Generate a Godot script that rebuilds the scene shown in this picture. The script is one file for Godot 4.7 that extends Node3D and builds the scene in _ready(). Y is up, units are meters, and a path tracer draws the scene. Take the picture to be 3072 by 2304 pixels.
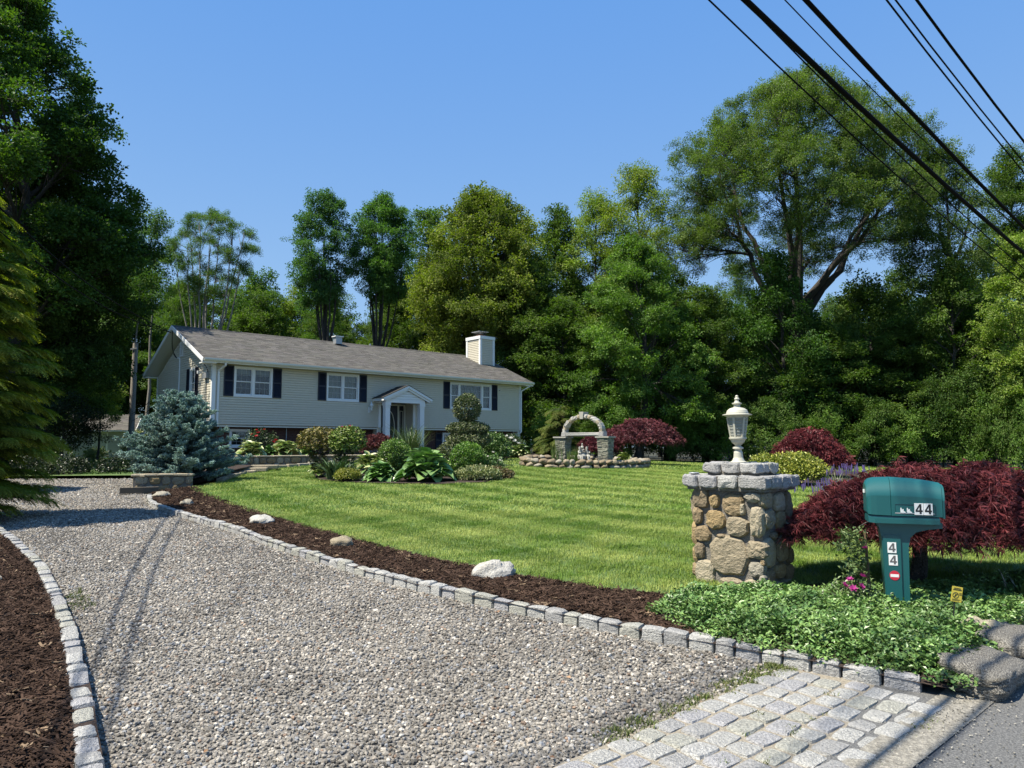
extends Node3D
# A raised-ranch house on a wooded plot, seen from the mouth of its gravel drive.
# Ground plan coordinates are (x, d): x to the right, d metres ahead of the camera (z = -d).

const BOOST := 1.4

class MB:   # collects triangles (given counter-clockwise) and commits them as one mesh
	var v := PackedVector3Array()
	var n := PackedVector3Array()
	var c := PackedColorArray()
	var col := Color(1, 1, 1)
	var colored := false
	var xf := Transform3D()
	func tri(a: Vector3, b: Vector3, d: Vector3) -> void:
		var A := xf * a
		var Bq := xf * b
		var C := xf * d
		var m := (Bq - A).cross(C - A).normalized()
		v.append(A); v.append(C); v.append(Bq)
		n.append(m); n.append(m); n.append(m)
		if colored:
			c.append(col); c.append(col); c.append(col)
	func tris(a: Vector3, b: Vector3, d: Vector3, na: Vector3, nb: Vector3, nd: Vector3) -> void:
		v.append(xf * a); v.append(xf * d); v.append(xf * b)
		n.append((xf.basis * na).normalized()); n.append((xf.basis * nd).normalized()); n.append((xf.basis * nb).normalized())
		if colored:
			c.append(col); c.append(col); c.append(col)
	func quad(a: Vector3, b: Vector3, d: Vector3, e: Vector3) -> void:
		tri(a, b, d); tri(a, d, e)
	func box(lo: Vector3, hi: Vector3) -> void:
		var p := []
		for i in 8:
			p.append(Vector3(hi.x if i & 1 else lo.x, hi.y if i & 2 else lo.y, hi.z if i & 4 else lo.z))
		quad(p[4], p[5], p[7], p[6]); quad(p[1], p[0], p[2], p[3])
		quad(p[5], p[1], p[3], p[7]); quad(p[0], p[4], p[6], p[2])
		quad(p[6], p[7], p[3], p[2]); quad(p[0], p[1], p[5], p[4])
	func bar(a: Vector3, b: Vector3, w: float, h: float) -> void:   # a box along a line
		var z := (b - a).normalized()
		var x := Vector3.UP.cross(z)
		x = Vector3.RIGHT if x.length() < 0.01 else x.normalized()
		var y := z.cross(x)
		var keep := xf
		xf = xf * Transform3D(Basis(x, y, z), a)
		box(Vector3(-w / 2, -h / 2, 0), Vector3(w / 2, h / 2, a.distance_to(b)))
		xf = keep
	func rbox(s: Vector3, e: float) -> void:   # chamfered box about the origin
		var h := s / 2
		var P := {}
		for sx in [-1, 1]:
			for sy in [-1, 1]:
				for sz in [-1, 1]:
					P[[sx, sy, sz, 0]] = Vector3(sx * h.x, sy * (h.y - e), sz * (h.z - e))
					P[[sx, sy, sz, 1]] = Vector3(sx * (h.x - e), sy * h.y, sz * (h.z - e))
					P[[sx, sy, sz, 2]] = Vector3(sx * (h.x - e), sy * (h.y - e), sz * h.z)
		var f := func(q: Array):
			var m: Vector3 = (q[1] - q[0]).cross(q[2] - q[0])
			if m.dot(q[0] + q[1] + q[2]) < 0:
				q.reverse()
			if q.size() == 4:
				quad(q[0], q[1], q[2], q[3])
			else:
				tri(q[0], q[1], q[2])
		for s1 in [-1, 1]:
			f.call([P[[s1, -1, -1, 0]], P[[s1, 1, -1, 0]], P[[s1, 1, 1, 0]], P[[s1, -1, 1, 0]]])
			f.call([P[[-1, s1, -1, 1]], P[[1, s1, -1, 1]], P[[1, s1, 1, 1]], P[[-1, s1, 1, 1]]])
			f.call([P[[-1, -1, s1, 2]], P[[1, -1, s1, 2]], P[[1, 1, s1, 2]], P[[-1, 1, s1, 2]]])
			for s2 in [-1, 1]:
				f.call([P[[s1, s2, -1, 0]], P[[s1, s2, 1, 0]], P[[s1, s2, 1, 1]], P[[s1, s2, -1, 1]]])
				f.call([P[[s1, -1, s2, 0]], P[[s1, 1, s2, 0]], P[[s1, 1, s2, 2]], P[[s1, -1, s2, 2]]])
				f.call([P[[-1, s1, s2, 1]], P[[1, s1, s2, 1]], P[[1, s1, s2, 2]], P[[-1, s1, s2, 2]]])
				for s3 in [-1, 1]:
					f.call([P[[s1, s2, s3, 0]], P[[s1, s2, s3, 1]], P[[s1, s2, s3, 2]]])
	func tube(p: PackedVector3Array, r: PackedFloat32Array, sides := 6, cap := true) -> void:
		var last := []
		var lastn := []
		var side := Vector3.ZERO
		for i in p.size():
			var dir := (p[mini(i + 1, p.size() - 1)] - p[maxi(i - 1, 0)]).normalized()
			if side == Vector3.ZERO:
				side = dir.cross(Vector3.UP if absf(dir.y) < 0.9 else Vector3.RIGHT).normalized()
			else:
				side = (side - dir * side.dot(dir)).normalized()
			var up := dir.cross(side)
			var ring := []
			var rn := []
			for k in sides:
				var a := TAU * k / sides
				var m := side * cos(a) + up * sin(a)
				rn.append(m); ring.append(p[i] + m * r[i])
			if i > 0:
				for k in sides:
					var j := (k + 1) % sides
					tris(last[k], last[j], ring[j], lastn[k], lastn[j], rn[j])
					tris(last[k], ring[j], ring[k], lastn[k], rn[j], rn[k])
			if cap and i == p.size() - 1 and r[i] > 0.004:
				for k in sides:
					tri(p[i], ring[k], ring[(k + 1) % sides])
			if cap and i == 0 and r[i] > 0.004:
				for k in sides:
					tri(p[i], ring[(k + 1) % sides], ring[k])
			last = ring; lastn = rn
	func lathe(pr: PackedVector2Array, sides := 16, lobed := 0.0) -> void:   # profile of (radius, height), upwards
		for i in pr.size() - 1:
			var e := pr[i + 1] - pr[i]
			if e.length() < 1e-5:
				continue
			for k in sides:
				var a0 := TAU * k / sides
				var a1 := TAU * (k + 1) / sides
				var f0 := 1.0 - lobed * absf(sin(a0 * 4.0))
				var f1 := 1.0 - lobed * absf(sin(a1 * 4.0))
				var d0 := Vector3(cos(a0), 0, -sin(a0))
				var d1 := Vector3(cos(a1), 0, -sin(a1))
				var n0 := (d0 * e.y + Vector3(0, -e.x, 0)).normalized()
				var n1 := (d1 * e.y + Vector3(0, -e.x, 0)).normalized()
				var A := d0 * pr[i].x * f0 + Vector3(0, pr[i].y, 0)
				var Bq := d1 * pr[i].x * f1 + Vector3(0, pr[i].y, 0)
				var C := d1 * pr[i + 1].x * f1 + Vector3(0, pr[i + 1].y, 0)
				var E := d0 * pr[i + 1].x * f0 + Vector3(0, pr[i + 1].y, 0)
				if pr[i].x > 1e-5:
					tris(A, Bq, C, n0, n1, n1)
				if pr[i + 1].x > 1e-5:
					tris(A, C, E, n0, n1, n0)
	func prism(poly: PackedVector2Array, z0: float, z1: float) -> void:   # outline in x, y; counter-clockwise
		var ix := Geometry2D.triangulate_polygon(poly)
		for i in range(0, ix.size(), 3):
			var a := poly[ix[i]]
			var b := poly[ix[i + 1]]
			var d := poly[ix[i + 2]]
			if (b - a).cross(d - a) < 0:
				var q := b
				b = d; d = q
			tri(Vector3(a.x, a.y, z1), Vector3(b.x, b.y, z1), Vector3(d.x, d.y, z1))
			tri(Vector3(a.x, a.y, z0), Vector3(d.x, d.y, z0), Vector3(b.x, b.y, z0))
		for i in poly.size():
			var a := poly[i]
			var b := poly[(i + 1) % poly.size()]
			quad(Vector3(a.x, a.y, z0), Vector3(b.x, b.y, z0), Vector3(b.x, b.y, z1), Vector3(a.x, a.y, z1))
	func blob(r: Vector3, seed_: int, rough := 0.18, ns := 12, nr := 7, freq := 1.0, smooth := true) -> void:   # a lumpy boulder
		var fn := FastNoiseLite.new()
		fn.seed = seed_; fn.frequency = freq
		var g := []
		for j in nr + 1:
			var row := PackedVector3Array()
			for i in ns:
				var th := PI * j / nr
				var ph := TAU * i / ns
				var q := Vector3(sin(th) * cos(ph), cos(th), sin(th) * sin(ph))
				var k := 1.0 + rough * 2.0 * fn.get_noise_3dv(q * 1.1) + rough * 0.7 * fn.get_noise_3dv(q * 3.0 + Vector3(9, 3, 1))
				row.append(q * r * k)
			g.append(row)
		var nm := []
		for j in nr + 1:
			var row := PackedVector3Array()
			for i in ns:
				var a: Vector3 = g[mini(j + 1, nr)][i] - g[maxi(j - 1, 0)][i]
				var b: Vector3 = g[j][(i + 1) % ns] - g[j][(i + ns - 1) % ns]
				var m := b.cross(a)
				row.append((g[j][i] as Vector3).normalized() if m.length() < 1e-7 else (m.normalized() if m.dot(g[j][i]) > 0 else -m.normalized()))
			nm.append(row)
		for j in nr:
			for i in ns:
				var k := (i + 1) % ns
				if smooth:
					if j > 0:
						tris(g[j][i], g[j][k], g[j + 1][k], nm[j][i], nm[j][k], nm[j + 1][k])
					if j < nr - 1:
						tris(g[j][i], g[j + 1][k], g[j + 1][i], nm[j][i], nm[j + 1][k], nm[j + 1][i])
				else:
					if j > 0:
						tri(g[j][i], g[j][k], g[j + 1][k])
					if j < nr - 1:
						tri(g[j][i], g[j + 1][k], g[j + 1][i])
	func mesh() -> ArrayMesh:
		var a := []
		a.resize(Mesh.ARRAY_MAX)
		a[Mesh.ARRAY_VERTEX] = v
		a[Mesh.ARRAY_NORMAL] = n
		if colored:   # stored as bytes: kept under 1 here, made up for in the material
			for i in c.size():
				c[i] = Color(c[i].r / BOOST, c[i].g / BOOST, c[i].b / BOOST)
			a[Mesh.ARRAY_COLOR] = c
		var m := ArrayMesh.new()
		m.add_surface_from_arrays(Mesh.PRIMITIVE_TRIANGLES, a)
		return m

var R := RandomNumberGenerator.new()
var M := {}          # materials
var used := {}       # names already given
const XS := [-60.0, -40.0, -22.0, -12.0, -6.0, 0.0, 6.0, 14.0, 30.0, 60.0]
const DS := [-12.0, 0.0, 4.0, 8.0, 13.0, 19.0, 24.0, 29.5, 35.0, 42.0, 55.0, 80.0, 150.0]
const HS := [
	[0, 0, 0, 0, 0, 0, 0, 0, 0, 0], [0.02, 0.02, 0.02, 0.02, 0.02, 0.02, 0.02, 0.02, 0.02, 0.02],
	[0.10, 0.10, 0.10, 0.10, 0.10, 0.10, 0.10, 0.10, 0.05, 0.05], [0.20, 0.20, 0.20, 0.20, 0.21, 0.24, 0.24, 0.20, 0.12, 0.1],
	[0.30, 0.30, 0.30, 0.30, 0.33, 0.38, 0.38, 0.32, 0.2, 0.2], [0.42, 0.42, 0.42, 0.43, 0.50, 0.55, 0.52, 0.38, 0.22, 0.2],
	[0.52, 0.52, 0.52, 0.60, 0.74, 0.70, 0.65, 0.44, 0.25, 0.2], [0.62, 0.62, 0.63, 0.90, 1.08, 0.92, 0.76, 0.50, 0.28, 0.2],
	[0.70, 0.70, 0.72, 1.15, 1.30, 1.10, 0.80, 0.5, 0.3, 0.2], [0.80, 0.80, 0.82, 1.1, 1.30, 1.28, 0.80, 0.48, 0.3, 0.2],
	[1.0, 1.0, 1.0, 1.1, 1.2, 1.2, 0.8, 0.5, 0.3, 0.2], [1.2, 1.2, 1.2, 1.2, 1.2, 1.1, 0.8, 0.5, 0.3, 0.2],
	[1.5, 1.5, 1.5, 1.5, 1.5, 1.2, 1.0, 0.6, 0.4, 0.2]]
var table := PackedFloat32Array()

func spline(a: float, b: float, c: float, d: float, t: float) -> float:
	return b + 0.5 * t * (c - a + t * (2 * a - 5 * b + 4 * c - d + t * (3 * (b - c) + d - a)))

func height_of(x: float, d: float) -> float:
	var i := 0
	while i < XS.size() - 2 and x >= XS[i + 1]:
		i += 1
	var j := 0
	while j < DS.size() - 2 and d >= DS[j + 1]:
		j += 1
	var tx := clampf((x - XS[i]) / (XS[i + 1] - XS[i]), 0, 1)
	var td := clampf((d - DS[j]) / (DS[j + 1] - DS[j]), 0, 1)
	var q := []
	for jj in range(j - 1, j + 3):
		var r: Array = HS[clampi(jj, 0, DS.size() - 1)]
		var w := XS.size() - 1
		q.append(spline(r[clampi(i - 1, 0, w)], r[i], r[i + 1], r[clampi(i + 2, 0, w)], tx))
	return spline(q[0], q[1], q[2], q[3], td)

func B(x: float, d: float) -> float:   # height of the land, from a table at one-metre steps
	var fx := clampf(x + 60.0, 0.0, 119.99)
	var fd := clampf(d + 12.0, 0.0, 110.99)
	var i := int(fx)
	var j := int(fd)
	var a := fx - i
	var b := fd - j
	var k := j * 121 + i
	return lerpf(lerpf(table[k], table[k + 1], a), lerpf(table[k + 121], table[k + 122], a), b)

func P(x: float, d: float, off := 0.0) -> Vector3:
	return Vector3(x, B(x, d) + off, -d)

func numbered(parent: Node, called: String) -> String:
	var key := [parent.get_instance_id(), called]
	var k: int = used.get(key, -1) + 1
	used[key] = k
	return called if k == 0 else "%s_%03d" % [called, k]

func tag(o: Node3D, label: String, category: String, group := "") -> Node3D:
	o.set_meta("label", label); o.set_meta("category", category)
	if group:
		o.set_meta("group", group)
	return o

func thing(called: String, label: String, category: String, at := Vector3.ZERO, turn := 0.0, group := "") -> Node3D:
	var o := Node3D.new()
	o.name = numbered(self, called)
	add_child(o, true)
	o.position = at; o.rotation.y = turn
	return tag(o, label, category, group)

func part(parent: Node3D, called: String, mesh: Mesh, mat: Material, label := "") -> MeshInstance3D:
	var o := MeshInstance3D.new()
	o.name = numbered(parent, called)
	o.mesh = mesh; o.material_override = mat
	parent.add_child(o, true)
	if label:
		o.set_meta("label", label)
	return o

func single(called: String, label: String, category: String, mesh: Mesh, mat: Material, at := Vector3.ZERO, turn := 0.0, group := "") -> MeshInstance3D:
	var o := part(self, called, mesh, mat)
	o.position = at; o.rotation.y = turn
	tag(o, label, category, group)
	return o

func structure(called: String, mesh: Mesh, mat: Material) -> MeshInstance3D:
	var o := part(self, called, mesh, mat)
	o.set_meta("kind", "structure")
	return o

func many(parent: Node3D, called: String, mesh: Mesh, mat: Material, where: Array, tint: PackedColorArray, stuff := true) -> MultiMeshInstance3D:
	var m := MultiMesh.new()
	m.transform_format = MultiMesh.TRANSFORM_3D
	m.use_colors = true
	m.mesh = mesh
	m.instance_count = where.size()
	for i in where.size():
		m.set_instance_transform(i, where[i])
		m.set_instance_color(i, tint[i])
	var o := MultiMeshInstance3D.new()
	o.name = numbered(parent, called)
	o.multimesh = m; o.material_override = mat
	parent.add_child(o, true)
	if stuff:
		o.set_meta("kind", "stuff")
	return o

func twin(o: Node3D, at: Vector3, turn: float, size: Vector3, label: String, group := "") -> Node3D:   # a copy with its parts
	var r: Node3D = o.duplicate()
	var called: String = str(o.name)
	if called.length() > 4 and called[called.length() - 4] == "_":
		called = called.substr(0, called.length() - 4)
	r.name = numbered(self, called)
	add_child(r, true)
	r.position = at; r.rotation.y = turn; r.scale = size
	r.set_meta("label", label)
	if group:
		r.set_meta("group", group)
	return r

func noise_tex(seed_: int, freq: float, a: Color, b: Color, size := 512, type := FastNoiseLite.TYPE_SIMPLEX_SMOOTH, oct := 4, mid := 0.5, gain := 0.5, span := 0.28) -> NoiseTexture2D:
	var f := FastNoiseLite.new()
	f.seed = seed_; f.frequency = freq; f.noise_type = type; f.fractal_octaves = oct; f.fractal_gain = gain
	var t := NoiseTexture2D.new()
	t.width = size; t.height = size; t.seamless = true; t.noise = f
	var g := Gradient.new()
	g.offsets = PackedFloat32Array([clampf(mid - span, 0, 1), clampf(mid + span, 0, 1)])
	g.colors = PackedColorArray([a.linear_to_srgb(), b.linear_to_srgb()])
	t.color_ramp = g
	return t

func plain(c: Color, rough := 0.8, metal := 0.0) -> StandardMaterial3D:   # c is a linear base colour
	var m := StandardMaterial3D.new()
	m.albedo_color = c.linear_to_srgb(); m.roughness = rough; m.metallic = metal
	return m

func grainy(seed_: int, a: Color, b: Color, freq: float, metres: float, rough := 0.9, bump := 0.0, bump_freq := 0.0, oct := 4, gain := 0.5, span := 0.28) -> StandardMaterial3D:
	var m := StandardMaterial3D.new()
	m.albedo_texture = noise_tex(seed_, freq, a, b, 512, FastNoiseLite.TYPE_SIMPLEX_SMOOTH, oct, 0.5, gain, span)
	m.roughness = rough
	m.uv1_triplanar = true; m.uv1_world_triplanar = true
	m.uv1_scale = Vector3.ONE / metres
	if bump > 0.0:
		m.heightmap_enabled = true; m.heightmap_scale = bump
		m.heightmap_texture = noise_tex(seed_ + 50, bump_freq if bump_freq > 0 else freq, Color.BLACK, Color.WHITE, 512, FastNoiseLite.TYPE_SIMPLEX_SMOOTH, 5, 0.5, gain)
	return m

func leafy(back: Color, rough := 0.5, spec := 0.5) -> StandardMaterial3D:   # tinted by each copy's colour
	var m := StandardMaterial3D.new()
	m.vertex_color_use_as_albedo = true
	m.albedo_color = Color(BOOST, BOOST, BOOST).linear_to_srgb()
	m.roughness = rough; m.metallic_specular = spec
	m.backlight_enabled = true; m.backlight = back.linear_to_srgb()
	m.cull_mode = BaseMaterial3D.CULL_DISABLED
	return m

func rnd(a: float, b: float) -> float:
	return R.randf_range(a, b)

func ball() -> Vector3:   # a random direction
	var y := rnd(-1, 1)
	var a := rnd(0, TAU)
	var r := sqrt(1 - y * y)
	return Vector3(r * cos(a), y, r * sin(a))

func turned(at: Vector3, s: float, tilt := 0.4) -> Transform3D:   # random heading, some tilt
	return Transform3D(Basis.from_euler(Vector3(rnd(-tilt, tilt), rnd(0, TAU), rnd(-tilt, tilt))).scaled(Vector3(s, s, s)), at)

func shade(a: Color, b: Color, t: float, jitter := 0.12) -> Color:
	var c := a.lerp(b, clampf(t, 0, 1))
	var k := 1.0 + rnd(-jitter, jitter)
	return Color(c.r * k, c.g * k, c.b * k)

func inside(p: Vector2, poly: PackedVector2Array) -> bool:
	return Geometry2D.is_point_in_polygon(p, poly)

func along(line: PackedVector2Array, step: float) -> PackedVector2Array:   # a smooth line through the points, sampled evenly
	var cv := Curve2D.new()
	for i in line.size():
		var t := (line[mini(i + 1, line.size() - 1)] - line[maxi(i - 1, 0)]) / 6.0
		cv.add_point(line[i], -t, t)
	var out := PackedVector2Array()
	var L := cv.get_baked_length()
	var k := maxi(2, int(round(L / step)))
	for i in k + 1:
		out.append(cv.sample_baked(L * i / k, true))
	return out

func sheet(poly: PackedVector2Array, step: float, off: float, wobble := 0.0) -> ArrayMesh:   # a patch of land with the outline poly
	var pts := PackedVector2Array()
	for i in poly.size():
		var a := poly[i]
		var b := poly[(i + 1) % poly.size()]
		var k := maxi(1, int(ceil(a.distance_to(b) / (step * 1.5))))
		for j in k:
			pts.append(a.lerp(b, float(j) / k))
	var box := Rect2(poly[0], Vector2.ZERO)
	for p in poly:
		box = box.expand(p)
	var y := box.position.y
	while y < box.end.y:
		var x := box.position.x
		while x < box.end.x:
			var p := Vector2(x + rnd(-0.2, 0.2) * step, y + rnd(-0.2, 0.2) * step)
			if inside(p, poly):
				pts.append(p)
			x += step
		y += step
	var ix := Geometry2D.triangulate_delaunay(pts)
	var hs := PackedVector3Array()
	for p in pts:
		hs.append(P(p.x, p.y, off + (rnd(-wobble, wobble) if wobble > 0 else 0.0)))
	var st := SurfaceTool.new()
	st.begin(Mesh.PRIMITIVE_TRIANGLES)
	st.set_smooth_group(0)
	for i in range(0, ix.size(), 3):
		var a := pts[ix[i]]
		var b := pts[ix[i + 1]]
		var c := pts[ix[i + 2]]
		if not inside((a + b + c) / 3.0, poly):
			continue
		var q := [hs[ix[i]], hs[ix[i + 1]], hs[ix[i + 2]]]
		if (b - a).cross(c - a) < 0:   # seen from above, d runs away from the camera
			q.reverse()
		st.add_vertex(q[0]); st.add_vertex(q[2]); st.add_vertex(q[1])
	st.index()
	st.generate_normals()
	return st.commit()
var KR := PackedVector2Array([Vector2(-8.96, 17.6), Vector2(-8.21, 16.18), Vector2(-7.35, 14.98), Vector2(-5.79, 13.11), Vector2(-4.57, 11.74), Vector2(-3.26, 10.04), Vector2(-2.33, 8.94), Vector2(-1.59, 8.12), Vector2(-0.99, 7.51), Vector2(-0.48, 7.07), Vector2(-0.03, 6.7), Vector2(0.38, 6.39), Vector2(0.75, 6.11), Vector2(1.09, 5.86), Vector2(1.56, 5.54), Vector2(2.0, 5.2), Vector2(2.38, 4.92), Vector2(2.78, 4.64)])
var LE := PackedVector2Array([Vector2(-8.75, 19.9), Vector2(-7.75, 18.01), Vector2(-6.6, 16.34), Vector2(-4.84, 13.76), Vector2(-3.54, 12.05), Vector2(-2.33, 10.49), Vector2(-1.21, 9.13), Vector2(-0.58, 8.5), Vector2(-0.03, 7.97), Vector2(0.46, 7.62), Vector2(0.91, 7.31), Vector2(1.33, 7.08), Vector2(1.75, 6.95)])
var KL := PackedVector2Array([Vector2(-9.6, 13.2), Vector2(-8.3, 11.75), Vector2(-7.17, 10.5), Vector2(-5.66, 8.75), Vector2(-4.93, 7.8), Vector2(-4.47, 7.2), Vector2(-4.05, 6.63), Vector2(-3.6, 6.02), Vector2(-3.28, 5.55), Vector2(-2.97, 5.1), Vector2(-2.53, 4.44), Vector2(-2.28, 4.05), Vector2(-2.0, 3.62), Vector2(-1.8, 3.2), Vector2(-1.75, 2.6)])
var island := PackedVector2Array([Vector2(-6.35, 22.9), Vector2(-5.7, 21.2), Vector2(-4.53, 20.3), Vector2(-3.16, 19.87), Vector2(-1.85, 19.63), Vector2(-0.86, 20.1), Vector2(-0.22, 21.2), Vector2(0.06, 22.6), Vector2(-0.35, 24.2), Vector2(-1.77, 25.8), Vector2(-3.4, 26.4), Vector2(-5.08, 25.7), Vector2(-6.1, 24.5)])
var house_bed := PackedVector2Array([Vector2(-5.4, 29.1), Vector2(-3.6, 30.6), Vector2(-2.3, 31.2), Vector2(-0.6, 32.3), Vector2(0.9, 34.6), Vector2(1.6, 37.0), Vector2(1.3, 39.5), Vector2(-0.2, 38.8), Vector2(-5.0, 34.7), Vector2(-8.0, 32.2)])
var pond := PackedVector2Array([Vector2(0.45, 27.75), Vector2(1.0, 27.0), Vector2(2.0, 26.6), Vector2(3.0, 26.5), Vector2(4.0, 26.85), Vector2(4.9, 27.6), Vector2(5.45, 28.7), Vector2(5.0, 29.8), Vector2(3.6, 30.4), Vector2(1.8, 30.2), Vector2(0.7, 29.2)])
var shrub_bed := PackedVector2Array([Vector2(7.0, 20.2), Vector2(9.0, 18.6), Vector2(11.0, 21.5), Vector2(13.5, 26.0), Vector2(14.6, 30.0), Vector2(13.0, 31.0), Vector2(10.0, 27.0), Vector2(7.6, 23.4)])
var vinca := PackedVector2Array([Vector2(1.2, 6.35), Vector2(1.5, 5.72), Vector2(2.0, 5.32), Vector2(2.42, 5.0), Vector2(2.86, 4.68), Vector2(3.1, 4.86), Vector2(3.55, 5.3), Vector2(4.1, 5.9), Vector2(5.0, 6.8), Vector2(5.9, 7.7), Vector2(5.2, 7.75), Vector2(4.3, 7.35), Vector2(3.4, 7.3), Vector2(2.8, 7.0), Vector2(2.1, 7.0), Vector2(1.5, 6.85)])
var lawn_edge_far := PackedVector2Array([Vector2(3.4, 7.5), Vector2(4.3, 7.55), Vector2(5.3, 7.9), Vector2(8.0, 9.6), Vector2(13.0, 13.5), Vector2(22.0, 20.5), Vector2(36.0, 32.0), Vector2(40.0, 38.0), Vector2(30.0, 39.5), Vector2(24.0, 41.0), Vector2(16.0, 42.5), Vector2(8.0, 42.8), Vector2(3.5, 42.5), Vector2(1.8, 41.0), Vector2(1.7, 37.0), Vector2(0.9, 34.6), Vector2(-0.6, 32.3), Vector2(-2.3, 31.2), Vector2(-3.6, 30.6), Vector2(-5.4, 29.1), Vector2(-7.4, 27.1), Vector2(-9.0, 25.5), Vector2(-8.9, 23.0), Vector2(-8.55, 21.0)])
var gravel: PackedVector2Array
var lawn: PackedVector2Array
var mulch_r: PackedVector2Array
var mulch_l: PackedVector2Array

func stone_block(seed_: int, s: Vector3, e: float, rough: float) -> ArrayMesh:   # a hewn granite block, edges knocked off
	var b := MB.new()
	b.rbox(s, e)
	var fn := FastNoiseLite.new()
	fn.seed = seed_; fn.frequency = 9.0
	var st := SurfaceTool.new()
	st.begin(Mesh.PRIMITIVE_TRIANGLES)
	st.set_smooth_group(-1)
	for p in b.v:
		st.add_vertex(p + Vector3(fn.get_noise_3dv(p), fn.get_noise_3dv(p + Vector3(7, 0, 0)), fn.get_noise_3dv(p + Vector3(0, 7, 0))) * rough)
	st.generate_normals()
	return st.commit()

func hewn(seed_: int, s: Vector3, square: float, rough: float, n := 3) -> ArrayMesh:   # a rough-hewn block: a cube of n by n faces a side, rounded and knocked about
	var fn := FastNoiseLite.new()
	fn.seed = seed_; fn.frequency = 7.0; fn.fractal_octaves = 2
	var b := MB.new()
	var at := func(p: Vector3) -> Vector3:
		var k := pow(pow(absf(p.x), square) + pow(absf(p.y), square) + pow(absf(p.z), square), -1.0 / square) * maxf(absf(p.x), maxf(absf(p.y), absf(p.z)))
		var q := p * k * s * 0.5
		return q + Vector3(fn.get_noise_3dv(q), fn.get_noise_3dv(q + Vector3(7, 0, 0)), fn.get_noise_3dv(q + Vector3(0, 7, 0))) * rough * 1.6
	for face in 6:
		var w: Vector3 = [Vector3.RIGHT, Vector3.LEFT, Vector3.UP, Vector3.DOWN, Vector3.BACK, Vector3.FORWARD][face]
		var u: Vector3 = [Vector3.UP, Vector3.UP, Vector3.BACK, Vector3.BACK, Vector3.RIGHT, Vector3.RIGHT][face]
		var v := w.cross(u)
		var st := func(t: float) -> float: return signf(t) * pow(absf(t), 0.55)   # rows crowd towards the edges
		for i in n:
			for j in n:
				var a: float = st.call(i * 2.0 / n - 1.0)
				var c: float = st.call((i + 1) * 2.0 / n - 1.0)
				var d: float = st.call(j * 2.0 / n - 1.0)
				var e: float = st.call((j + 1) * 2.0 / n - 1.0)
				b.quad(at.call(w + u * a + v * d), at.call(w + u * c + v * d), at.call(w + u * c + v * e), at.call(w + u * a + v * e))
	return b.mesh()

func kerb(line: PackedVector2Array, into: Node3D, far: float, side: float) -> void:
	var blocks := []
	for i in 6:
		blocks.append(hewn(300 + i, Vector3(0.23, 0.20, 0.115), 9.0, 0.010))
	var pts := along(line, 0.05)
	var i := 0
	while i < pts.size() - 6:
		var len_ := rnd(0.19, 0.27)
		var k := mini(int(len_ / 0.05), pts.size() - 1 - i)
		len_ = pts[i].distance_to(pts[i + k])
		var a := pts[i]
		var b := pts[i + k]
		var m := (a + b) / 2.0
		var t := (b - a).normalized()
		m += Vector2(t.y, -t.x) * side * 0.06
		i += k
		if m.y > far:
			continue
		var o := part(into, "kerb_stone", blocks[R.randi() % 6], M.granite[R.randi() % 5])
		o.transform = Transform3D(Basis(Vector3.UP, atan2(t.y, t.x) + rnd(-0.05, 0.05)) * Basis.from_scale(Vector3((len_ - 0.008) / 0.23, rnd(0.92, 1.05), rnd(0.9, 1.08))), P(m.x, m.y, -0.082 + rnd(-0.008, 0.010)))

func pebble(seed_: int) -> ArrayMesh:
	var b := MB.new()
	var r := RandomNumberGenerator.new()
	r.seed = seed_
	b.blob(Vector3(1.0, r.randf_range(0.5, 0.75), r.randf_range(0.6, 0.9)), seed_, 0.3, 5, 4, 1.3, false)
	return b.mesh()

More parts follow.
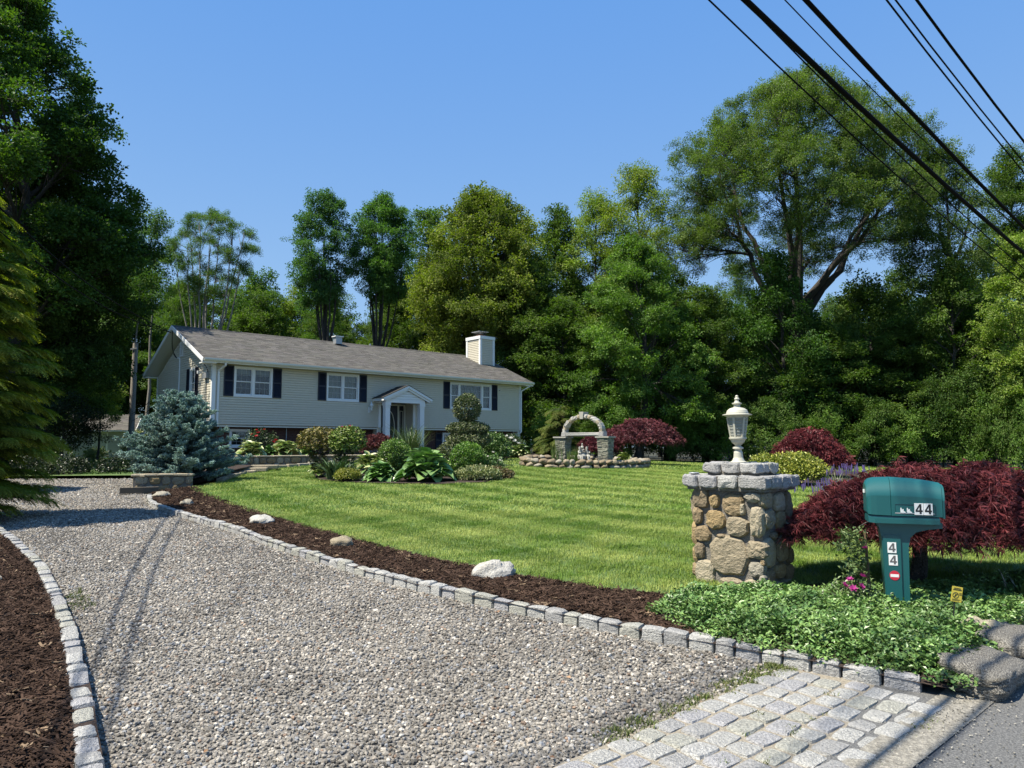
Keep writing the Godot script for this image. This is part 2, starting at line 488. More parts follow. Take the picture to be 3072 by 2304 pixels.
func build_ground() -> void:
	table.resize(121 * 112)
	for j in 112:
		for i in 121:
			table[j * 121 + i] = height_of(i - 60.0, j - 12.0)
	M.soil = grainy(1, Color(0.030, 0.022, 0.014), Color(0.075, 0.055, 0.036), 0.02, 1.7, 1.0, 1.0)
	M.wood_floor = grainy(2, Color(0.020, 0.022, 0.010), Color(0.06, 0.055, 0.028), 0.015, 4.0, 1.0)
	M.turf = grainy(3, Color(0.055, 0.095, 0.022), Color(0.085, 0.14, 0.034), 0.012, 3.0, 1.0)
	M.gravel_bed = grainy(4, Color(0.10, 0.095, 0.085), Color(0.24, 0.225, 0.20), 0.05, 0.9, 1.0, 0.8)
	M.mulch = grainy(5, Color(0.016, 0.010, 0.007), Color(0.055, 0.034, 0.024), 0.05, 0.8, 1.0, 1.2)
	M.asphalt = grainy(6, Color(0.055, 0.056, 0.056), Color(0.215, 0.215, 0.205), 0.05, 0.50, 0.95, 0.6, 0.05, 5, 0.85, 0.30)
	M.dirt = grainy(7, Color(0.13, 0.122, 0.102), Color(0.34, 0.32, 0.27), 0.03, 0.8, 1.0, 0.7, 0.05, 5, 0.85, 0.30)
	M.joint_sand = grainy(8, Color(0.17, 0.15, 0.115), Color(0.36, 0.32, 0.25), 0.04, 0.6, 1.0, 0.5, 0.05, 5, 0.8)
	M.granite = []
	for i in 5:
		var k: float = [0.80, 1.0, 0.92, 1.1, 0.88][i]
		var w: float = [1.0, 0.97, 0.90, 0.98, 1.04][i]
		M.granite.append(grainy(10 + i, Color(0.21, 0.21, 0.205 * w) * k, Color(0.56, 0.555, 0.53 * w) * k, 0.035, 0.40, 0.9, 1.1, 0.03, 5, 0.8, 0.30))
	M.grass = leafy(Color(0.08, 0.16, 0.02), 0.55, 0.4)
	M.chip = leafy(Color(0, 0, 0), 0.95, 0.2)
	M.chip.backlight_enabled = false
	M.stone_bit = plain(Color(1, 1, 1), 0.9)
	M.stone_bit.vertex_color_use_as_albedo = true

	var a := along(KR, 0.3)
	var l := along(LE, 0.3)
	var k := along(KL, 0.3)
	gravel = a.duplicate()
	gravel.append_array(PackedVector2Array([Vector2(1.97, 5.3), Vector2(1.03, 4.46), Vector2(0.11, 3.70), Vector2(-1.3, 2.45)]))
	k.reverse()
	gravel.append_array(k)
	gravel.append_array(PackedVector2Array([Vector2(-12.0, 15.2), Vector2(-24.0, 16.0), Vector2(-26.0, 24.6), Vector2(-17.2, 24.4), Vector2(-12.6, 24.0), Vector2(-10.6, 23.0), Vector2(-10.3, 19.6), Vector2(-9.3, 18.3)]))
	k.reverse()
	lawn = l.duplicate()
	lawn.append_array(lawn_edge_far)
	mulch_r = a.duplicate()
	mulch_r.append_array(PackedVector2Array([Vector2(3.2, 5.2), Vector2(3.4, 7.4), Vector2(2.4, 7.3)]))
	l.reverse()
	mulch_r.append_array(l)
	mulch_r.append_array(PackedVector2Array([Vector2(-8.7, 20.6), Vector2(-9.2, 18.6)]))
	mulch_l = k.duplicate()
	mulch_l.append_array(PackedVector2Array([Vector2(-2.2, 2.4), Vector2(-5.0, 1.2), Vector2(-13.0, 4.0), Vector2(-16.0, 12.0), Vector2(-12.5, 15.0)]))

	# the land as one sheet to the horizon, lying below everything laid on it
	var big := MB.new()
	for j in 30:
		for i in 36:
			var xs := []
			for q in [i, i + 1]:
				var u: float = (q - 18) / 18.0
				xs.append(u * (40.0 + 260.0 * u * u))
			var ds := []
			for q in [j, j + 1]:
				var u: float = (q - 6) / 24.0
				ds.append(u * (70.0 + 330.0 * absf(u) * absf(u)))
			big.quad(P(xs[0], ds[0], -0.16), P(xs[1], ds[0], -0.16), P(xs[1], ds[1], -0.16), P(xs[0], ds[1], -0.16))
	structure("ground", big.mesh(), M.wood_floor)
	structure("lawn", sheet(lawn, 0.7, 0.0), M.turf)
	structure("gravel_drive", sheet(gravel, 0.5, -0.085), M.gravel_bed)
	structure("mulch_bed", sheet(mulch_r, 0.3, -0.006, 0.012), M.mulch)
	structure("mulch_bed", sheet(mulch_l, 0.3, -0.006, 0.012), M.mulch)
	structure("island_bed", sheet(island, 0.4, 0.03), M.mulch)
	structure("house_bed", sheet(house_bed, 0.6, 0.03), M.mulch)
	structure("shrub_bed", sheet(shrub_bed, 0.6, 0.03), M.mulch)
	structure("ground_cover_bed", sheet(vinca, 0.3, 0.004), M.soil)
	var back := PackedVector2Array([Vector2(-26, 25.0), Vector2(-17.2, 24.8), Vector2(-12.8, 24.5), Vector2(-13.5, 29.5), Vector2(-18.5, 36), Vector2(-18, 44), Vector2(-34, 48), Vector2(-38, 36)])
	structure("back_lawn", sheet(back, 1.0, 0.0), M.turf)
	# street: asphalt, sandy verge, granite sett apron
	var along_road := Vector2(0.755, 0.656)
	var off_road := Vector2(0.656, -0.755)   # away from the drive
	var r0 := Vector2(2.42, 4.27)
	structure("road", sheet(PackedVector2Array([r0 - along_road * 40, r0 + along_road * 0.55, r0 + along_road * 0.55 - off_road * 0.5, r0 + along_road * 8 - off_road * 0.4, r0 + along_road * 90, r0 + along_road * 90 + off_road * 7.0, r0 - along_road * 40 + off_road * 7.0]), 1.6, -0.075), M.asphalt)
	structure("road_verge", sheet(PackedVector2Array([Vector2(2.9, 4.85) - along_road * 12, Vector2(2.9, 4.85), r0 + along_road * 1.1 + off_road * 0.02, r0 + along_road * 90 + off_road * 0.03, r0 + along_road * 90 + off_road * 0.16, r0 + along_road * 3 + off_road * 0.15, r0 - along_road * 12 + off_road * 0.13]), 0.35, -0.066, 0.004), M.dirt)
	var apron := structure("sett_apron", sheet(PackedVector2Array([Vector2(2.86, 4.68), Vector2(1.99, 5.28), Vector2(1.75, 5.10) - along_road * 0.5, Vector2(1.97, 5.3) - along_road * 14, Vector2(2.86, 4.72) - along_road * 14]), 0.25, -0.077, 0.003), M.joint_sand)
	var setts := []
	for i in 6:
		setts.append(hewn(400 + i, Vector3(0.20, 0.12, 0.13), 8.0, 0.006))
	for row in 7:
		var s := rnd(0.0, 0.2)
		while s < 6.5:
			var w := rnd(0.155, 0.235) if row < 6 else rnd(0.20, 0.25)
			var p := Vector2(2.80, 4.66) - along_road * (s + w / 2 - (0.05 if row == 6 else row * -0.02)) - off_road * (0.055 + (6 - row) * 0.146)
			s += w + 0.012
			if p.y > 5.22 or Geometry2D.get_closest_point_to_segment(p, Vector2(1.97, 5.3), Vector2(2.86, 4.62)).distance_to(p) < 0.09:
				continue
			var o := part(apron, "sett", setts[R.randi() % 6], M.granite[R.randi() % 5])
			o.transform = Transform3D(Basis(Vector3.UP, atan2(along_road.y, along_road.x) + rnd(-0.05, 0.05)) * Basis.from_euler(Vector3(rnd(-0.02, 0.02), 0, rnd(-0.02, 0.02))) * Basis.from_scale(Vector3((w - 0.004) / 0.20, 1, (rnd(0.130, 0.144) + (0.012 if row == 6 else 0.0)) / 0.13)), P(p.x, p.y, -0.123 + rnd(-0.004, 0.004)))
	var kr := structure("drive_kerb", sheet(PackedVector2Array([Vector2(0, 5.9), Vector2(0.1, 5.9), Vector2(0.1, 6.0)]), 0.1, -0.15), M.soil)
	kerb(KR, kr, 30.0, -1.0)
	var kl := structure("drive_kerb", sheet(PackedVector2Array([Vector2(-4.6, 7.0), Vector2(-4.5, 7.0), Vector2(-4.5, 7.1)]), 0.1, -0.15), M.soil)
	kerb(KL, kl, 30.0, 1.0)

	# loose gravel, stone by stone
	var kinds := []
	for i in 4:
		kinds.append(pebble(700 + i))
	var where := [[], [], [], []]
	var tint := [PackedColorArray(), PackedColorArray(), PackedColorArray(), PackedColorArray()]
	var patch := FastNoiseLite.new()
	patch.seed = 5; patch.frequency = 0.6
	var d := 2.6
	while d < 25.0:
		var size := 0.0108 + 0.0006 * d
		var step := size * 1.9
		var x := -26.0
		while x < 2.4:
			var p := Vector2(x + rnd(-0.5, 0.5) * step, d + rnd(-0.5, 0.5) * step)
			if x < -d * 0.78:
				x = -d * 0.78
			x += step
			if not inside(p, gravel):
				if Geometry2D.get_closest_point_to_segment(p, Vector2(1.97, 5.3), Vector2(-1.3, 2.45)).distance_to(p) > 0.07 or rnd(0, 1) < 0.65 or p.y > 5.2:
					continue
			var which := R.randi() % 4
			var s := size * rnd(0.55, 1.25) * (1.0 if rnd(0, 1) > 0.04 else 1.5)
			where[which].append(Transform3D(Basis.from_euler(Vector3(rnd(-0.5, 0.5), rnd(0, TAU), rnd(-0.5, 0.5))).scaled(Vector3(s, s, s)), P(p.x, p.y, -0.082 + rnd(-0.4, 0.5) * size)))
			var g := rnd(0.09, 0.30) + patch.get_noise_2d(p.x, p.y) * 0.08
			var h := rnd(0, 1)
			if h < 0.07:
				g = rnd(0.38, 0.5)
			var c := Color(g * 1.05, g * 0.965, g * 0.82)
			if h > 0.86:
				c = Color(g * 1.08, g * 0.95, g * 0.78)
			elif h > 0.76:
				c = Color(g * 0.93, g * 0.96, g * 0.99)
			elif h > 0.735:
				c = Color(g * 1.0, g * 0.72, g * 0.52)
			tint[which].append(c)
		d += step
	for i in 4:
		many(self, "gravel", kinds[i], M.stone_bit, where[i], tint[i]).set_meta("kind", "stuff")
	# bark mulch, chip by chip
	var chips := MB.new()
	chips.colored = true
	for i in 5:
		chips.xf = Transform3D(Basis.from_euler(Vector3(rnd(-0.4, 0.4), rnd(0, TAU), rnd(-0.3, 0.3))), Vector3(rnd(-0.02, 0.02), rnd(0, 0.008), rnd(-0.02, 0.02)))
		var q := rnd(0.6, 1.5)
		chips.col = Color(q, q, q)
		chips.box(Vector3(-0.015, -0.0015, -0.0035) * rnd(0.6, 1.5), Vector3(0.015, 0.0015, 0.0035) * rnd(0.6, 1.5))
	where = []
	var tints := PackedColorArray()
	for poly in [mulch_r, mulch_l]:
		var rect := Rect2(poly[0], Vector2.ZERO)
		for p in poly:
			rect = rect.expand(p)
		var dd: float = maxf(rect.position.y, 2.8)
		while dd < rect.end.y:
			var st: float = 0.030 + 0.0016 * dd
			var x: float = maxf(rect.position.x, -dd * 0.78)
			while x < rect.end.x:
				var p := Vector2(x + rnd(-0.5, 0.5) * st, dd + rnd(-0.5, 0.5) * st)
				x += st
				if not inside(p, poly) or inside(p, vinca):
					continue
				var near := false
				for line in [KR, KL]:
					for s in line.size() - 1:
						if absf(line[s].y - p.y) < 3.0 and Geometry2D.get_closest_point_to_segment(p, line[s], line[s + 1]).distance_to(p) < 0.13:
							near = true
				if near:
					continue
				where.append(turned(P(p.x, p.y, rnd(-0.004, 0.014)), rnd(0.7, 1.3) * (1.0 + 0.035 * dd), 0.35))
				tints.append(shade(Color(0.020, 0.0125, 0.009), Color(0.060, 0.038, 0.027), rnd(0, 1)) if rnd(0, 1) > 0.035 else Color(0.16, 0.115, 0.075))
			dd += st
	many(self, "mulch", chips.mesh(), M.chip, where, tints)
func tuft(seed_: int, n: int, size: float, h: float, w: float, lean: float) -> ArrayMesh:   # a patch of grass blades
	var b := MB.new()
	b.colored = true
	R.seed = seed_
	for i in n:
		var p := Vector3(rnd(-0.5, 0.5) * size, 0, rnd(-0.5, 0.5) * size)
		var a := rnd(0, TAU)
		var up := Vector3(lean + rnd(-0.55, 0.55), 1, rnd(-0.55, 0.55)).normalized() * h * rnd(0.55, 1.15)
		var s := Vector3(cos(a), 0, sin(a)) * w
		var k := rnd(0.7, 1.3)
		b.col = Color(k * rnd(0.9, 1.15), k, k * rnd(0.7, 1.1))
		var m := p + up * 0.55 + Vector3(0, h * 0.08, 0)
		b.tri(p - s, p + s, m + s * 0.8); b.tri(p - s, m + s * 0.8, m - s * 0.8)
		b.tri(m - s * 0.8, m + s * 0.8, p + up + Vector3(up.x, 0, up.z) * 0.5)
	return b.mesh()

func build_grass() -> void:
	R.seed = 77
	var near := tuft(1, 100, 0.24, 0.052, 0.0022, 0.22)
	var mid := tuft(2, 80, 0.42, 0.060, 0.0042, 0.22)
	var far := tuft(3, 70, 0.9, 0.065, 0.010, 0.22)
	R.seed = 78
	var streak := FastNoiseLite.new()
	streak.seed = 31; streak.frequency = 0.55; streak.fractal_octaves = 4
	var blotch := FastNoiseLite.new()
	blotch.seed = 33; blotch.frequency = 0.16
	var bare: Array = [island, pond, shrub_bed, house_bed]
	var sets := [[], [], []]
	var cols := [PackedColorArray(), PackedColorArray(), PackedColorArray()]
	var edge := along(LE, 0.4)
	for ring in 3:
		var step: float = [0.145, 0.25, 0.52][ring]
		var d0: float = [6.8, 13.5, 27.0][ring]
		var d1: float = [13.5, 27.0, 43.0][ring]
		var d := d0
		while d < d1:
			var x := maxf(-9.5, -d * 0.8)
			while x < minf(36.0, d * 0.86):
				var p := Vector2(x + rnd(-0.5, 0.5) * step, d + rnd(-0.5, 0.5) * step)
				x += step
				if not inside(p, lawn):
					continue
				var skip := false
				for q in bare:
					if inside(p, q):
						skip = true
				if skip:
					continue
				# mowing follows the lawn's edge on the left and runs across further right
				var e := 1e9
				for s in range(0, edge.size(), 2):
					e = minf(e, edge[s].distance_to(p))
				var pass_ := int(floor(e / 0.62))
				var dir := 1.0 if pass_ % 2 == 0 else -1.0
				var heading := 0.75 if p.x < 2.0 else lerpf(0.75, 0.1, clampf((p.x - 2.0) / 6.0, 0, 1))
				var rot := heading + (0.0 if dir > 0 else PI) + rnd(-0.5, 0.5)
				var s1 := streak.get_noise_2d(p.x * cos(heading) * 0.7 + p.y * sin(heading) * 0.7, (p.y * cos(heading) - p.x * sin(heading)) * 2.4)
				var t := 0.45 + s1 * 1.0 + blotch.get_noise_2d(p.x, p.y) * 0.35 + dir * 0.07
				var c := shade(Color(0.105, 0.200, 0.020), Color(0.34, 0.40, 0.11), t, 0.14)
				sets[ring].append(Transform3D(Basis(Vector3.UP, rot) * Basis.from_scale(Vector3(1, rnd(0.8, 1.2), 1)), P(p.x, p.y, -0.004)))
				cols[ring].append(c)
			d += step
	for i in 3:
		many(self, "grass", [near, mid, far][i], M.grass, sets[i], cols[i])
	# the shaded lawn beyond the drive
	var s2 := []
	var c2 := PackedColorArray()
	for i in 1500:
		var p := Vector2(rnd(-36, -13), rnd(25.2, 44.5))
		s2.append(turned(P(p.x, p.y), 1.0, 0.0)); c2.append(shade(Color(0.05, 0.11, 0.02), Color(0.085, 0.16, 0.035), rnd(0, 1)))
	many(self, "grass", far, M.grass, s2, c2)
	# weeds in the joints of the apron and along the kerbs
	var weeds := tuft(4, 14, 0.06, 0.035, 0.0028, 0.0)
	var s3 := []
	var c3 := PackedColorArray()
	for i in 300:
		var t := rnd(0, 1)
		var p := Vector2(1.97, 5.25).lerp(Vector2(0.55, 4.08), t * t)
		p += Vector2(rnd(-0.10, 0.06), rnd(-0.06, 0.10))
		if rnd(0, 1) < 0.10:
			p = Vector2(2.1, 4.7) - Vector2(0.755, 0.656) * rnd(0, 1.6) + Vector2(rnd(-0.3, 0.3), rnd(-0.3, 0.3))
		if i > 235:
			p = Vector2(-4.75, 7.65).lerp(Vector2(-4.2, 6.8), rnd(0, 1)) + Vector2(rnd(0.05, 0.25), rnd(-0.1, 0.1))
		if i > 285:
			p = Vector2(2.5, 4.35) - Vector2(0.755, 0.656) * rnd(0, 0.9) + Vector2(rnd(-0.05, 0.05), 0)
		s3.append(turned(P(p.x, p.y, -0.085), rnd(0.6, 1.3), 0.1)); c3.append(shade(Color(0.08, 0.12, 0.025), Color(0.16, 0.17, 0.07), rnd(0, 1)))
	many(self, "weeds", weeds, M.grass, s3, c3)
const HL := 16.6     # front length
const HD := 8.0      # depth
const WH := 2.46     # siding height
const PITCH := 0.4133
const COURSE := 0.1025

func poly(a: Array) -> PackedVector2Array:
	return PackedVector2Array(a)

func lap(x0: float, x1: float, h: float) -> ArrayMesh:   # one clapboard facing +z, its lower edge standing out
	var b := MB.new()
	# a flat face, then a deep shadow gap under the lip of the board above
	var k := h / COURSE
	var pr := [Vector2(0.0, 0.002), Vector2(0.0, 0.042), Vector2(0.076 * k, 0.039), Vector2(0.078 * k, 0.003), Vector2(h, 0.002)]
	for i in 4:
		b.quad(Vector3(x0, pr[i].x, pr[i].y), Vector3(x1, pr[i].x, pr[i].y), Vector3(x1, pr[i + 1].x, pr[i + 1].y), Vector3(x0, pr[i + 1].x, pr[i + 1].y))
	for x in [x0, x1]:
		var q := [Vector3(x, 0, 0.002), Vector3(x, 0, 0.042), Vector3(x, pr[2].x, 0.039), Vector3(x, pr[3].x, 0.003)]
		if x == x1:
			q.reverse()
		b.quad(q[0], q[1], q[2], q[3])
	return b.mesh()

func boards(wall: Node3D, at: Transform3D, y_top: float, holes: Array, ends: Callable, mat: Material) -> void:   # courses of clapboard round rectangular holes (Rect2 in wall x, y)
	var j := 0
	while j * COURSE < y_top - 0.01:
		var y := j * COURSE
		var h := minf(COURSE, y_top - y)
		var e: Vector2 = ends.call(y + h * 0.5)
		var spans := [e]
		for r: Rect2 in holes:
			if r.position.y < y + h * 0.9 and r.end.y > y + h * 0.1:
				var next := []
				for s: Vector2 in spans:
					if r.end.x <= s.x or r.position.x >= s.y:
						next.append(s)
						continue
					if r.position.x > s.x + 0.02:
						next.append(Vector2(s.x, r.position.x))
					if r.end.x < s.y - 0.02:
						next.append(Vector2(r.end.x, s.y))
				spans = next
		for s: Vector2 in spans:
			if s.y - s.x > 0.03:
				part(wall, "siding_board", lap(s.x, s.y, h), mat).transform = at * Transform3D(Basis(), Vector3(0, y, 0))
		j += 1

func panel_with_holes(L: Vector2, y0: float, y1: float, holes: Array, t: float) -> ArrayMesh:   # the wall behind the boards, front at z = 0
	var b := MB.new()
	var ys := [y0, y1]
	for r: Rect2 in holes:
		ys.append(clampf(r.position.y, y0, y1)); ys.append(clampf(r.end.y, y0, y1))
	ys.sort()
	for i in ys.size() - 1:
		if ys[i + 1] - ys[i] < 0.001:
			continue
		var m: float = (ys[i] + ys[i + 1]) / 2
		var x := L.x
		var cut := []
		for r: Rect2 in holes:
			if r.position.y < m and r.end.y > m:
				cut.append(Vector2(r.position.x, r.end.x))
		cut.sort()
		for c: Vector2 in cut:
			b.box(Vector3(x, ys[i], -t), Vector3(c.x, ys[i + 1], 0)); x = c.y
		b.box(Vector3(x, ys[i], -t), Vector3(L.y, ys[i + 1], 0))
	return b.mesh()

func frame_mesh(w: float, h: float, t: float, z0: float, z1: float) -> ArrayMesh:   # a rectangular ring, lower left at the origin
	var b := MB.new()
	b.box(Vector3(0, 0, z0), Vector3(w, t, z1)); b.box(Vector3(0, h - t, z0), Vector3(w, h, z1))
	b.box(Vector3(0, t, z0), Vector3(t, h - t, z1)); b.box(Vector3(w - t, t, z0), Vector3(w, h - t, z1))
	return b.mesh()

# a window: lights is a list of [x0, x1, kind] inside the frame; kind "hung" has two sashes, "fixed" one
func window(house: Node3D, at: Transform3D, w: float, h: float, lights: Array, blind: String) -> void:
	var o := part(house, "window", frame_mesh(w, h, 0.075, -0.05, 0.065), M.trim)
	o.transform = at
	var sill := MB.new()
	sill.box(Vector3(-0.01, -0.022, -0.02), Vector3(w + 0.01, 0.0, 0.07))
	part(o, "sill", sill.mesh(), M.trim)
	var room := MB.new()
	room.box(Vector3(0.03, 0.03, -0.95), Vector3(w - 0.03, h - 0.03, -0.92))
	room.box(Vector3(0.03, 0.03, -0.92), Vector3(0.05, h - 0.03, -0.06)); room.box(Vector3(w - 0.05, 0.03, -0.92), Vector3(w - 0.03, h - 0.03, -0.06))
	room.box(Vector3(0.05, 0.03, -0.92), Vector3(w - 0.05, 0.05, -0.06)); room.box(Vector3(0.05, h - 0.05, -0.92), Vector3(w - 0.05, h - 0.03, -0.06))
	part(o, "room_inside", room.mesh(), M.room)
	for l in lights:
		var x0: float = l[0]
		var x1: float = l[1]
		if x0 > 0.1:
			var mull := MB.new()
			mull.box(Vector3(x0 - 0.10, 0.075, -0.048), Vector3(x0, h - 0.075, 0.043))
			part(o, "mullion", mull.mesh(), M.trim)
		var lw := x1 - x0
		var rows := 2
		var sashes := [[0.075, h / 2 + 0.015, -0.02], [h / 2 - 0.015, h - 0.075, 0.004]] if l[2] == "hung" else [[0.075, h - 0.075, -0.01]]
		var cols: int = l[3]
		if l[2] != "hung":
			rows = 4
		for s in sashes:
			var sh: float = s[1] - s[0]
			var sash := part(o, "sash", frame_mesh(lw, sh, 0.035, -0.012, 0.012), M.trim)
			sash.position = Vector3(x0, s[0], s[2])
			var pane := MB.new()
			pane.box(Vector3(x0 + 0.035, s[0] + 0.035, s[2] - 0.004), Vector3(x1 - 0.035, s[1] - 0.035, s[2] + 0.002))
			part(o, "pane", pane.mesh(), M.glass)
			for i in range(1, cols):
				var bar := MB.new()
				var x := x0 + 0.035 + (lw - 0.07) * i / cols
				bar.box(Vector3(x - 0.005, s[0] + 0.035, s[2] + 0.003), Vector3(x + 0.005, s[1] - 0.035, s[2] + 0.010))
				part(o, "muntin", bar.mesh(), M.muntin)
			for i in range(1, rows):
				var bar := MB.new()
				var y: float = s[0] + 0.035 + (sh - 0.07) * i / rows
				bar.box(Vector3(x0 + 0.035, y - 0.005, s[2] + 0.004), Vector3(x1 - 0.035, y + 0.005, s[2] + 0.011))
				part(o, "muntin", bar.mesh(), M.muntin)
		if blind == "blind" or blind == "half":
			var bl := MB.new()
			var y := h - 0.09
			while y > (0.12 if blind == "blind" else h * 0.74):
				bl.bar(Vector3(x0 + 0.03, y, -0.10), Vector3(x1 - 0.03, y, -0.10), 0.008, 0.034)
				y -= 0.040
			part(o, "blind", bl.mesh(), M.blind)
		elif blind == "curtain":
			var cu := MB.new()
			var n := int(lw / 0.035)
			for i in n:
				var xa := x0 + lw * i / n
				var xb := x0 + lw * (i + 1) / n
				cu.quad(Vector3(xa, 0.08, -0.16 - 0.02 * sin(i * 2.1)), Vector3(xb, 0.08, -0.16 - 0.02 * sin((i + 1) * 2.1)), Vector3(xb, h - 0.08, -0.16 - 0.02 * sin((i + 1) * 2.1)), Vector3(xa, h - 0.08, -0.16 - 0.02 * sin(i * 2.1)))
			part(o, "curtain", cu.mesh(), M.blind)

func shutter(house: Node3D, at: Transform3D, w: float, h: float) -> void:
	var o := part(house, "shutter", frame_mesh(w, h, 0.045, 0.0, 0.032), M.shutter)
	o.transform = at
	var b := MB.new()
	b.box(Vector3(0.045, h * 0.5 - 0.03, 0.001), Vector3(w - 0.045, h * 0.5 + 0.03, 0.030))
	b.box(Vector3(0.045, 0.045, 0.001), Vector3(w - 0.045, h - 0.045, 0.006))
	var y := 0.06
	while y < h - 0.07:
		if absf(y - h * 0.5) > 0.045:
			b.quad(Vector3(0.045, y, 0.024), Vector3(w - 0.045, y, 0.024), Vector3(w - 0.045, y + 0.03, 0.007), Vector3(0.045, y + 0.03, 0.007))
		y += 0.031
	part(o, "louvers", b.mesh(), M.shutter).set_meta("kind", "stuff")

func slope(x0: float, x1: float, z0: float, y0: float, z1: float, y1: float, tab: float, rowh: float) -> ArrayMesh:   # shingles from the eave (z0, y0) up to the ridge (z1, y1)
	var b := MB.new()
	b.colored = true
	var run := Vector2(z1 - z0, y1 - y0)
	var len_ := run.length()
	var u := Vector3(0, run.y, run.x) / len_            # up the slope
	var n := u.cross(Vector3.RIGHT) if run.x < 0 else Vector3.RIGHT.cross(u)
	n = n if n.y > 0 else -n
	var rows := int(round(len_ / rowh))
	var base := Vector3(0, y0, z0)
	for r in rows:
		var s0 := len_ * r / rows
		var s1 := len_ * (r + 1) / rows + 0.01
		var x := x0
		var shift := rnd(0, tab)
		while x < x1:
			var xe := minf(x1, x + (shift if x == x0 and shift > 0.03 else tab * rnd(0.75, 1.25)))
			var lift := rnd(0.006, 0.012)
			var k := rnd(0.68, 1.25)
			b.col = Color(k, k * rnd(0.96, 1.02), k * rnd(0.93, 1.05))
			var a := base + u * s0 + n * lift
			var c := base + u * s1 + n * 0.001
			var lo := base + u * s0 - n * 0.004
			var q := [Vector3(x, a.y, a.z), Vector3(xe, a.y, a.z), Vector3(xe, c.y, c.z), Vector3(x, c.y, c.z)]
			var e := [Vector3(x, lo.y, lo.z), Vector3(xe, lo.y, lo.z), Vector3(xe, a.y, a.z), Vector3(x, a.y, a.z)]
			if run.x > 0:
				q.reverse(); e.reverse()
			b.quad(q[0], q[1], q[2], q[3]); b.quad(e[0], e[1], e[2], e[3])
			x = xe
	return b.mesh()

func deck(x0: float, x1: float, z0: float, y0: float, z1: float, y1: float, t: float) -> ArrayMesh:   # the boards under the shingles
	var b := MB.new()
	for s in [-1]:
		var a := Vector3(x0, y0, z0)
		var c := Vector3(x1, y0, z0)
		var d := Vector3(x1, y1, z1)
		var e := Vector3(x0, y1, z1)
		var dn := Vector3(0, -t, 0)
		var up := [a, c, d, e]
		if z1 > z0:
			up.reverse()
		b.quad(up[0], up[1], up[2], up[3])
		b.quad(up[3] + dn, up[2] + dn, up[1] + dn, up[0] + dn)
		for i in 4:
			b.quad(up[i] + dn, up[(i + 1) % 4] + dn, up[(i + 1) % 4], up[i])
	return b.mesh()

func pipe(p: Array, r: float) -> ArrayMesh:
	var b := MB.new()
	var q := PackedVector3Array(p)
	var rr := PackedFloat32Array()
	rr.resize(q.size()); rr.fill(r)
	b.tube(q, rr, 8)
	return b.mesh()

func downspout(p: Array, w: float) -> ArrayMesh:
	var b := MB.new()
	for i in p.size() - 1:
		b.bar(p[i], p[i + 1], w, w * 0.78)
	return b.mesh()

func one_box(lo: Vector3, hi: Vector3) -> ArrayMesh:
	var b := MB.new()
	b.box(lo, hi)
	return b.mesh()

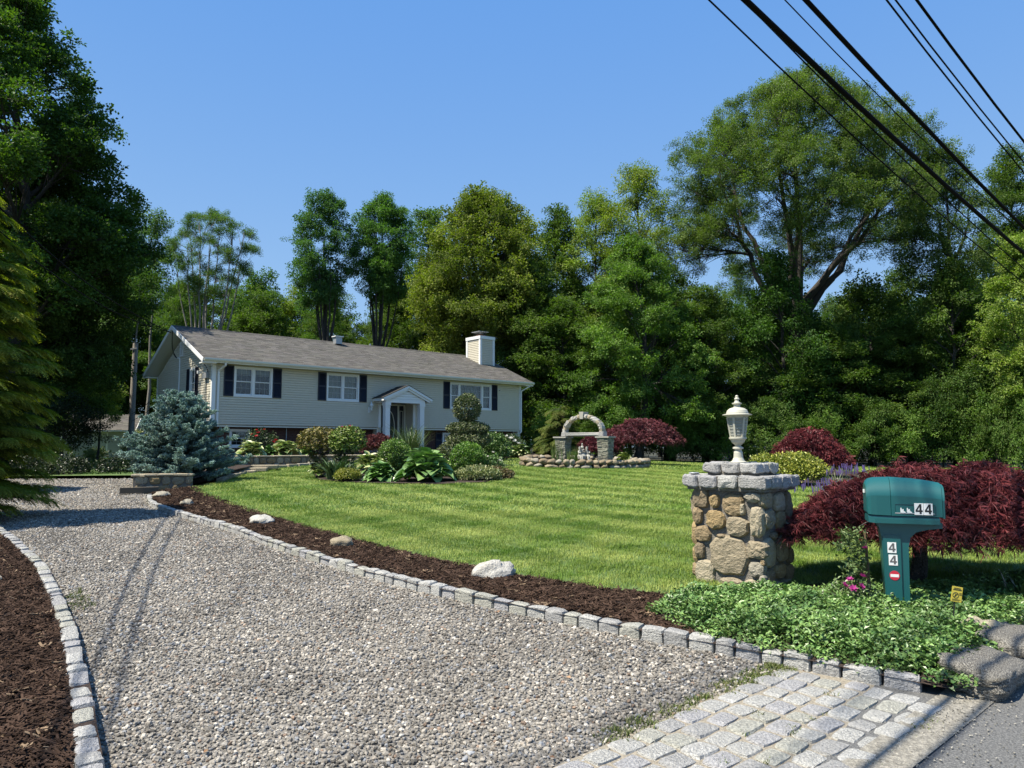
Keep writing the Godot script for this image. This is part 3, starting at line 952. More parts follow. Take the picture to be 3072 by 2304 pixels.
func build_house() -> void:
	R.seed = 41
	M.siding = grainy(21, Color(0.57, 0.535, 0.43), Color(0.61, 0.57, 0.46), 0.02, 2.0, 0.6)
	M.trim = plain(Color(0.74, 0.75, 0.73), 0.45)
	M.glass = plain(Color(0.03, 0.035, 0.035), 0.03)
	M.glass.albedo_color.a = 0.10
	M.glass.transparency = BaseMaterial3D.TRANSPARENCY_ALPHA
	M.muntin = plain(Color(0.38, 0.39, 0.38), 0.6)
	M.room = plain(Color(0.025, 0.024, 0.022), 0.9)
	M.blind = plain(Color(0.20, 0.23, 0.19), 0.8)
	M.shutter = plain(Color(0.0075, 0.0095, 0.022), 0.5)
	M.shingle = grainy(22, Color(0.072, 0.068, 0.060), Color(0.125, 0.119, 0.106), 0.05, 0.7, 0.95)
	M.shingle.vertex_color_use_as_albedo = true
	M.shingle.albedo_color = Color(BOOST, BOOST, BOOST).linear_to_srgb()
	M.shingle_dark = plain(Color(0.018, 0.017, 0.016), 0.9)
	M.brick = grainy(23, Color(0.050, 0.020, 0.015), Color(0.115, 0.048, 0.034), 0.03, 1.1, 0.9, 0.3)
	M.mortar = plain(Color(0.12, 0.10, 0.085), 1.0)
	M.dark_door = plain(Color(0.016, 0.015, 0.018), 0.35)
	M.cream = plain(Color(0.66, 0.65, 0.55), 0.55)
	M.metal = plain(Color(0.34, 0.36, 0.37), 0.4, 0.4)
	M.black = plain(Color(0.012, 0.012, 0.013), 0.5)
	M.clay = plain(Color(0.40, 0.17, 0.10), 0.85)
	M.door_glass = plain(Color(0.035, 0.045, 0.045), 0.06)
	M.milk = plain(Color(0.62, 0.66, 0.64), 0.15)
	M.concrete = grainy(24, Color(0.34, 0.33, 0.30), Color(0.5, 0.48, 0.44), 0.05, 0.8, 0.95, 0.2)

	var h := thing("house", "long beige clapboard raised ranch house with dark blue shutters and a grey shingle roof", "house", Vector3(-12.10, 2.489, -28.6), deg_to_rad(40.85))
	var win1 := Rect2(0.83, 1.16, 1.62, 1.24)
	var win2 := Rect2(4.95, 1.15, 1.62, 1.25)
	var win3 := Rect2(11.77, 1.01, 2.72, 1.36)
	var door := Rect2(7.68, -1.12, 1.93, 2.36)
	var front := Transform3D()
	var holes := [win1, win2, win3, door]
	var inner := func(r: Rect2) -> Rect2: return r.grow(-0.02)
	var wall := part(h, "front_wall", panel_with_holes(Vector2(0.02, HL - 0.02), -0.02, WH, holes.map(inner), 0.18), M.siding)
	var full := func(_y: float) -> Vector2: return Vector2(0.09, HL - 0.09)
	boards(wall, front, WH, holes.map(inner), full, M.siding)
	window(h, Transform3D(Basis(), Vector3(0.83, 1.16, 0)), 1.62, 1.24, [[0.075, 0.76, "hung", 3], [0.86, 1.545, "hung", 3]], "half")
	window(h, Transform3D(Basis(), Vector3(4.95, 1.15, 0)), 1.62, 1.25, [[0.075, 0.76, "hung", 3], [0.86, 1.545, "hung", 3]], "blind")
	window(h, Transform3D(Basis(), Vector3(11.77, 1.01, 0)), 2.72, 1.36, [[0.075, 0.56, "hung", 3], [0.66, 2.06, "fixed", 6], [2.16, 2.645, "hung", 3]], "curtain")
	for s in [[0.42, 1.15, 1.27], [2.46, 1.15, 1.27], [4.53, 1.14, 1.27], [6.58, 1.14, 1.27], [11.35, 1.0, 1.38], [14.51, 1.0, 1.38]]:
		shutter(h, Transform3D(Basis(), Vector3(s[0], s[1], 0.042)), 0.39, s[2])
	# corner posts, bottom trim
	var corner := MB.new()
	corner.box(Vector3(-0.048, -0.03, -0.11), Vector3(0.10, WH, 0.048))
	part(h, "corner_post", corner.mesh(), M.trim)
	part(h, "corner_post", one_box(Vector3(HL - 0.10, -0.03, -0.11), Vector3(HL + 0.03, WH, 0.048)), M.trim)
	part(h, "corner_post", one_box(Vector3(-0.048, -0.03, -HD - 0.03), Vector3(0.03, WH, -HD + 0.10)), M.trim)
	# the gable end on the left, with its boards cut to the slope of the roof
	var side := Transform3D(Basis(Vector3.UP, -PI / 2), Vector3(0, 0, 0))   # wall x runs back from the front corner as -x
	var gx := func(y: float) -> Vector2:
		var half := 4.0 if y < WH else maxf(0.0, 4.0 - (y - WH + 0.06) / PITCH)
		return Vector2(-4.0 - half + (0.1 if y < WH else 0.0), -4.0 + half - (0.1 if y < WH else 0.0))
	var gw := Rect2(-2.85, 1.17, 0.76, 1.28)
	var back_panel := MB.new()
	back_panel.prism(poly([Vector2(-HD + 0.02, -0.02), Vector2(-2.83, -0.02), Vector2(-2.83, WH), Vector2(-HD + 0.02, WH)]), -0.18, 0.0)
	back_panel.prism(poly([Vector2(-2.83, -0.02), Vector2(-2.11, -0.02), Vector2(-2.11, 1.19), Vector2(-2.83, 1.19)]), -0.18, 0.0)
	back_panel.prism(poly([Vector2(-2.83, 2.43), Vector2(-2.11, 2.43), Vector2(-2.11, WH), Vector2(-2.83, WH)]), -0.18, 0.0)
	back_panel.prism(poly([Vector2(-2.11, -0.02), Vector2(-0.02, -0.02), Vector2(-0.02, WH), Vector2(-2.11, WH)]), -0.18, 0.0)
	back_panel.prism(poly([Vector2(-HD, WH), Vector2(0, WH), Vector2(-4, WH + 4 * PITCH - 0.05)]), -0.18, 0.0)
	var gable := part(h, "gable_wall", back_panel.mesh(), M.siding)
	gable.transform = side
	var mirror := Transform3D(Basis(), Vector3.ZERO)
	boards(gable, mirror, WH + 4 * PITCH - 0.14, [gw.grow(-0.02)], gx, M.siding)
	window(h, side * Transform3D(Basis(), Vector3(-2.85, 1.17, 0)), 0.76, 1.28, [[0.075, 0.685, "hung", 3]], "blind")
	shutter(h, side * Transform3D(Basis(), Vector3(-3.26, 1.16, 0.042)), 0.39, 1.3)
	shutter(h, side * Transform3D(Basis(), Vector3(-2.08, 1.16, 0.042)), 0.39, 1.3)
	var vent := part(h, "gable_vent", frame_mesh(0.46, 0.66, 0.05, 0.0, 0.03), M.trim)
	vent.transform = side * Transform3D(Basis(), Vector3(-4.40, 3.12, 0.045))
	for i in 9:
		var sl := MB.new()
		sl.quad(Vector3(0.05, 0.05 + i * 0.062, 0.026), Vector3(0.41, 0.05 + i * 0.062, 0.026), Vector3(0.41, 0.095 + i * 0.062, 0.008), Vector3(0.05, 0.095 + i * 0.062, 0.008))
		part(vent, "vent_slat", sl.mesh(), M.trim)
	# plain walls behind and to the right
	part(h, "rear_wall", one_box(Vector3(0, -1.3, -HD), Vector3(HL, WH, -HD + 0.15)), M.siding)
	var right := MB.new()
	right.prism(poly([Vector2(0, -1.3), Vector2(HD, -1.3), Vector2(HD, WH), Vector2(HD / 2, WH + 4 * PITCH - 0.05), Vector2(0, WH)]), -0.18, 0.0)
	part(h, "end_wall", right.mesh(), M.siding).transform = Transform3D(Basis(Vector3.UP, PI / 2), Vector3(HL, 0, 0))
	for q in [Vector2(0.0, 7.62), Vector2(9.68, HL)]:
		part(h, "floor_overhang", one_box(Vector3(q.x, -0.10, -HD + 0.1), Vector3(q.y, -0.04, -0.004)), M.cream)
	# roof: shingles, ridge cap, deck, fascia, soffit, gutter, rake boards
	var y_e := 2.60
	var y_r := 2.60 + 4.5 * PITCH
	part(h, "roof", slope(-0.56, HL + 0.58, 0.52, y_e, -4.0, y_r, 0.30, 0.135), M.shingle)
	part(h, "rear_roof", slope(-0.56, HL + 0.58, -HD - 0.52, y_e, -4.0, y_r, 0.9, 0.40), M.shingle)
	part(h, "roof_deck", deck(-0.53, HL + 0.55, 0.48, y_e + 0.008, -4.0, y_r - 0.01, 0.10), M.trim)
	part(h, "roof_deck", deck(-0.53, HL + 0.55, -HD - 0.48, y_e + 0.008, -4.0, y_r - 0.01, 0.10), M.trim)
	var cap := MB.new()
	cap.colored = true
	for i in 60:
		var x := -0.56 + i * 0.296
		var k := rnd(0.5, 0.8)
		cap.col = Color(k, k, k)
		for s in [-1.0, 1.0]:
			var q := [Vector3(x, y_r + 0.022, -4.0), Vector3(x + 0.31, y_r + 0.016, -4.0), Vector3(x + 0.31, y_r - 0.05, -4.0 + s * 0.15), Vector3(x, y_r - 0.044, -4.0 + s * 0.15)]
			if s > 0:
				q.reverse()
			cap.quad(q[0], q[1], q[2], q[3])
	part(h, "ridge_cap", cap.mesh(), M.shingle)
	part(h, "fascia", one_box(Vector3(-0.50, 2.44, 0.455), Vector3(HL + 0.52, 2.58, 0.478)), M.trim)
	part(h, "soffit", one_box(Vector3(-0.50, 2.462, 0.02), Vector3(HL + 0.52, 2.475, 0.454)), M.cream)
	var gut := MB.new()
	gut.prism(poly([Vector2(0.48, 2.49), Vector2(0.56, 2.49), Vector2(0.60, 2.545), Vector2(0.60, 2.605), Vector2(0.592, 2.605), Vector2(0.588, 2.55), Vector2(0.552, 2.50), Vector2(0.488, 2.50), Vector2(0.488, 2.59), Vector2(0.48, 2.59)]), -HL - 0.55, 0.53)
	var g := part(h, "gutter", gut.mesh(), M.cream)
	g.transform = Transform3D(Basis(Vector3(0, 0, 1), Vector3(0, 1, 0), Vector3(-1, 0, 0)), Vector3.ZERO)
	g.transform = Transform3D(Basis(Vector3(0, 0, 1), Vector3(0, 1, 0), Vector3(-1, 0, 0)), Vector3.ZERO)
	for s in [0, 1]:
		var x: float = -0.565 if s == 0 else HL + 0.555
		for t in [0.50, -HD - 0.50]:
			var rb := MB.new()
			rb.quad(Vector3(x, y_e - 0.17, t), Vector3(x, y_r - 0.17, -4), Vector3(x, y_r + 0.002, -4), Vector3(x, y_e + 0.002, t))
			rb.bar(Vector3(x, y_e - 0.085, t), Vector3(x, y_r - 0.085, -4), 0.03, 0.17)
			part(h, "rake_board", rb.mesh(), M.trim)
	part(h, "eave_return", one_box(Vector3(-0.56, 2.41, 0.01), Vector3(-0.03, 2.45, 0.47)), M.trim)
	part(h, "eave_return", one_box(Vector3(-0.56, 2.41, -HD - 0.47), Vector3(-0.03, 2.45, -HD)), M.trim)
	part(h, "eave_return", one_box(Vector3(HL + 0.03, 2.41, 0.01), Vector3(HL + 0.55, 2.45, 0.47)), M.trim)
	# downspouts
	part(h, "downspout", downspout([Vector3(0.33, 2.50, 0.50), Vector3(0.33, 2.36, 0.45), Vector3(0.20, 2.16, 0.075), Vector3(0.20, -0.1, 0.075)], 0.075), M.trim)
	part(h, "downspout", downspout([Vector3(HL + 0.34, 2.50, 0.50), Vector3(HL + 0.34, 2.42, 0.48), Vector3(HL - 0.02, 2.12, 0.09), Vector3(HL - 0.02, -0.15, 0.09), Vector3(HL - 0.32, -0.36, -0.24), Vector3(HL - 0.32, -1.22, -0.24)], 0.075), M.trim)
	# chimney in its clapboard chase
	var ch := part(h, "chimney", one_box(Vector3(15.62, 3.2, -3.55), Vector3(16.56, 5.26, -2.35)), M.siding)
	for f in [[Transform3D(Basis(), Vector3(0, 3.2, -2.35)), Vector2(15.70, 16.48)], [Transform3D(Basis(Vector3.UP, -PI / 2), Vector3(15.62, 3.2, 0)), Vector2(-3.47, -2.43)]]:
		var e: Vector2 = f[1]
		boards(ch, f[0], 2.05, [], func(_y: float) -> Vector2: return e, M.siding)
	for q in [Vector2(15.62, -2.35), Vector2(16.56, -2.35), Vector2(15.62, -3.55), Vector2(16.56, -3.55)]:
		part(ch, "corner_trim", one_box(Vector3(q.x - 0.07, 3.2, q.y - 0.07), Vector3(q.x + 0.07, 5.25, q.y + 0.07)).duplicate(), M.trim).scale = Vector3(1, 1, 1)
	part(ch, "cornice", one_box(Vector3(15.53, 5.26, -3.64), Vector3(16.65, 5.44, -2.26)), M.trim)
	part(ch, "flue", one_box(Vector3(15.88, 5.44, -3.15), Vector3(16.30, 5.58, -2.75)), M.clay)
	var cage := MB.new()
	for i in 7:
		for q in [Vector2(15.80 + i * 0.09, -3.25), Vector2(15.80 + i * 0.09, -2.65), Vector2(15.80, -3.25 + i * 0.1), Vector2(16.34, -3.25 + i * 0.1)]:
			cage.box(Vector3(q.x - 0.008, 5.44, q.y - 0.008), Vector3(q.x + 0.008, 5.74, q.y + 0.008))
	part(ch, "spark_cage", cage.mesh(), M.black)
	part(ch, "flue_cover", one_box(Vector3(15.72, 5.74, -3.33), Vector3(16.42, 5.765, -2.57)), M.metal)
	# vent near the ridge
	var rv := part(h, "roof_vent", one_box(Vector3(7.10, 4.30, -3.72), Vector3(7.44, 4.66, -3.40)), M.metal)
	part(rv, "vent_cap", one_box(Vector3(7.04, 4.66, -3.78), Vector3(7.50, 4.70, -3.34)), M.trim)
	part(h, "pipe_collar", pipe([Vector3(9.6, 4.42, -4.35), Vector3(9.6, 4.62, -4.35)], 0.05), M.metal)
	# brick storey under the overhang
	var brick := MB.new()
	var mort := MB.new()
	var low := [Rect2(11.62, -1.02, 0.80, 0.78), Rect2(0.88, -0.92, 0.8, 0.72), Rect2(7.62, -1.3, 2.05, 1.3)]
	mort.xf = Transform3D(Basis(), Vector3(0, 0, -0.40))
	for m in 1:
		part(h, "foundation_wall", panel_with_holes(Vector2(0.4, HL - 0.2), -1.45, -0.02, low, 0.2), M.mortar).position.z = -0.40
	for j in 19:
		var y := -1.43 + j * 0.0745
		var x := 0.4 - (0.11 if j % 2 else 0.0)
		while x < HL - 0.25:
			var a := maxf(0.4, x + 0.005)
			var c := minf(HL - 0.2, x + 0.211)
			x += 0.216
			var m := Vector2((a + c) / 2, y + 0.03)
			var out := false
			for r: Rect2 in low:
				if r.grow(0.05).has_point(m):
					out = true
			if not out:
				brick.box(Vector3(a, y, -0.41), Vector3(c, y + 0.064, -0.392 + rnd(-0.002, 0.002)))
	part(h, "brickwork", brick.mesh(), M.brick).set_meta("kind", "stuff")
	window(h, Transform3D(Basis(), Vector3(11.60, -1.04, -0.40)), 0.84, 0.82, [[0.075, 0.765, "hung", 3]], "half")
	window(h, Transform3D(Basis(), Vector3(0.86, -0.94, -0.40)), 0.84, 0.76, [[0.075, 0.765, "hung", 3]], "half")
	shutter(h, Transform3D(Basis(), Vector3(11.18, -1.05, -0.385)), 0.39, 0.84)
	part(h, "end_post", one_box(Vector3(HL - 0.20, -1.45, -0.45), Vector3(HL - 0.05, -0.02, -0.33)), M.trim)
	part(h, "meter_pipe", pipe([Vector3(3.3, -1.4, -0.36), Vector3(3.3, -0.05, -0.36)], 0.022), M.metal)
	# small roofs over the side doors, at either end
	for q in [[HL + 0.1, -1.6, 1.0], [-0.1, -HD + 0.6, -1.0]]:
		var sr := MB.new()
		var x: float = q[0]
		var z: float = q[1]
		var w: float = q[2] * 0.75
		sr.quad(Vector3(x, -0.06, z), Vector3(x + w, -0.42, z), Vector3(x + w, -0.42, z - 1.2), Vector3(x, -0.06, z - 1.2))
		sr.box(Vector3(minf(x, x + w), -0.50, z - 1.2), Vector3(maxf(x, x + w), -0.425, z))
		part(h, "side_door_roof", sr.mesh(), M.metal)
	build_porch(h)
	# service entry on the gable: mast, wires, small fittings
	part(h, "service_mast", pipe([side * Vector3(-4.3, -0.9, 0.07), side * Vector3(-4.3, 3.0, 0.07), side * Vector3(-4.34, 3.08, 0.10), side * Vector3(-4.46, 3.06, 0.13)], 0.035), M.trim)
	for i in 3:
		var o := i * 0.09
		var w := MB.new()
		var q := PackedVector3Array()
		for t in 9:
			var f := t / 8.0
			q.append(side * Vector3(lerpf(-4.46, -4.1 + o * 0.5, f) - sin(f * PI) * (0.25 + o), lerpf(3.05, 4.28, f) - sin(f * PI) * (0.30 - o), lerpf(0.14, 0.50, f)))
		var rr := PackedFloat32Array()
		rr.resize(9); rr.fill(0.014)
		w.tube(q, rr, 5)
		part(h, "service_wire", w.mesh(), M.black)
	part(h, "floodlight", one_box(Vector3(-0.22, 2.12, -1.35), Vector3(-0.02, 2.24, -1.22)), M.trim)
	part(h, "cable_box", one_box(Vector3(-0.16, 1.88, -0.85), Vector3(-0.02, 2.12, -0.35)), M.metal)
	part(h, "cable_drop", pipe([Vector3(-0.05, 1.88, -0.62), Vector3(-0.04, 0.0, -0.60), Vector3(-0.04, -1.2, -0.60)], 0.014), M.black)
	part(h, "cable_drop", pipe([Vector3(-0.05, 2.12, -0.5), Vector3(-0.12, 2.3, -0.4), Vector3(-0.3, 2.42, -0.2)], 0.014), M.black)
	var cam := part(h, "camera_dome", pipe([Vector3(15.02, 2.14, 0.01), Vector3(15.02, 2.13, 0.10)], 0.028), M.trim)
	part(cam, "lens", pipe([Vector3(15.02, 2.115, 0.07), Vector3(15.02, 2.10, 0.12)], 0.022), M.black)

func build_porch(h: Node3D) -> void:
	# recess with the door at its back
	var x0 := 7.68
	var x1 := 9.61
	for s in [[x0, 1.0], [x1, -1.0]]:
		var rw := part(h, "porch_side_wall", one_box(Vector3(minf(s[0], s[0] - s[1] * 0.1), -1.12, -0.78), Vector3(maxf(s[0], s[0] - s[1] * 0.1), 1.24, -0.02)), M.siding)
		boards(rw, Transform3D(Basis(Vector3.UP, s[1] * PI / 2), Vector3(s[0], -1.12, 0)), 2.36, [], func(_y: float) -> Vector2: return Vector2(0.03, 0.74) if s[1] > 0 else Vector2(-0.74, -0.03), M.siding)
		part(h, "porch_pilaster", one_box(Vector3(s[0] - 0.06, -0.02, 0.0), Vector3(s[0] + 0.06, 1.24, 0.06)), M.trim)
	part(h, "porch_ceiling", one_box(Vector3(x0, 1.20, -0.78), Vector3(x1, 1.235, 0.0)), M.cream)
	part(h, "porch_floor", one_box(Vector3(7.35, -1.20, -0.80), Vector3(9.95, -1.10, 1.15)), M.concrete)
	part(h, "porch_step", one_box(Vector3(7.5, -1.34, 1.14), Vector3(9.8, -1.20, 1.5)), M.concrete)
	var unit := part(h, "door_frame", frame_mesh(1.83, 2.26, 0.07, -0.76, -0.66), M.cream)
	unit.position = Vector3(x0 + 0.05, -1.11, 0)
	for x in [0.36, 1.38]:
		part(unit, "jamb", one_box(Vector3(x, 0.07, -0.755), Vector3(x + 0.085, 2.19, -0.662)), M.cream)
	part(unit, "backing", one_box(Vector3(0.02, 0.02, -0.80), Vector3(1.81, 2.24, -0.77)), M.dark_door)
	var leaf := part(unit, "door", one_box(Vector3(0.445, 0.07, -0.75), Vector3(1.38, 2.19, -0.70)), M.dark_door)
	# the oval light's cream moulding
	var ring := MB.new()
	var pr := PackedVector3Array()
	var rr := PackedFloat32Array()
	for i in 33:
		var a := TAU * i / 32.0
		pr.append(Vector3(0.9125 + 0.30 * cos(a), 1.12 + 0.80 * sin(a) * (1.0 if absf(sin(a)) < 2 else 1.0), -0.70))
		rr.append(0.022)
	ring.tube(pr, rr, 6, false)
	part(unit, "oval_moulding", ring.mesh(), M.cream)
	var oval := MB.new()
	var op := PackedVector2Array()
	for i in 32:
		op.append(Vector2(0.9125 + 0.29 * cos(TAU * i / 32.0), 1.12 + 0.79 * sin(TAU * i / 32.0)))
	oval.prism(op, -0.699, -0.693)
	part(unit, "oval_glass", oval.mesh(), M.door_glass)
	part(unit, "door_handle", one_box(Vector3(0.49, 0.92, -0.70), Vector3(0.53, 1.12, -0.65)), M.metal)
	for x in [0.09, 1.485]:
		var sl := part(unit, "sidelight", one_box(Vector3(x, 0.07, -0.75), Vector3(x + 0.255, 2.19, -0.72)), M.dark_door)
		var mould := MB.new()
		mould.box(Vector3(x + 0.04, 0.25, -0.72), Vector3(x + 0.065, 1.95, -0.705)); mould.box(Vector3(x + 0.19, 0.25, -0.72), Vector3(x + 0.215, 1.95, -0.705))
		mould.box(Vector3(x + 0.065, 1.925, -0.72), Vector3(x + 0.19, 1.95, -0.705)); mould.box(Vector3(x + 0.065, 0.25, -0.72), Vector3(x + 0.19, 0.275, -0.705))
		part(unit, "sidelight_moulding", mould.mesh(), M.cream)
	# portico
	var xa := 7.30
	var xb := 9.98
	var xm := (xa + xb) / 2
	var rise := 0.60
	var y := 1.32
	var zf := 1.05
	for x in [7.60, 9.50]:
		var col := part(h, "porch_column", one_box(Vector3(x - 0.12, -1.10, 0.68), Vector3(x + 0.12, 1.12, 0.92)), M.trim)
		part(col, "capital", one_box(Vector3(x - 0.15, 0.98, 0.65), Vector3(x + 0.15, 1.13, 0.95)), M.trim)
		part(col, "capital_band", one_box(Vector3(x - 0.135, 0.90, 0.665), Vector3(x + 0.135, 0.94, 0.935)), M.trim)
		part(col, "plinth", one_box(Vector3(x - 0.15, -1.10, 0.65), Vector3(x + 0.15, -0.96, 0.95)), M.trim)
	var beam := MB.new()
	beam.box(Vector3(7.46, 1.13, 0.66), Vector3(9.64, 1.30, 0.94))
	beam.box(Vector3(7.46, 1.13, 0.02), Vector3(7.72, 1.30, 0.66)); beam.box(Vector3(9.38, 1.13, 0.02), Vector3(9.64, 1.30, 0.66))
	part(h, "portico_beam", beam.mesh(), M.trim)
	var ped := MB.new()
	ped.prism(poly([Vector2(7.5, 1.302), Vector2(9.78, 1.302), Vector2(xm, 1.302 + rise * 0.87)]), 0.70, 0.90)
	var tym := part(h, "pediment", ped.mesh(), M.trim)
	for j in 4:
		var yy := 1.31 + j * 0.125
		var half := (xb - xa) / 2 * (1.0 - (yy + 0.12 - 1.30) / rise) - 0.12
		if half > 0.1:
			part(tym, "pediment_board", lap(xm - half, xm + half, 0.125), M.trim).position = Vector3(0, yy, 0.90)
	for s in [[xa, 1.0], [xb, -1.0]]:
		var rb := MB.new()
		rb.bar(Vector3(s[0], y - 0.03, zf), Vector3(xm, y + rise - 0.03, zf), 0.05, 0.13)
		rb.bar(Vector3(s[0] + s[1] * 0.1, y - 0.10, zf - 0.05), Vector3(xm, y + rise - 0.145, zf - 0.05), 0.05, 0.10)
		part(h, "portico_rake", rb.mesh(), M.trim)
		var rf := MB.new()
		var up := Vector3(0, 0.05, 0)
		var a := Vector3(s[0] - s[1] * 0.03, y + 0.035, zf + 0.03)
		var c := Vector3(xm, y + rise + 0.05, zf + 0.03)
		var back := Vector3(0, 0, -zf - 0.03)
		if s[1] > 0:
			rf.quad(a, c, c + back, a + back)
		else:
			rf.quad(c, a, a + back, c + back)
		rf.bar(a - Vector3(0, 0.012, 0), c - Vector3(0, 0.012, 0), 0.012, 0.02)
		rf.bar(a - Vector3(0, 0.012, 0), a + back - Vector3(0, 0.012, 0), 0.012, 0.02)
		part(h, "portico_roof", rf.mesh(), M.shingle_dark)
		part(h, "portico_fascia", one_box(Vector3(minf(s[0], s[0] + s[1] * 0.02), 1.20, 0.03), Vector3(maxf(s[0], s[0] + s[1] * 0.02), 1.33, zf)), M.trim)
		part(h, "portico_soffit", one_box(Vector3(minf(s[0] + s[1] * 0.02, s[0] + s[1] * 0.2), 1.205, 0.03), Vector3(maxf(s[0] + s[1] * 0.02, s[0] + s[1] * 0.2), 1.22, zf)), M.trim)
	# coach lantern left of the porch
	var l := MB.new()
	l.box(Vector3(7.06, 0.66, 0.02), Vector3(7.18, 0.94, 0.05))
	var lamp := part(h, "wall_lantern", l.mesh(), M.trim)
	part(lamp, "lantern_arm", pipe([Vector3(7.12, 0.72, 0.05), Vector3(7.13, 0.68, 0.14), Vector3(7.15, 0.74, 0.2)], 0.014), M.trim)
	var body := MB.new()
	body.xf = Transform3D(Basis(), Vector3(7.15, 0.74, 0.2))
	body.lathe(poly([Vector2(0.02, 0), Vector2(0.05, 0.02), Vector2(0.075, 0.24)]), 6)
	part(lamp, "lantern_glass", body.mesh(), M.milk)
	var top := MB.new()
	top.xf = body.xf
	top.lathe(poly([Vector2(0.0, 0.24), Vector2(0.095, 0.24), Vector2(0.085, 0.28), Vector2(0.03, 0.36), Vector2(0.012, 0.42), Vector2(0.0, 0.46)]), 8)
	part(lamp, "lantern_top", top.mesh(), M.trim)
# ---- leaves, sprays and the clumps that crowns are made of ----
func leaf(b: MB, at: Vector3, dir: Vector3, up: Vector3, len_: float, w: float, fold := 0.15) -> void:   # a folded diamond
	dir = dir.normalized()
	var s := dir.cross(up)
	s = s.normalized() if s.length() > 0.01 else dir.cross(Vector3.RIGHT).normalized()
	var n := s.cross(dir)
	var m := at + dir * len_ * 0.45
	b.tri(at, m + s * w * 0.5 + n * fold * w, at + dir * len_ - n * len_ * 0.08)
	b.tri(at, at + dir * len_ - n * len_ * 0.08, m - s * w * 0.5 + n * fold * w)

func leaf_clump(seed_: int, n: int, r: Vector3, len_: float, w: float, droop: float) -> ArrayMesh:
	R.seed = seed_
	var b := MB.new()
	b.colored = true
	for i in n:
		var q := ball()
		var p := Vector3(q.x * r.x, q.y * r.y, q.z * r.z) * pow(rnd(0.05, 1), 0.45)
		var dir := (Vector3(p.x, 0, p.z).normalized() * 0.9 + ball() * 0.8 + Vector3(0, -droop, 0))
		var up := (Vector3.UP + ball() * 0.75).normalized()
		var k := rnd(0.72, 1.28)
		b.col = Color(k * rnd(0.9, 1.12), k, k * rnd(0.85, 1.1))
		leaf(b, p, dir, up, len_ * rnd(0.7, 1.25), w * rnd(0.8, 1.2))
	return b.mesh()

func frond(seed_: int, len_: float, pairs: int, spread: float, w: float, droop: float) -> ArrayMesh:   # a flat needled spray along +x
	R.seed = seed_
	var b := MB.new()
	b.colored = true
	for k in 3:
		var turn := Basis.from_euler(Vector3(rnd(-0.5, 0.5), rnd(-0.7, 0.7), rnd(-0.3, 0.3)))
		var L := len_ * rnd(0.65, 1.05)
		for i in pairs:
			var t := (i + 0.6) / pairs
			var at := turn * Vector3(L * t, -droop * t * t * L, 0)
			for s in [-1.0, 1.0]:
				var q := rnd(0.7, 1.3)
				b.col = Color(q * lerpf(0.85, 1.2, t), q, q * 0.95)
				var dir: Vector3 = turn * Vector3(0.75, rnd(-0.25, 0.05) - droop * t, s * 0.9)
				leaf(b, at, dir, Vector3.UP + ball() * 0.3, spread * (1.1 - t * 0.75) * rnd(0.8, 1.2), w, 0.05)
	return b.mesh()

func needle_twig(seed_: int, len_: float, n: int, needle: float, w: float) -> ArrayMesh:   # a bristly twig along +x
	R.seed = seed_
	var b := MB.new()
	b.colored = true
	for k in 4:
		var turn := Basis.from_euler(Vector3(0, rnd(-0.9, 0.9) if k else 0.0, rnd(-0.15, 0.35)))
		var base := Vector3(0.25 * len_ * k * 0.5, 0, 0)
		var L := len_ * (1.0 if k == 0 else 0.55)
		for i in n:
			var t := rnd(0.0, 1.0)
			var a := rnd(0, TAU)
			var out := Vector3(0.75, cos(a), sin(a)).normalized()
			var p := base + turn * Vector3(L * t, 0, 0)
			var tip := p + turn * out * needle * rnd(0.7, 1.15)
			var s := (turn * out.cross(Vector3(0, sin(a), cos(a)))).normalized() * w
			var q := rnd(0.7, 1.3)
			b.col = Color(q, q, q * rnd(0.95, 1.1))
			b.tri(p - s, p + s, tip)
	return b.mesh()

func lace_spray(seed_: int, leaves: int, lobes: int, len_: float, w: float, r: float) -> ArrayMesh:   # cut-leaf maple: narrow hanging lobes
	R.seed = seed_
	var b := MB.new()
	b.colored = true
	for i in leaves:
		var at := Vector3(rnd(-r, r), rnd(-r, r) * 0.4, rnd(-r, r))
		var head := rnd(0, TAU)
		var q := rnd(0.7, 1.3)
		b.col = Color(q * rnd(0.9, 1.1), q, q)
		for j in lobes:
			var a := head + (j - (lobes - 1) * 0.5) * 0.42
			var dir := Vector3(cos(a), rnd(-0.95, 0.15), sin(a))
			var L := len_ * (1.0 - absf(j - (lobes - 1) * 0.5) / lobes * 0.9) * rnd(0.8, 1.15)
			var d := dir.normalized()
			var s := d.cross(Vector3.UP).normalized() * w * 0.5
			var m := at + d * L * 0.5
			var tip := at + d * L + Vector3(0, -L * 0.22, 0)
			b.tri(at, m + s, tip); b.tri(at, tip, m - s)
	return b.mesh()

func strap(seed_: int, n: int, h: float, r: float, w: float, bend: float) -> ArrayMesh:   # arching grass-like leaves
	R.seed = seed_
	var b := MB.new()
	b.colored = true
	for i in n:
		var a := rnd(0, TAU)
		var o := Vector3(cos(a), 0, sin(a))
		var p := o * rnd(0, r) * 0.4
		var hh := h * rnd(0.55, 1.0)
		var reach := bend * hh * rnd(0.2, 1.0)
		var side := o.cross(Vector3.UP).normalized() * w * 0.5
		var k := rnd(0.7, 1.3)
		b.col = Color(k * rnd(0.9, 1.15), k, k)
		var last := p
		var lw := 1.0
		for j in range(1, 6):
			var t := j / 5.0
			var q := p + Vector3(0, hh * (t - 0.32 * bend * t * t * t), 0) + o * reach * t * t
			var nw := 1.0 - 0.9 * t * t
			b.quad(last - side * lw, last + side * lw, q + side * nw, q - side * nw)
			last = q; lw = nw
	return b.mesh()

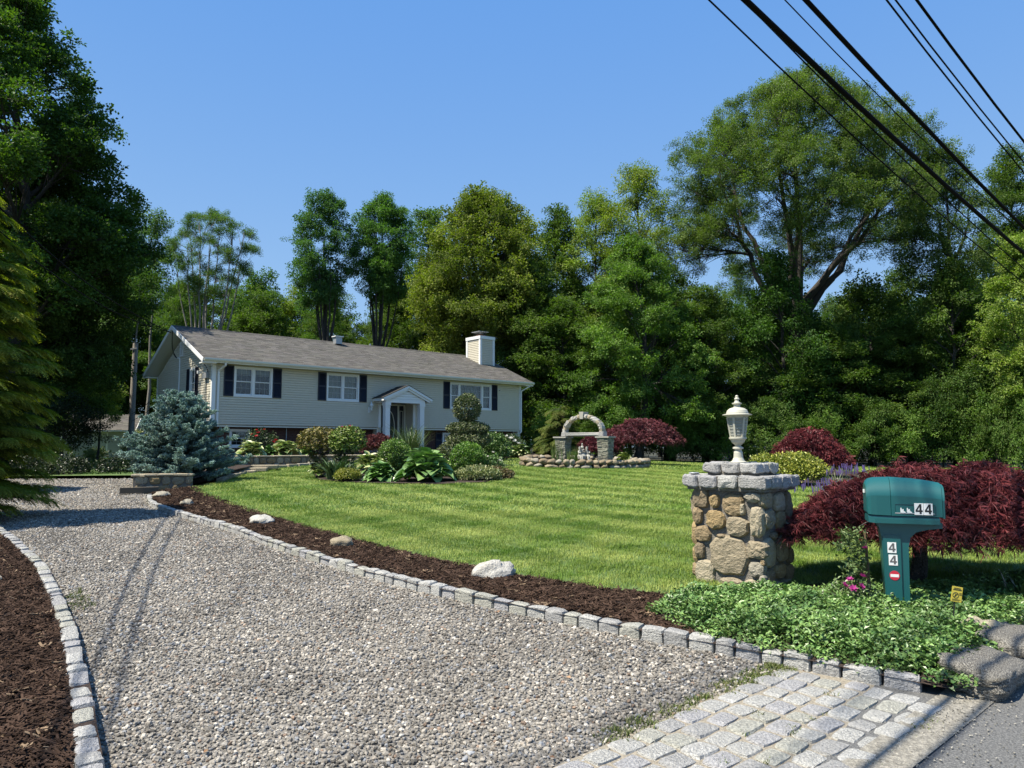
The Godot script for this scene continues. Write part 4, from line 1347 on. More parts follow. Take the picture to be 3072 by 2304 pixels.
func broad_leaf(len_: float, w: float, bend: float, rim: Color, heart: Color) -> ArrayMesh:   # one big ribbed leaf arching out along +x
	var b := MB.new()
	b.colored = true
	var prof := [0.04, 0.55, 0.92, 1.0, 0.82, 0.45, 0.0]
	var rows := []
	for i in 7:
		var t := i / 6.0
		var c := Vector3(len_ * (0.16 + t * 0.86) * (1.0 - 0.12 * bend * t), len_ * (0.55 * t * (1.2 - t * (0.8 + bend))), 0)
		var ww: float = prof[i] * w * 0.5
		rows.append([c + Vector3(0, ww * 0.30, -ww), c + Vector3(0, ww * 0.02, -ww * 0.55), c, c + Vector3(0, ww * 0.02, ww * 0.55), c + Vector3(0, ww * 0.30, ww)])
	for i in 6:
		for j in 4:
			b.col = rim if j == 0 or j == 3 else heart
			b.quad(rows[i][j], rows[i][j + 1], rows[i + 1][j + 1], rows[i + 1][j])
	b.col = heart
	b.bar(Vector3.ZERO, Vector3(len_ * 0.17, len_ * 0.02, 0), 0.008, 0.008)
	return b.mesh()

# ---- trees ----
var dabs := {}      # clump meshes by kind

func build_dabs() -> void:
	dabs.broad = leaf_clump(101, 60, Vector3(0.48, 0.36, 0.48), 0.16, 0.10, 0.2)
	dabs.fine = leaf_clump(102, 64, Vector3(0.46, 0.36, 0.46), 0.145, 0.075, 0.1)
	dabs.maple = leaf_clump(103, 58, Vector3(0.52, 0.22, 0.52), 0.15, 0.11, 0.1)
	dabs.shrub = leaf_clump(104, 54, Vector3(0.26, 0.20, 0.26), 0.085, 0.05, 0.05)
	dabs.box = leaf_clump(105, 26, Vector3(0.075, 0.06, 0.075), 0.034, 0.02, -0.3)
	dabs.yew = frond(106, 0.13, 7, 0.045, 0.012, 0.0)
	dabs.hemlock = frond(107, 0.42, 11, 0.115, 0.022, 0.35)
	dabs.spruce = needle_twig(108, 0.17, 44, 0.048, 0.0095)
	dabs.lace = lace_spray(109, 6, 7, 0.092, 0.0075, 0.10)
	dabs.lace_far = lace_spray(110, 12, 5, 0.15, 0.022, 0.22)
	M.leaf = leafy(Color(0.66, 0.84, 0.13), 0.55, 0.28)
	M.needle = leafy(Color(0.05, 0.08, 0.03), 0.6, 0.35)
	M.red_leaf = leafy(Color(0.14, 0.02, 0.02), 0.45, 0.4)
	M.bark = grainy(31, Color(0.035, 0.031, 0.027), Color(0.095, 0.086, 0.075), 0.04, 0.6, 0.95, 2.0)
	M.pale_bark = grainy(32, Color(0.16, 0.15, 0.125), Color(0.30, 0.285, 0.25), 0.03, 0.8, 0.95, 1.0)

func limb(b: MB, a: Vector3, c: Vector3, sag: float, r0: float, r1: float, sides := 5, steps := 5) -> PackedVector3Array:
	var p := PackedVector3Array()
	var r := PackedFloat32Array()
	var mid := (a + c) / 2 + Vector3(rnd(-1, 1), 0, rnd(-1, 1)) * a.distance_to(c) * 0.07 + Vector3(0, sag * a.distance_to(c), 0)
	for i in steps + 1:
		var t := float(i) / steps
		p.append(a.lerp(mid, t).lerp(mid.lerp(c, t), t) + (Vector3.ZERO if i == 0 or i == steps else ball() * r0 * 0.5))
		r.append(lerpf(r0, r1, t))
	b.tube(p, r, sides, false)
	return p

# spec: H height, cb height where the crown starts, R its radius, top (profile power), lobes, lr lobe size, tr trunk radius, dab, ds dab size, dens,
# dark and light leaf colours, mat, low (fork height), shelf (flattening), hollow
func tree(o: Node3D, seed_: int, s: Dictionary) -> void:
	R.seed = seed_
	var H: float = s.H
	var cb: float = s.cb
	var Rr: float = s.R
	var wood := MB.new()
	var fork: float = s.get("low", cb + (H - cb) * 0.25)
	var tr: float = s.tr
	var lean: Vector3 = s.get("lean", Vector3.ZERO)
	var axis := PackedVector3Array()
	var rad := PackedFloat32Array()
	var bend := Vector3(rnd(-1, 1), 0, rnd(-1, 1)) * Rr * 0.12
	for i in 10:
		var t := i / 9.0
		var y := -0.25 + (H * 0.86 + 0.25) * t
		axis.append(Vector3(0, y, 0) + lean * t * t + bend * sin(t * PI) + Vector3(rnd(-1, 1), 0, rnd(-1, 1)) * tr * 0.4)
		rad.append(tr * (1.35 if i == 0 else 1.0) * lerpf(1.0, 0.10, pow(clampf((y) / (H * 0.86), 0, 1), 0.8)))
	wood.tube(axis, rad, 8, false)
	var at_height := func(y: float) -> Vector3:
		var t := clampf((y + 0.25) / (H * 0.86 + 0.25), 0, 1) * 9.0
		var i := mini(int(t), 8)
		return axis[i].lerp(axis[i + 1], t - i)
	# main limbs that the boughs spring from
	var stems := [[axis, rad]]
	var mains: int = s.get("mains", 0)
	for i in mains:
		var a := i * TAU / mains + rnd(-0.35, 0.35)
		var u := rnd(0.35, 0.85) if mains > 3 else rnd(0.6, 0.9)
		var out: float = Rr * s.get("splay", 0.6) * sqrt(1.0 - u * 0.55) * rnd(0.7, 1.1)
		var st: Vector3 = at_height.call(fork * rnd(0.85, 1.15))
		var en := Vector3(cos(a) * out, lerpf(cb, H, u), sin(a) * out) + lean
		var p := PackedVector3Array()
		var r := PackedFloat32Array()
		var elbow := st.lerp(en, 0.45) + Vector3(cos(a), s.get("elbow", -0.2), sin(a)) * Rr * rnd(0.05, 0.22)
		var r0 := tr * rnd(0.42, 0.62)
		for j in 12:
			var t := j / 11.0
			p.append(st.lerp(elbow, t).lerp(elbow.lerp(en, t), t) + (Vector3.ZERO if j == 0 else ball() * Rr * 0.018))
			r.append(lerpf(r0, 0.02, pow(t, 0.75)))
		wood.tube(p, r, 7, false)
		stems.append([p, r])
	var where := []
	var tint := PackedColorArray()
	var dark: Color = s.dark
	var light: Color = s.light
	var n: int = s.lobes
	var dens: float = s.get("dens", 1.0)
	var shelf: float = s.get("shelf", 0.92)
	var ds: float = s.get("ds", 1.0)
	var topp: float = s.get("top", 1.0)
	var widest: float = s.get("wide", 0.42)
	var twigs: float = s.get("twigs", 0.35)
	for i in n:
		var u := (i + rnd(0.2, 0.8)) / n
		var prof := 0.0
		if u < widest:
			prof = lerpf(s.get("foot", 0.55), 1.0, sin(u / widest * PI / 2))
		else:
			prof = pow(maxf(0.0, cos((u - widest) / (1.0 - widest) * PI / 2)), topp)
		var env := Rr * prof
		var lr: float = s.lr * Rr * rnd(0.75, 1.25) * lerpf(1.0, 0.72, u)
		var a := i * 2.39996 + rnd(-0.5, 0.5)
		var out := maxf(0.0, env - lr * 0.75) * sqrt(rnd(0.35, 1.0))
		var cy := lerpf(cb, H - lr * 0.7, u)
		var c := Vector3(cos(a) * out, cy, sin(a) * out) + lean * pow(cy / H, 2)
		var st := Vector3.ZERO
		var r0 := 0.05
		if mains == 0:
			var y0 := clampf(cy - out * s.get("rise", 0.8) - lr * 0.4, fork * rnd(0.85, 1.0), H * 0.8)
			st = at_height.call(y0)
			r0 = tr * clampf(lerpf(0.42, 0.12, y0 / H), 0.10, 0.42)
		else:
			var best := 1e9
			for e in stems:
				for j in range(2, e[0].size() - 1):
					var q: Vector3 = e[0][j]
					var far: float = q.distance_to(c) + maxf(0.0, q.y - c.y + lr * 0.2) * 2.5
					if far < best and q.y > fork * 0.8:
						best = far; st = q; r0 = e[1][j] * 0.62
			r0 = clampf(r0, 0.02, tr * 0.35)
		var path := limb(wood, st, c, rnd(0.02, 0.14), r0, r0 * 0.22, 6, 6)
		var tone := rnd(-0.18, 0.18)
		var boughs := maxi(5, int(9.0 * lr * lr * dens / (ds * ds)))
		for j in boughs:
			var q := ball()
			if q.y < -0.35 and rnd(0, 1) < 0.65:
				q.y = -q.y
			var rr := lr * pow(rnd(0.12, 1.0), 0.38)
			var bc := c + Vector3(q.x, q.y * shelf, q.z) * rr
			if rnd(0, 1) < twigs:
				limb(wood, path[R.randi_range(2, 6)], bc, rnd(-0.05, 0.1), r0 * 0.28, 0.008, 4, 3)
			var bt := tone + rnd(-0.16, 0.16)
			for m in R.randi_range(2, 4):
				var p := bc + Vector3(rnd(-0.55, 0.55), rnd(-0.35, 0.35), rnd(-0.55, 0.55)) * ds * 0.9
				where.append(turned(p, ds * rnd(0.6, 1.2), 0.8))
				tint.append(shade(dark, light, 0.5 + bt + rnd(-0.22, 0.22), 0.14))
	if s.get("vine", 0.0) > 0.0:
		for i in int(s.vine * 60):
			var y := rnd(0.3, cb + 2.0)
			var p: Vector3 = at_height.call(y)
			var a := rnd(0, TAU)
			where.append(turned(p + Vector3(cos(a), 0, sin(a)) * tr * rnd(0.9, 3.2), ds * rnd(0.5, 0.9), 0.5)); tint.append(shade(dark, light, rnd(0, 1)))
	part(o, "trunk", wood.mesh(), s.get("bark", M.bark))
	many(o, "crown", dabs[s.get("dab", "broad")], s.get("mat", M.leaf), where, tint)
const G_DARK := Color(0.036, 0.082, 0.020)
const G_MID := Color(0.165, 0.245, 0.056)
const G_BLUE := Color(0.062, 0.140, 0.050)
const G_LITE := Color(0.285, 0.365, 0.085)
const G_GOLD := Color(0.300, 0.350, 0.072)

func spot(px: float, d: float) -> Vector3:   # ground under the line of sight at image column px (of 2212), d metres ahead
	var x := (px - 1106.0) / 1534.0 * d
	return P(x, d, -0.1)

func top_at(py: float, d: float) -> float:
	return (961.0 - py) / 1534.0 * d + 1.65

func grow(called: String, label: String, px: float, py: float, d: float, rpx: float, cb_py: float, seed_: int, s: Dictionary, group := "") -> Node3D:
	var at := spot(px, d)
	var o := thing(called, label, "tree", at, 0.0, group)
	s.H = top_at(py, d) - at.y
	s.cb = maxf(0.4, top_at(cb_py, d) - at.y)
	s.R = rpx / 1534.0 * d
	tree(o, seed_, s)
	return o

func place(px: float) -> String:   # what stands in front of it, for its label
	var marks := [[-200, "ground beyond the left edge"], [0, "the hemlock at the left edge"], [90, "the left end of the shed"], [200, "the right end of the shed"], [290, "the utility pole"], [360, "the gable"], [440, "the sparse tree"], [530, "the left window's roof"], [620, "the first oval tree"], [720, "the roof vent"], [810, "the second oval tree"], [900, "the porch"], [990, "the golden oak"],
		[1075, "the chimney"], [1150, "the right end of the house"], [1230, "the pond arch's left side"], [1310, "the pond arch's right side"], [1390, "the sunlit maple"], [1480, "the red maple beside the pond"], [1560, "the lawn left of the lantern"], [1640, "the lantern"], [1740, "the red dome maple"], [1830, "the great oak"], [1920, "the left part of the far hedge"], [2010, "the middle of the far hedge"],
		[2090, "the right part of the far hedge"], [2170, "the mailbox's side of the hedge"], [2260, "the right edge of the picture"], [2420, "ground just beyond the right edge"], [2700, "ground far beyond the right edge"]]
	var best: Array = marks[0]
	for m in marks:
		if absf(m[0] - px) < absf(best[0] - px):
			best = m
	return best[1]

func build_forest() -> void:
	var S := func(more: Dictionary) -> Dictionary:
		var s := {"lobes": 16, "lr": 0.46, "tr": 0.25, "dark": G_DARK, "light": G_MID, "dens": 1.0}
		s.merge(more, true)
		return s
	# left edge of the picture
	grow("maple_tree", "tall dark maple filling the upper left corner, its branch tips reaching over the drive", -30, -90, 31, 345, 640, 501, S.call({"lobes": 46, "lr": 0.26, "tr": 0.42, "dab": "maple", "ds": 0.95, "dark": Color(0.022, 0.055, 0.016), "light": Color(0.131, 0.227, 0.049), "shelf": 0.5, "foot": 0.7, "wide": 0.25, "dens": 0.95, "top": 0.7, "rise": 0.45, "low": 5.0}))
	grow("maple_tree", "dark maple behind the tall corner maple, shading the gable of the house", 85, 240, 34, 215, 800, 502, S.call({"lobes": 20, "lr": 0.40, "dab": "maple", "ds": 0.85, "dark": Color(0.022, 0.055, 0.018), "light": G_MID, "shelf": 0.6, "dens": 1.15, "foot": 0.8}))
	grow("tulip_tree", "slim upright tree with a leafy top just left of the roof peak", 318, 440, 47, 42, 640, 503, S.call({"lobes": 9, "lr": 0.55, "tr": 0.16, "dark": G_BLUE, "light": G_MID, "dab": "fine", "dens": 0.8, "bark": M.pale_bark}))
	grow("sparse_tree", "thinly leaved tree with many bare upright limbs above the roof peak", 440, 448, 46, 105, 640, 504, S.call({"lobes": 90, "lr": 0.13, "tr": 0.22, "dark": G_BLUE, "light": G_MID, "dab": "fine", "ds": 0.5, "dens": 0.30, "twigs": 0.9, "low": 3.6, "mains": 9, "splay": 0.85, "foot": 0.35, "wide": 0.6, "top": 0.5, "bark": M.pale_bark}))
	grow("oak_tree", "low rounded tree in the gap behind the left part of the roof", 552, 583, 60, 75, 760, 505, S.call({"lobes": 12, "dark": G_BLUE, "light": G_MID}))
	grow("oak_tree", "small yellowish tree left of the two tall oval trees", 640, 612, 61, 62, 770, 506, S.call({"lobes": 10, "dark": G_MID, "light": G_GOLD}))
	var oval := {"lobes": 30, "lr": 0.46, "tr": 0.24, "dark": G_BLUE, "light": Color(0.122, 0.235, 0.078), "dab": "broad", "ds": 0.72, "dens": 0.62, "mains": 7, "splay": 0.75, "low": 6.0, "foot": 0.45, "wide": 0.55, "top": 0.55, "twigs": 0.6}
	grow("ash_tree", "left of two tall oval trees behind the roof, limbs showing through", 690, 396, 50, 78, 660, 507, S.call(oval))
	grow("ash_tree", "right of two tall oval trees behind the roof, denser and greener", 822, 404, 52, 74, 650, 508, S.call(oval.merged({"dens": 0.95, "light": Color(0.148, 0.278, 0.070)}, true)))
	grow("tulip_tree", "narrow green treetop between the oval trees and the broad golden oak", 922, 430, 58, 66, 680, 509, S.call({"lobes": 18, "dark": G_BLUE, "light": G_MID}))
	grow("oak_tree", "broad golden-green oak rising behind the chimney", 1045, 400, 49, 185, 760, 510, S.call({"lobes": 40, "lr": 0.34, "tr": 0.38, "dark": Color(0.060, 0.095, 0.022), "light": G_GOLD, "dens": 1.0, "mains": 6, "foot": 0.8, "wide": 0.45, "top": 0.55}))
	grow("tulip_tree", "mid green tree right of the golden oak behind the chimney", 1205, 440, 53, 80, 700, 511, S.call({"lobes": 13, "dark": G_DARK, "light": G_MID}))
	grow("tulip_tree", "light green tree beside the tallest spire right of centre", 1290, 396, 52, 90, 700, 512, S.call({"lobes": 24, "lr": 0.46, "dark": G_MID, "light": G_LITE, "dab": "fine", "dens": 0.8}))
	grow("tulip_tree", "tall narrow yellow-green tree left of the great spreading oak", 1380, 335, 51, 100, 660, 513, S.call({"lobes": 28, "lr": 0.42, "dark": G_MID, "light": G_GOLD, "dab": "fine", "dens": 0.8, "top": 0.8}))
	grow("maple_tree", "bright sunlit maple in front of the woods, right of the house", 1375, 500, 42.5, 165, 935, 514, S.call({"lobes": 34, "lr": 0.30, "tr": 0.25, "dab": "maple", "ds": 0.8, "dark": Color(0.055, 0.115, 0.026), "light": Color(0.217, 0.348, 0.084), "foot": 0.85, "wide": 0.35, "dens": 1.1, "shelf": 0.6, "top": 0.6}))
	grow("oak_tree", "great spreading oak with dark forking limbs against the sky", 1740, 138, 47, 330, 540, 515, S.call({"lobes": 95, "lr": 0.20, "tr": 0.55, "dab": "fine", "ds": 0.75, "dark": Color(0.065, 0.112, 0.032), "light": Color(0.209, 0.287, 0.090), "dens": 0.60, "foot": 0.95, "wide": 0.22, "top": 0.50, "low": 9.5, "mains": 10, "splay": 0.85, "elbow": -0.15, "twigs": 0.6, "vine": 1.2}))
	grow("oak_tree", "open-crowned tree under the wires, right of the great spreading oak", 2065, 285, 43, 120, 640, 516, S.call({"lobes": 28, "lr": 0.40, "dark": G_DARK, "light": Color(0.192, 0.260, 0.078), "dab": "fine", "ds": 0.85, "dens": 0.7, "mains": 5, "twigs": 0.6, "foot": 0.6}))
	grow("oak_tree", "tree at the right edge of the picture behind the wires", 2215, 300, 50, 95, 640, 517, S.call({"lobes": 24, "dark": G_DARK, "light": G_MID, "dab": "fine"}))
	grow("maple_tree", "lower green tree at the right edge, nearest the road", 2235, 480, 37, 120, 880, 518, S.call({"lobes": 18, "dark": G_MID, "light": G_LITE, "dab": "maple", "ds": 0.8}))
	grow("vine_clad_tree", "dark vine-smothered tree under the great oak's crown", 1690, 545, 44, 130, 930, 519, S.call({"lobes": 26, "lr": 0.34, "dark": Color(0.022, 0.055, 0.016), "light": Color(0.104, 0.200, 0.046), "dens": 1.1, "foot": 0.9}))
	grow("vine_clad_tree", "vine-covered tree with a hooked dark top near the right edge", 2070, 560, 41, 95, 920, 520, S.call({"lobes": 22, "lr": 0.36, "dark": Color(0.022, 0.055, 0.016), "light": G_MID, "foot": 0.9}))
	grow("vine_clad_tree", "leafy tree filling the gap between the two vine-covered trees", 1880, 590, 46, 130, 920, 521, S.call({"lobes": 24, "lr": 0.34, "dark": G_DARK, "light": G_MID, "foot": 0.9}))
	grow("pale_trunk_tree", "tree with a tall pale bare trunk beside the utility pole", 292, 560, 43, 60, 700, 522, S.call({"lobes": 9, "lr": 0.5, "tr": 0.17, "dab": "fine", "dark": G_BLUE, "light": G_MID, "dens": 0.7, "bark": M.pale_bark}))
	grow("understorey_tree", "sunlit layered small tree above the shed roof", 215, 790, 40, 62, 900, 523, S.call({"lobes": 12, "lr": 0.42, "tr": 0.08, "dab": "maple", "ds": 0.6, "shelf": 0.35, "dark": G_MID, "light": G_LITE, "dens": 0.8}))

	# the wood behind, from three trees with their crowns down to the undergrowth
	var proto := []
	for i in 4:
		var o := thing("woodland_tree", "", "tree", Vector3.ZERO, 0.0, "trees of the wood behind")
		tree(o, 540 + i, S.call({"H": 15.0, "cb": [2.0, 4.5, 1.2, 3.0][i], "R": [3.6, 3.2, 3.8, 3.0][i], "lobes": [24, 20, 26, 18][i], "lr": 0.40, "tr": 0.22, "dark": [G_DARK, G_BLUE, Color(0.025, 0.06, 0.018), G_DARK][i], "light": [G_MID, G_MID, G_MID, Color(0.085, 0.145, 0.036)][i], "foot": 0.9, "top": 0.7, "dens": 0.95, "vine": 0.5, "dab": ["broad", "fine", "broad", "maple"][i], "ds": [1.0, 0.9, 0.85, 0.9][i]}))
		proto.append(o)
	var said := {}
	var first := [true, true, true, true]
	R.seed = 560
	var rows := [[57.0, 14.5, 46.0, -46.0, 50.0], [66.0, 17.0, 46.0, -56.0, 62.0], [78.0, 19.5, 46.0, -64.0, 72.0]]
	for row in 3:
		var x: float = rows[row][3]
		while x < rows[row][4]:
			var d: float = rows[row][0] + rnd(-3.5, 3.5)
			var px: float = 1106.0 + 1534.0 * x / d
			var h: float = rows[row][1] * rnd(0.82, 1.1)
			if px > 330 and px < 900:   # the sky comes lower there
				h = minf(h, top_at(640 - 8 * row, d) * rnd(0.92, 1.02))
			if px < 330:
				h *= 1.2
			var k := R.randi() % 4
			var at := P(x, minf(d, 79.0), -0.1)
			at.z = -d
			var size := Vector3(rnd(0.85, 1.15), h / 15.0, rnd(0.85, 1.15))
			var say := "%s tree in the wood's %s row behind %s" % [["dark", "bluish", "low-branched", "light green"][k], ["nearest", "middle", "farthest"][row], place(px)]
			while said.has(say):
				say = "right-hand " + say
			said[say] = true
			if first[k]:
				first[k] = false
				proto[k].position = at; proto[k].scale = size; proto[k].rotation.y = rnd(0, TAU)
				proto[k].set_meta("label", say); proto[k].set_meta("group", "trees of the wood behind")
			else:
				twin(proto[k], at, rnd(0, TAU), size, say, "trees of the wood behind")
			x += rnd(4.2, 6.2)
	# nearer trunks and crowns that close the wood: left of the house, right of it, behind the lawn
	for q in [[-20, 330, 36, 0, "dark tree left of the tall corner maple, half outside the picture"], [-475, 560, 18.6, 2, "tree left of the picture whose shade falls on the far drive"], [-470, 560, 22.6, 3, "tree left of the picture shading the drive's bend"], [-40, 470, 38, 2, "dark tree behind the hemlock at the left edge"], [150, 520, 51, 0, "dark tree in the wood left of the shed"], [235, 560, 53, 2, "dark tree in the wood behind the shed"], [10, 640, 33, 0, "dark low tree just behind the hemlock, left edge"],
			[380, 600, 52, 1, "tree in the wood behind the roof peak"], [1165, 560, 47, 2, "dark tree right behind the chimney"], [1215, 640, 45, 0, "dark tree beside the right end of the house"], [1520, 620, 44.5, 2, "dark tree between the bright maple and the vine-clad tree"],
			[1790, 700, 43, 0, "dark tree behind the shrubs, right of the lantern"], [1960, 690, 43, 2, "dark tree behind the shrubs at the far side of the lawn"], [2140, 640, 42, 0, "dark tree behind the shrubs at the right edge"], [1450, 560, 47, 3, "lighter tree just behind the bright maple"]]:
		var at := spot(q[0], q[2])
		twin(proto[q[3]], at, rnd(0, TAU), Vector3(1.0, (top_at(q[1], q[2]) - at.y) / 15.0, 1.0), q[4])
	# thickets along the far edge of the lawn
	var bush := []
	for i in 3:
		var o := thing("thicket_shrub", "", "shrub", Vector3.ZERO, 0.0, "thicket along the edge of the wood")
		tree(o, 580 + i, S.call({"H": 3.6, "cb": 0.5, "R": 2.1, "lobes": 14, "lr": 0.42, "tr": 0.05, "dab": ["shrub", "maple", "shrub"][i], "ds": [1.25, 0.62, 1.4][i], "shelf": [0.6, 0.4, 0.7][i], "dark": [Color(0.045, 0.10, 0.022), Color(0.06, 0.12, 0.03), Color(0.05, 0.10, 0.03)][i], "light": [Color(0.209, 0.330, 0.078), Color(0.13, 0.20, 0.05), Color(0.10, 0.165, 0.045)][i], "foot": 0.9, "dens": 0.55, "low": 0.3}))
		bush.append(o)
	var fb := [true, true, true]
	R.seed = 590
	for q in [[1200, 880, 40.5, 0, "feathery shrub behind the pond arch"], [1290, 900, 42, 1, "low leafy shrub right behind the arch"], [1500, 890, 43, 2, "dim shrub at the wood's edge right of the red maple"], [1575, 860, 42, 0, "shrub behind the lantern's left side"], [1655, 850, 41.5, 1, "bright shrub behind the lantern's right side"],
			[1720, 800, 43, 1, "tall lit shrub above the red dome maple"], [1790, 870, 41, 0, "broad lit shrub right of the red dome maple"], [1880, 850, 40.5, 1, "lit shrub in the middle of the far hedge"], [1950, 880, 40, 0, "lower lit shrub beside the middle of the far hedge"], [2030, 820, 40, 2, "lit shrub right of the middle of the far hedge"],
			[2090, 790, 39.5, 1, "tall lit shrub near the right end of the far hedge"], [2150, 840, 38, 0, "lit shrub second from the right edge"], [2215, 760, 36.5, 1, "tall bright shrub at the right edge of the picture"], [2130, 700, 42, 1, "high bright bough mass above the right hedge"], [1980, 720, 43, 1, "high bough mass above the middle of the hedge"], [1840, 720, 44, 2, "high bough mass above the lantern"],
			[2270, 820, 34, 0, "shrub beyond the right edge of the lawn"], [1430, 800, 43, 1, "bright bough mass low on the sunlit maple"]]:
		var at := spot(q[0], q[2])
		var size := Vector3(rnd(0.9, 1.2), (top_at(q[1], q[2]) - at.y) / 3.6, rnd(0.8, 1.0))
		if fb[q[3]]:
			fb[q[3]] = false
			bush[q[3]].position = at; bush[q[3]].scale = size
			bush[q[3]].set_meta("label", q[4])
		else:
			twin(bush[q[3]], at, rnd(0, TAU), size, q[4])
func aim(at: Vector3, dir: Vector3, s: float, roll := 0.0) -> Transform3D:   # x along dir, y upish
	var x := dir.normalized()
	var z := x.cross(Vector3.UP)
	z = Vector3.BACK if z.length() < 0.01 else z.normalized()
	return Transform3D((Basis(x, z.cross(x), z) * Basis(Vector3.RIGHT, roll)).scaled(Vector3(s, s, s)), at)

func plant(called: String, label: String, cat: String, x: float, d: float, off := 0.0, group := "") -> Node3D:
	return thing(called, label, cat, P(x, d, off), 0.0, group)

func globe(o: Node3D, c: Vector3, r: Vector3, n: int, dab: Mesh, ds: float, dark: Color, light: Color, mat: Material, called := "foliage", low := -1.0) -> void:   # clipped mass: leaves packed close under the surface
	var where := []
	var tint := PackedColorArray()
	var fn := FastNoiseLite.new()
	fn.seed = n; fn.frequency = 1.4
	for i in n:
		var q := ball()
		if q.y < low:
			q.y = -q.y * 0.5
		var k := 1.0 - 0.30 * pow(rnd(0, 1), 2.0) + 0.10 * fn.get_noise_3dv(q * 1.3)
		where.append(turned(c + Vector3(q.x * r.x, q.y * r.y, q.z * r.z) * k, ds * rnd(0.75, 1.25), 1.2))
		tint.append(shade(dark, light, rnd(0, 1) + fn.get_noise_3dv(q * 2.0 + Vector3(4, 0, 0)) * 0.5, 0.15))
	many(o, called, dab, mat, where, tint)

func sprays(o: Node3D, called: String, where: Array, dark: Color, light: Color, mesh: Mesh, mat: Material) -> void:
	var tint := PackedColorArray()
	for i in where.size():
		tint.append(shade(dark, light, rnd(0, 1), 0.15))
	many(o, called, mesh, mat, where, tint)

func spruce(o: Node3D) -> void:
	var wood := MB.new()
	wood.tube(PackedVector3Array([Vector3(0, -0.2, 0), Vector3(0, 1.3, 0), Vector3(0.03, 2.5, 0)]), PackedFloat32Array([0.09, 0.05, 0.012]), 7)
	var where := []
	var tint := PackedColorArray()
	var y := 0.16
	while y < 2.55:
		var t := y / 2.62
		var r := 1.56 * (1.0 - pow(t, 1.9)) + 0.08
		var n := int(9 + 7 * (1 - t))
		for i in n:
			var a := TAU * i / n + rnd(-0.3, 0.3)
			var L := r * (rnd(0.62, 1.08) + 0.14 * sin(a * 3.0 + y * 7.0))
			var out := Vector3(cos(a), 0, sin(a))
			var rise := lerpf(0.10, 0.75, t * t) + rnd(-0.06, 0.10)
			var y0 := y + rnd(-0.08, 0.08)
			var side := Vector3(-out.z, 0, out.x)
			limb(wood, Vector3(0, y0 - 0.05, 0), Vector3(0, y0, 0) + out * L * 0.9 + Vector3(0, rise * L * 0.6, 0), -0.05, 0.016, 0.005, 4, 3)
			var steps := int(L / 0.075)
			for k in range(1, steps + 2):
				var f := float(k) / (steps + 1)
				var p := Vector3(0, y0, 0) + out * L * f + Vector3(0, rise * L * f * f * 0.75 - 0.06 * sin(f * PI), 0)
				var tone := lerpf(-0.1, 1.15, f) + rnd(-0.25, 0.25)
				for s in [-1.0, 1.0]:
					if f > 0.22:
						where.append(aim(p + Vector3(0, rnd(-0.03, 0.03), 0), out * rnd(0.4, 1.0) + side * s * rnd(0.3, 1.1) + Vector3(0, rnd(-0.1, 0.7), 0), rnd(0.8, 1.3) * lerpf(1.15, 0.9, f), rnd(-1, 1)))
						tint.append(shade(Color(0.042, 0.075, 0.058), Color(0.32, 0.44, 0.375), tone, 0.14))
			where.append(aim(Vector3(0, y0, 0) + out * L + Vector3(0, rise * L * 0.72, 0), out + Vector3(0, 0.25, 0), 1.0))
			tint.append(shade(Color(0.24, 0.34, 0.28), Color(0.36, 0.48, 0.41), rnd(0, 1)))
		y += lerpf(0.19, 0.14, t)
	for i in 14:
		where.append(aim(Vector3(0.02, 2.3 + i * 0.02, 0), Vector3(rnd(-0.6, 0.6), 1, rnd(-0.6, 0.6)), 0.9)); tint.append(Color(0.14, 0.24, 0.20))
	part(o, "trunk", wood.mesh(), M.bark)
	many(o, "needles", dabs.spruce, M.needle, where, tint)

func hemlock(o: Node3D, H: float, r0: float, low: float, dark: Color, light: Color) -> void:
	var wood := MB.new()
	wood.tube(PackedVector3Array([Vector3(0, -0.2, 0), Vector3(0.05, H * 0.5, 0), Vector3(0, H, 0)]), PackedFloat32Array([0.13, 0.08, 0.01]), 7)
	var where := []
	var tint := PackedColorArray()
	var y := low
	while y < H * 0.98:
		var t := y / H
		var r := r0 * pow(1.0 - t, 0.5) * (0.75 + 0.25 * sin(t * PI)) + 0.1
		var n := int(6 + 5 * (1 - t))
		for i in n:
			var a := TAU * i / n + rnd(-0.4, 0.4)
			var out := Vector3(cos(a), 0, sin(a))
			var side := Vector3(-out.z, 0, out.x)
			var L := r * rnd(0.6, 1.15)
			var y0 := y + rnd(-0.15, 0.15)
			var droop := rnd(0.15, 0.40)
			limb(wood, Vector3(0, y0, 0), Vector3(0, y0 + 0.12 * L - droop * L * 0.5, 0) + out * L * 0.85, 0.08, 0.02, 0.005, 4, 3)
			var steps := int(L / 0.17) + 1
			for k in range(1, steps + 1):
				var f := float(k) / steps
				var p := Vector3(0, y0 + 0.28 * L * f - droop * L * f * f * 1.1, 0) + out * L * f
				for s in [-1.0, 0.0, 1.0]:
					if f > 0.25:
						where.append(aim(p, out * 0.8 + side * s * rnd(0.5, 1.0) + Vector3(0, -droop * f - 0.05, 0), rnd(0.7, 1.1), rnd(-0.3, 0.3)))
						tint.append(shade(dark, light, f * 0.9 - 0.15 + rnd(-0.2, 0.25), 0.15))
		y += 0.21
	part(o, "trunk", wood.mesh(), M.bark)
	many(o, "needles", dabs.hemlock, M.leaf, where, tint)

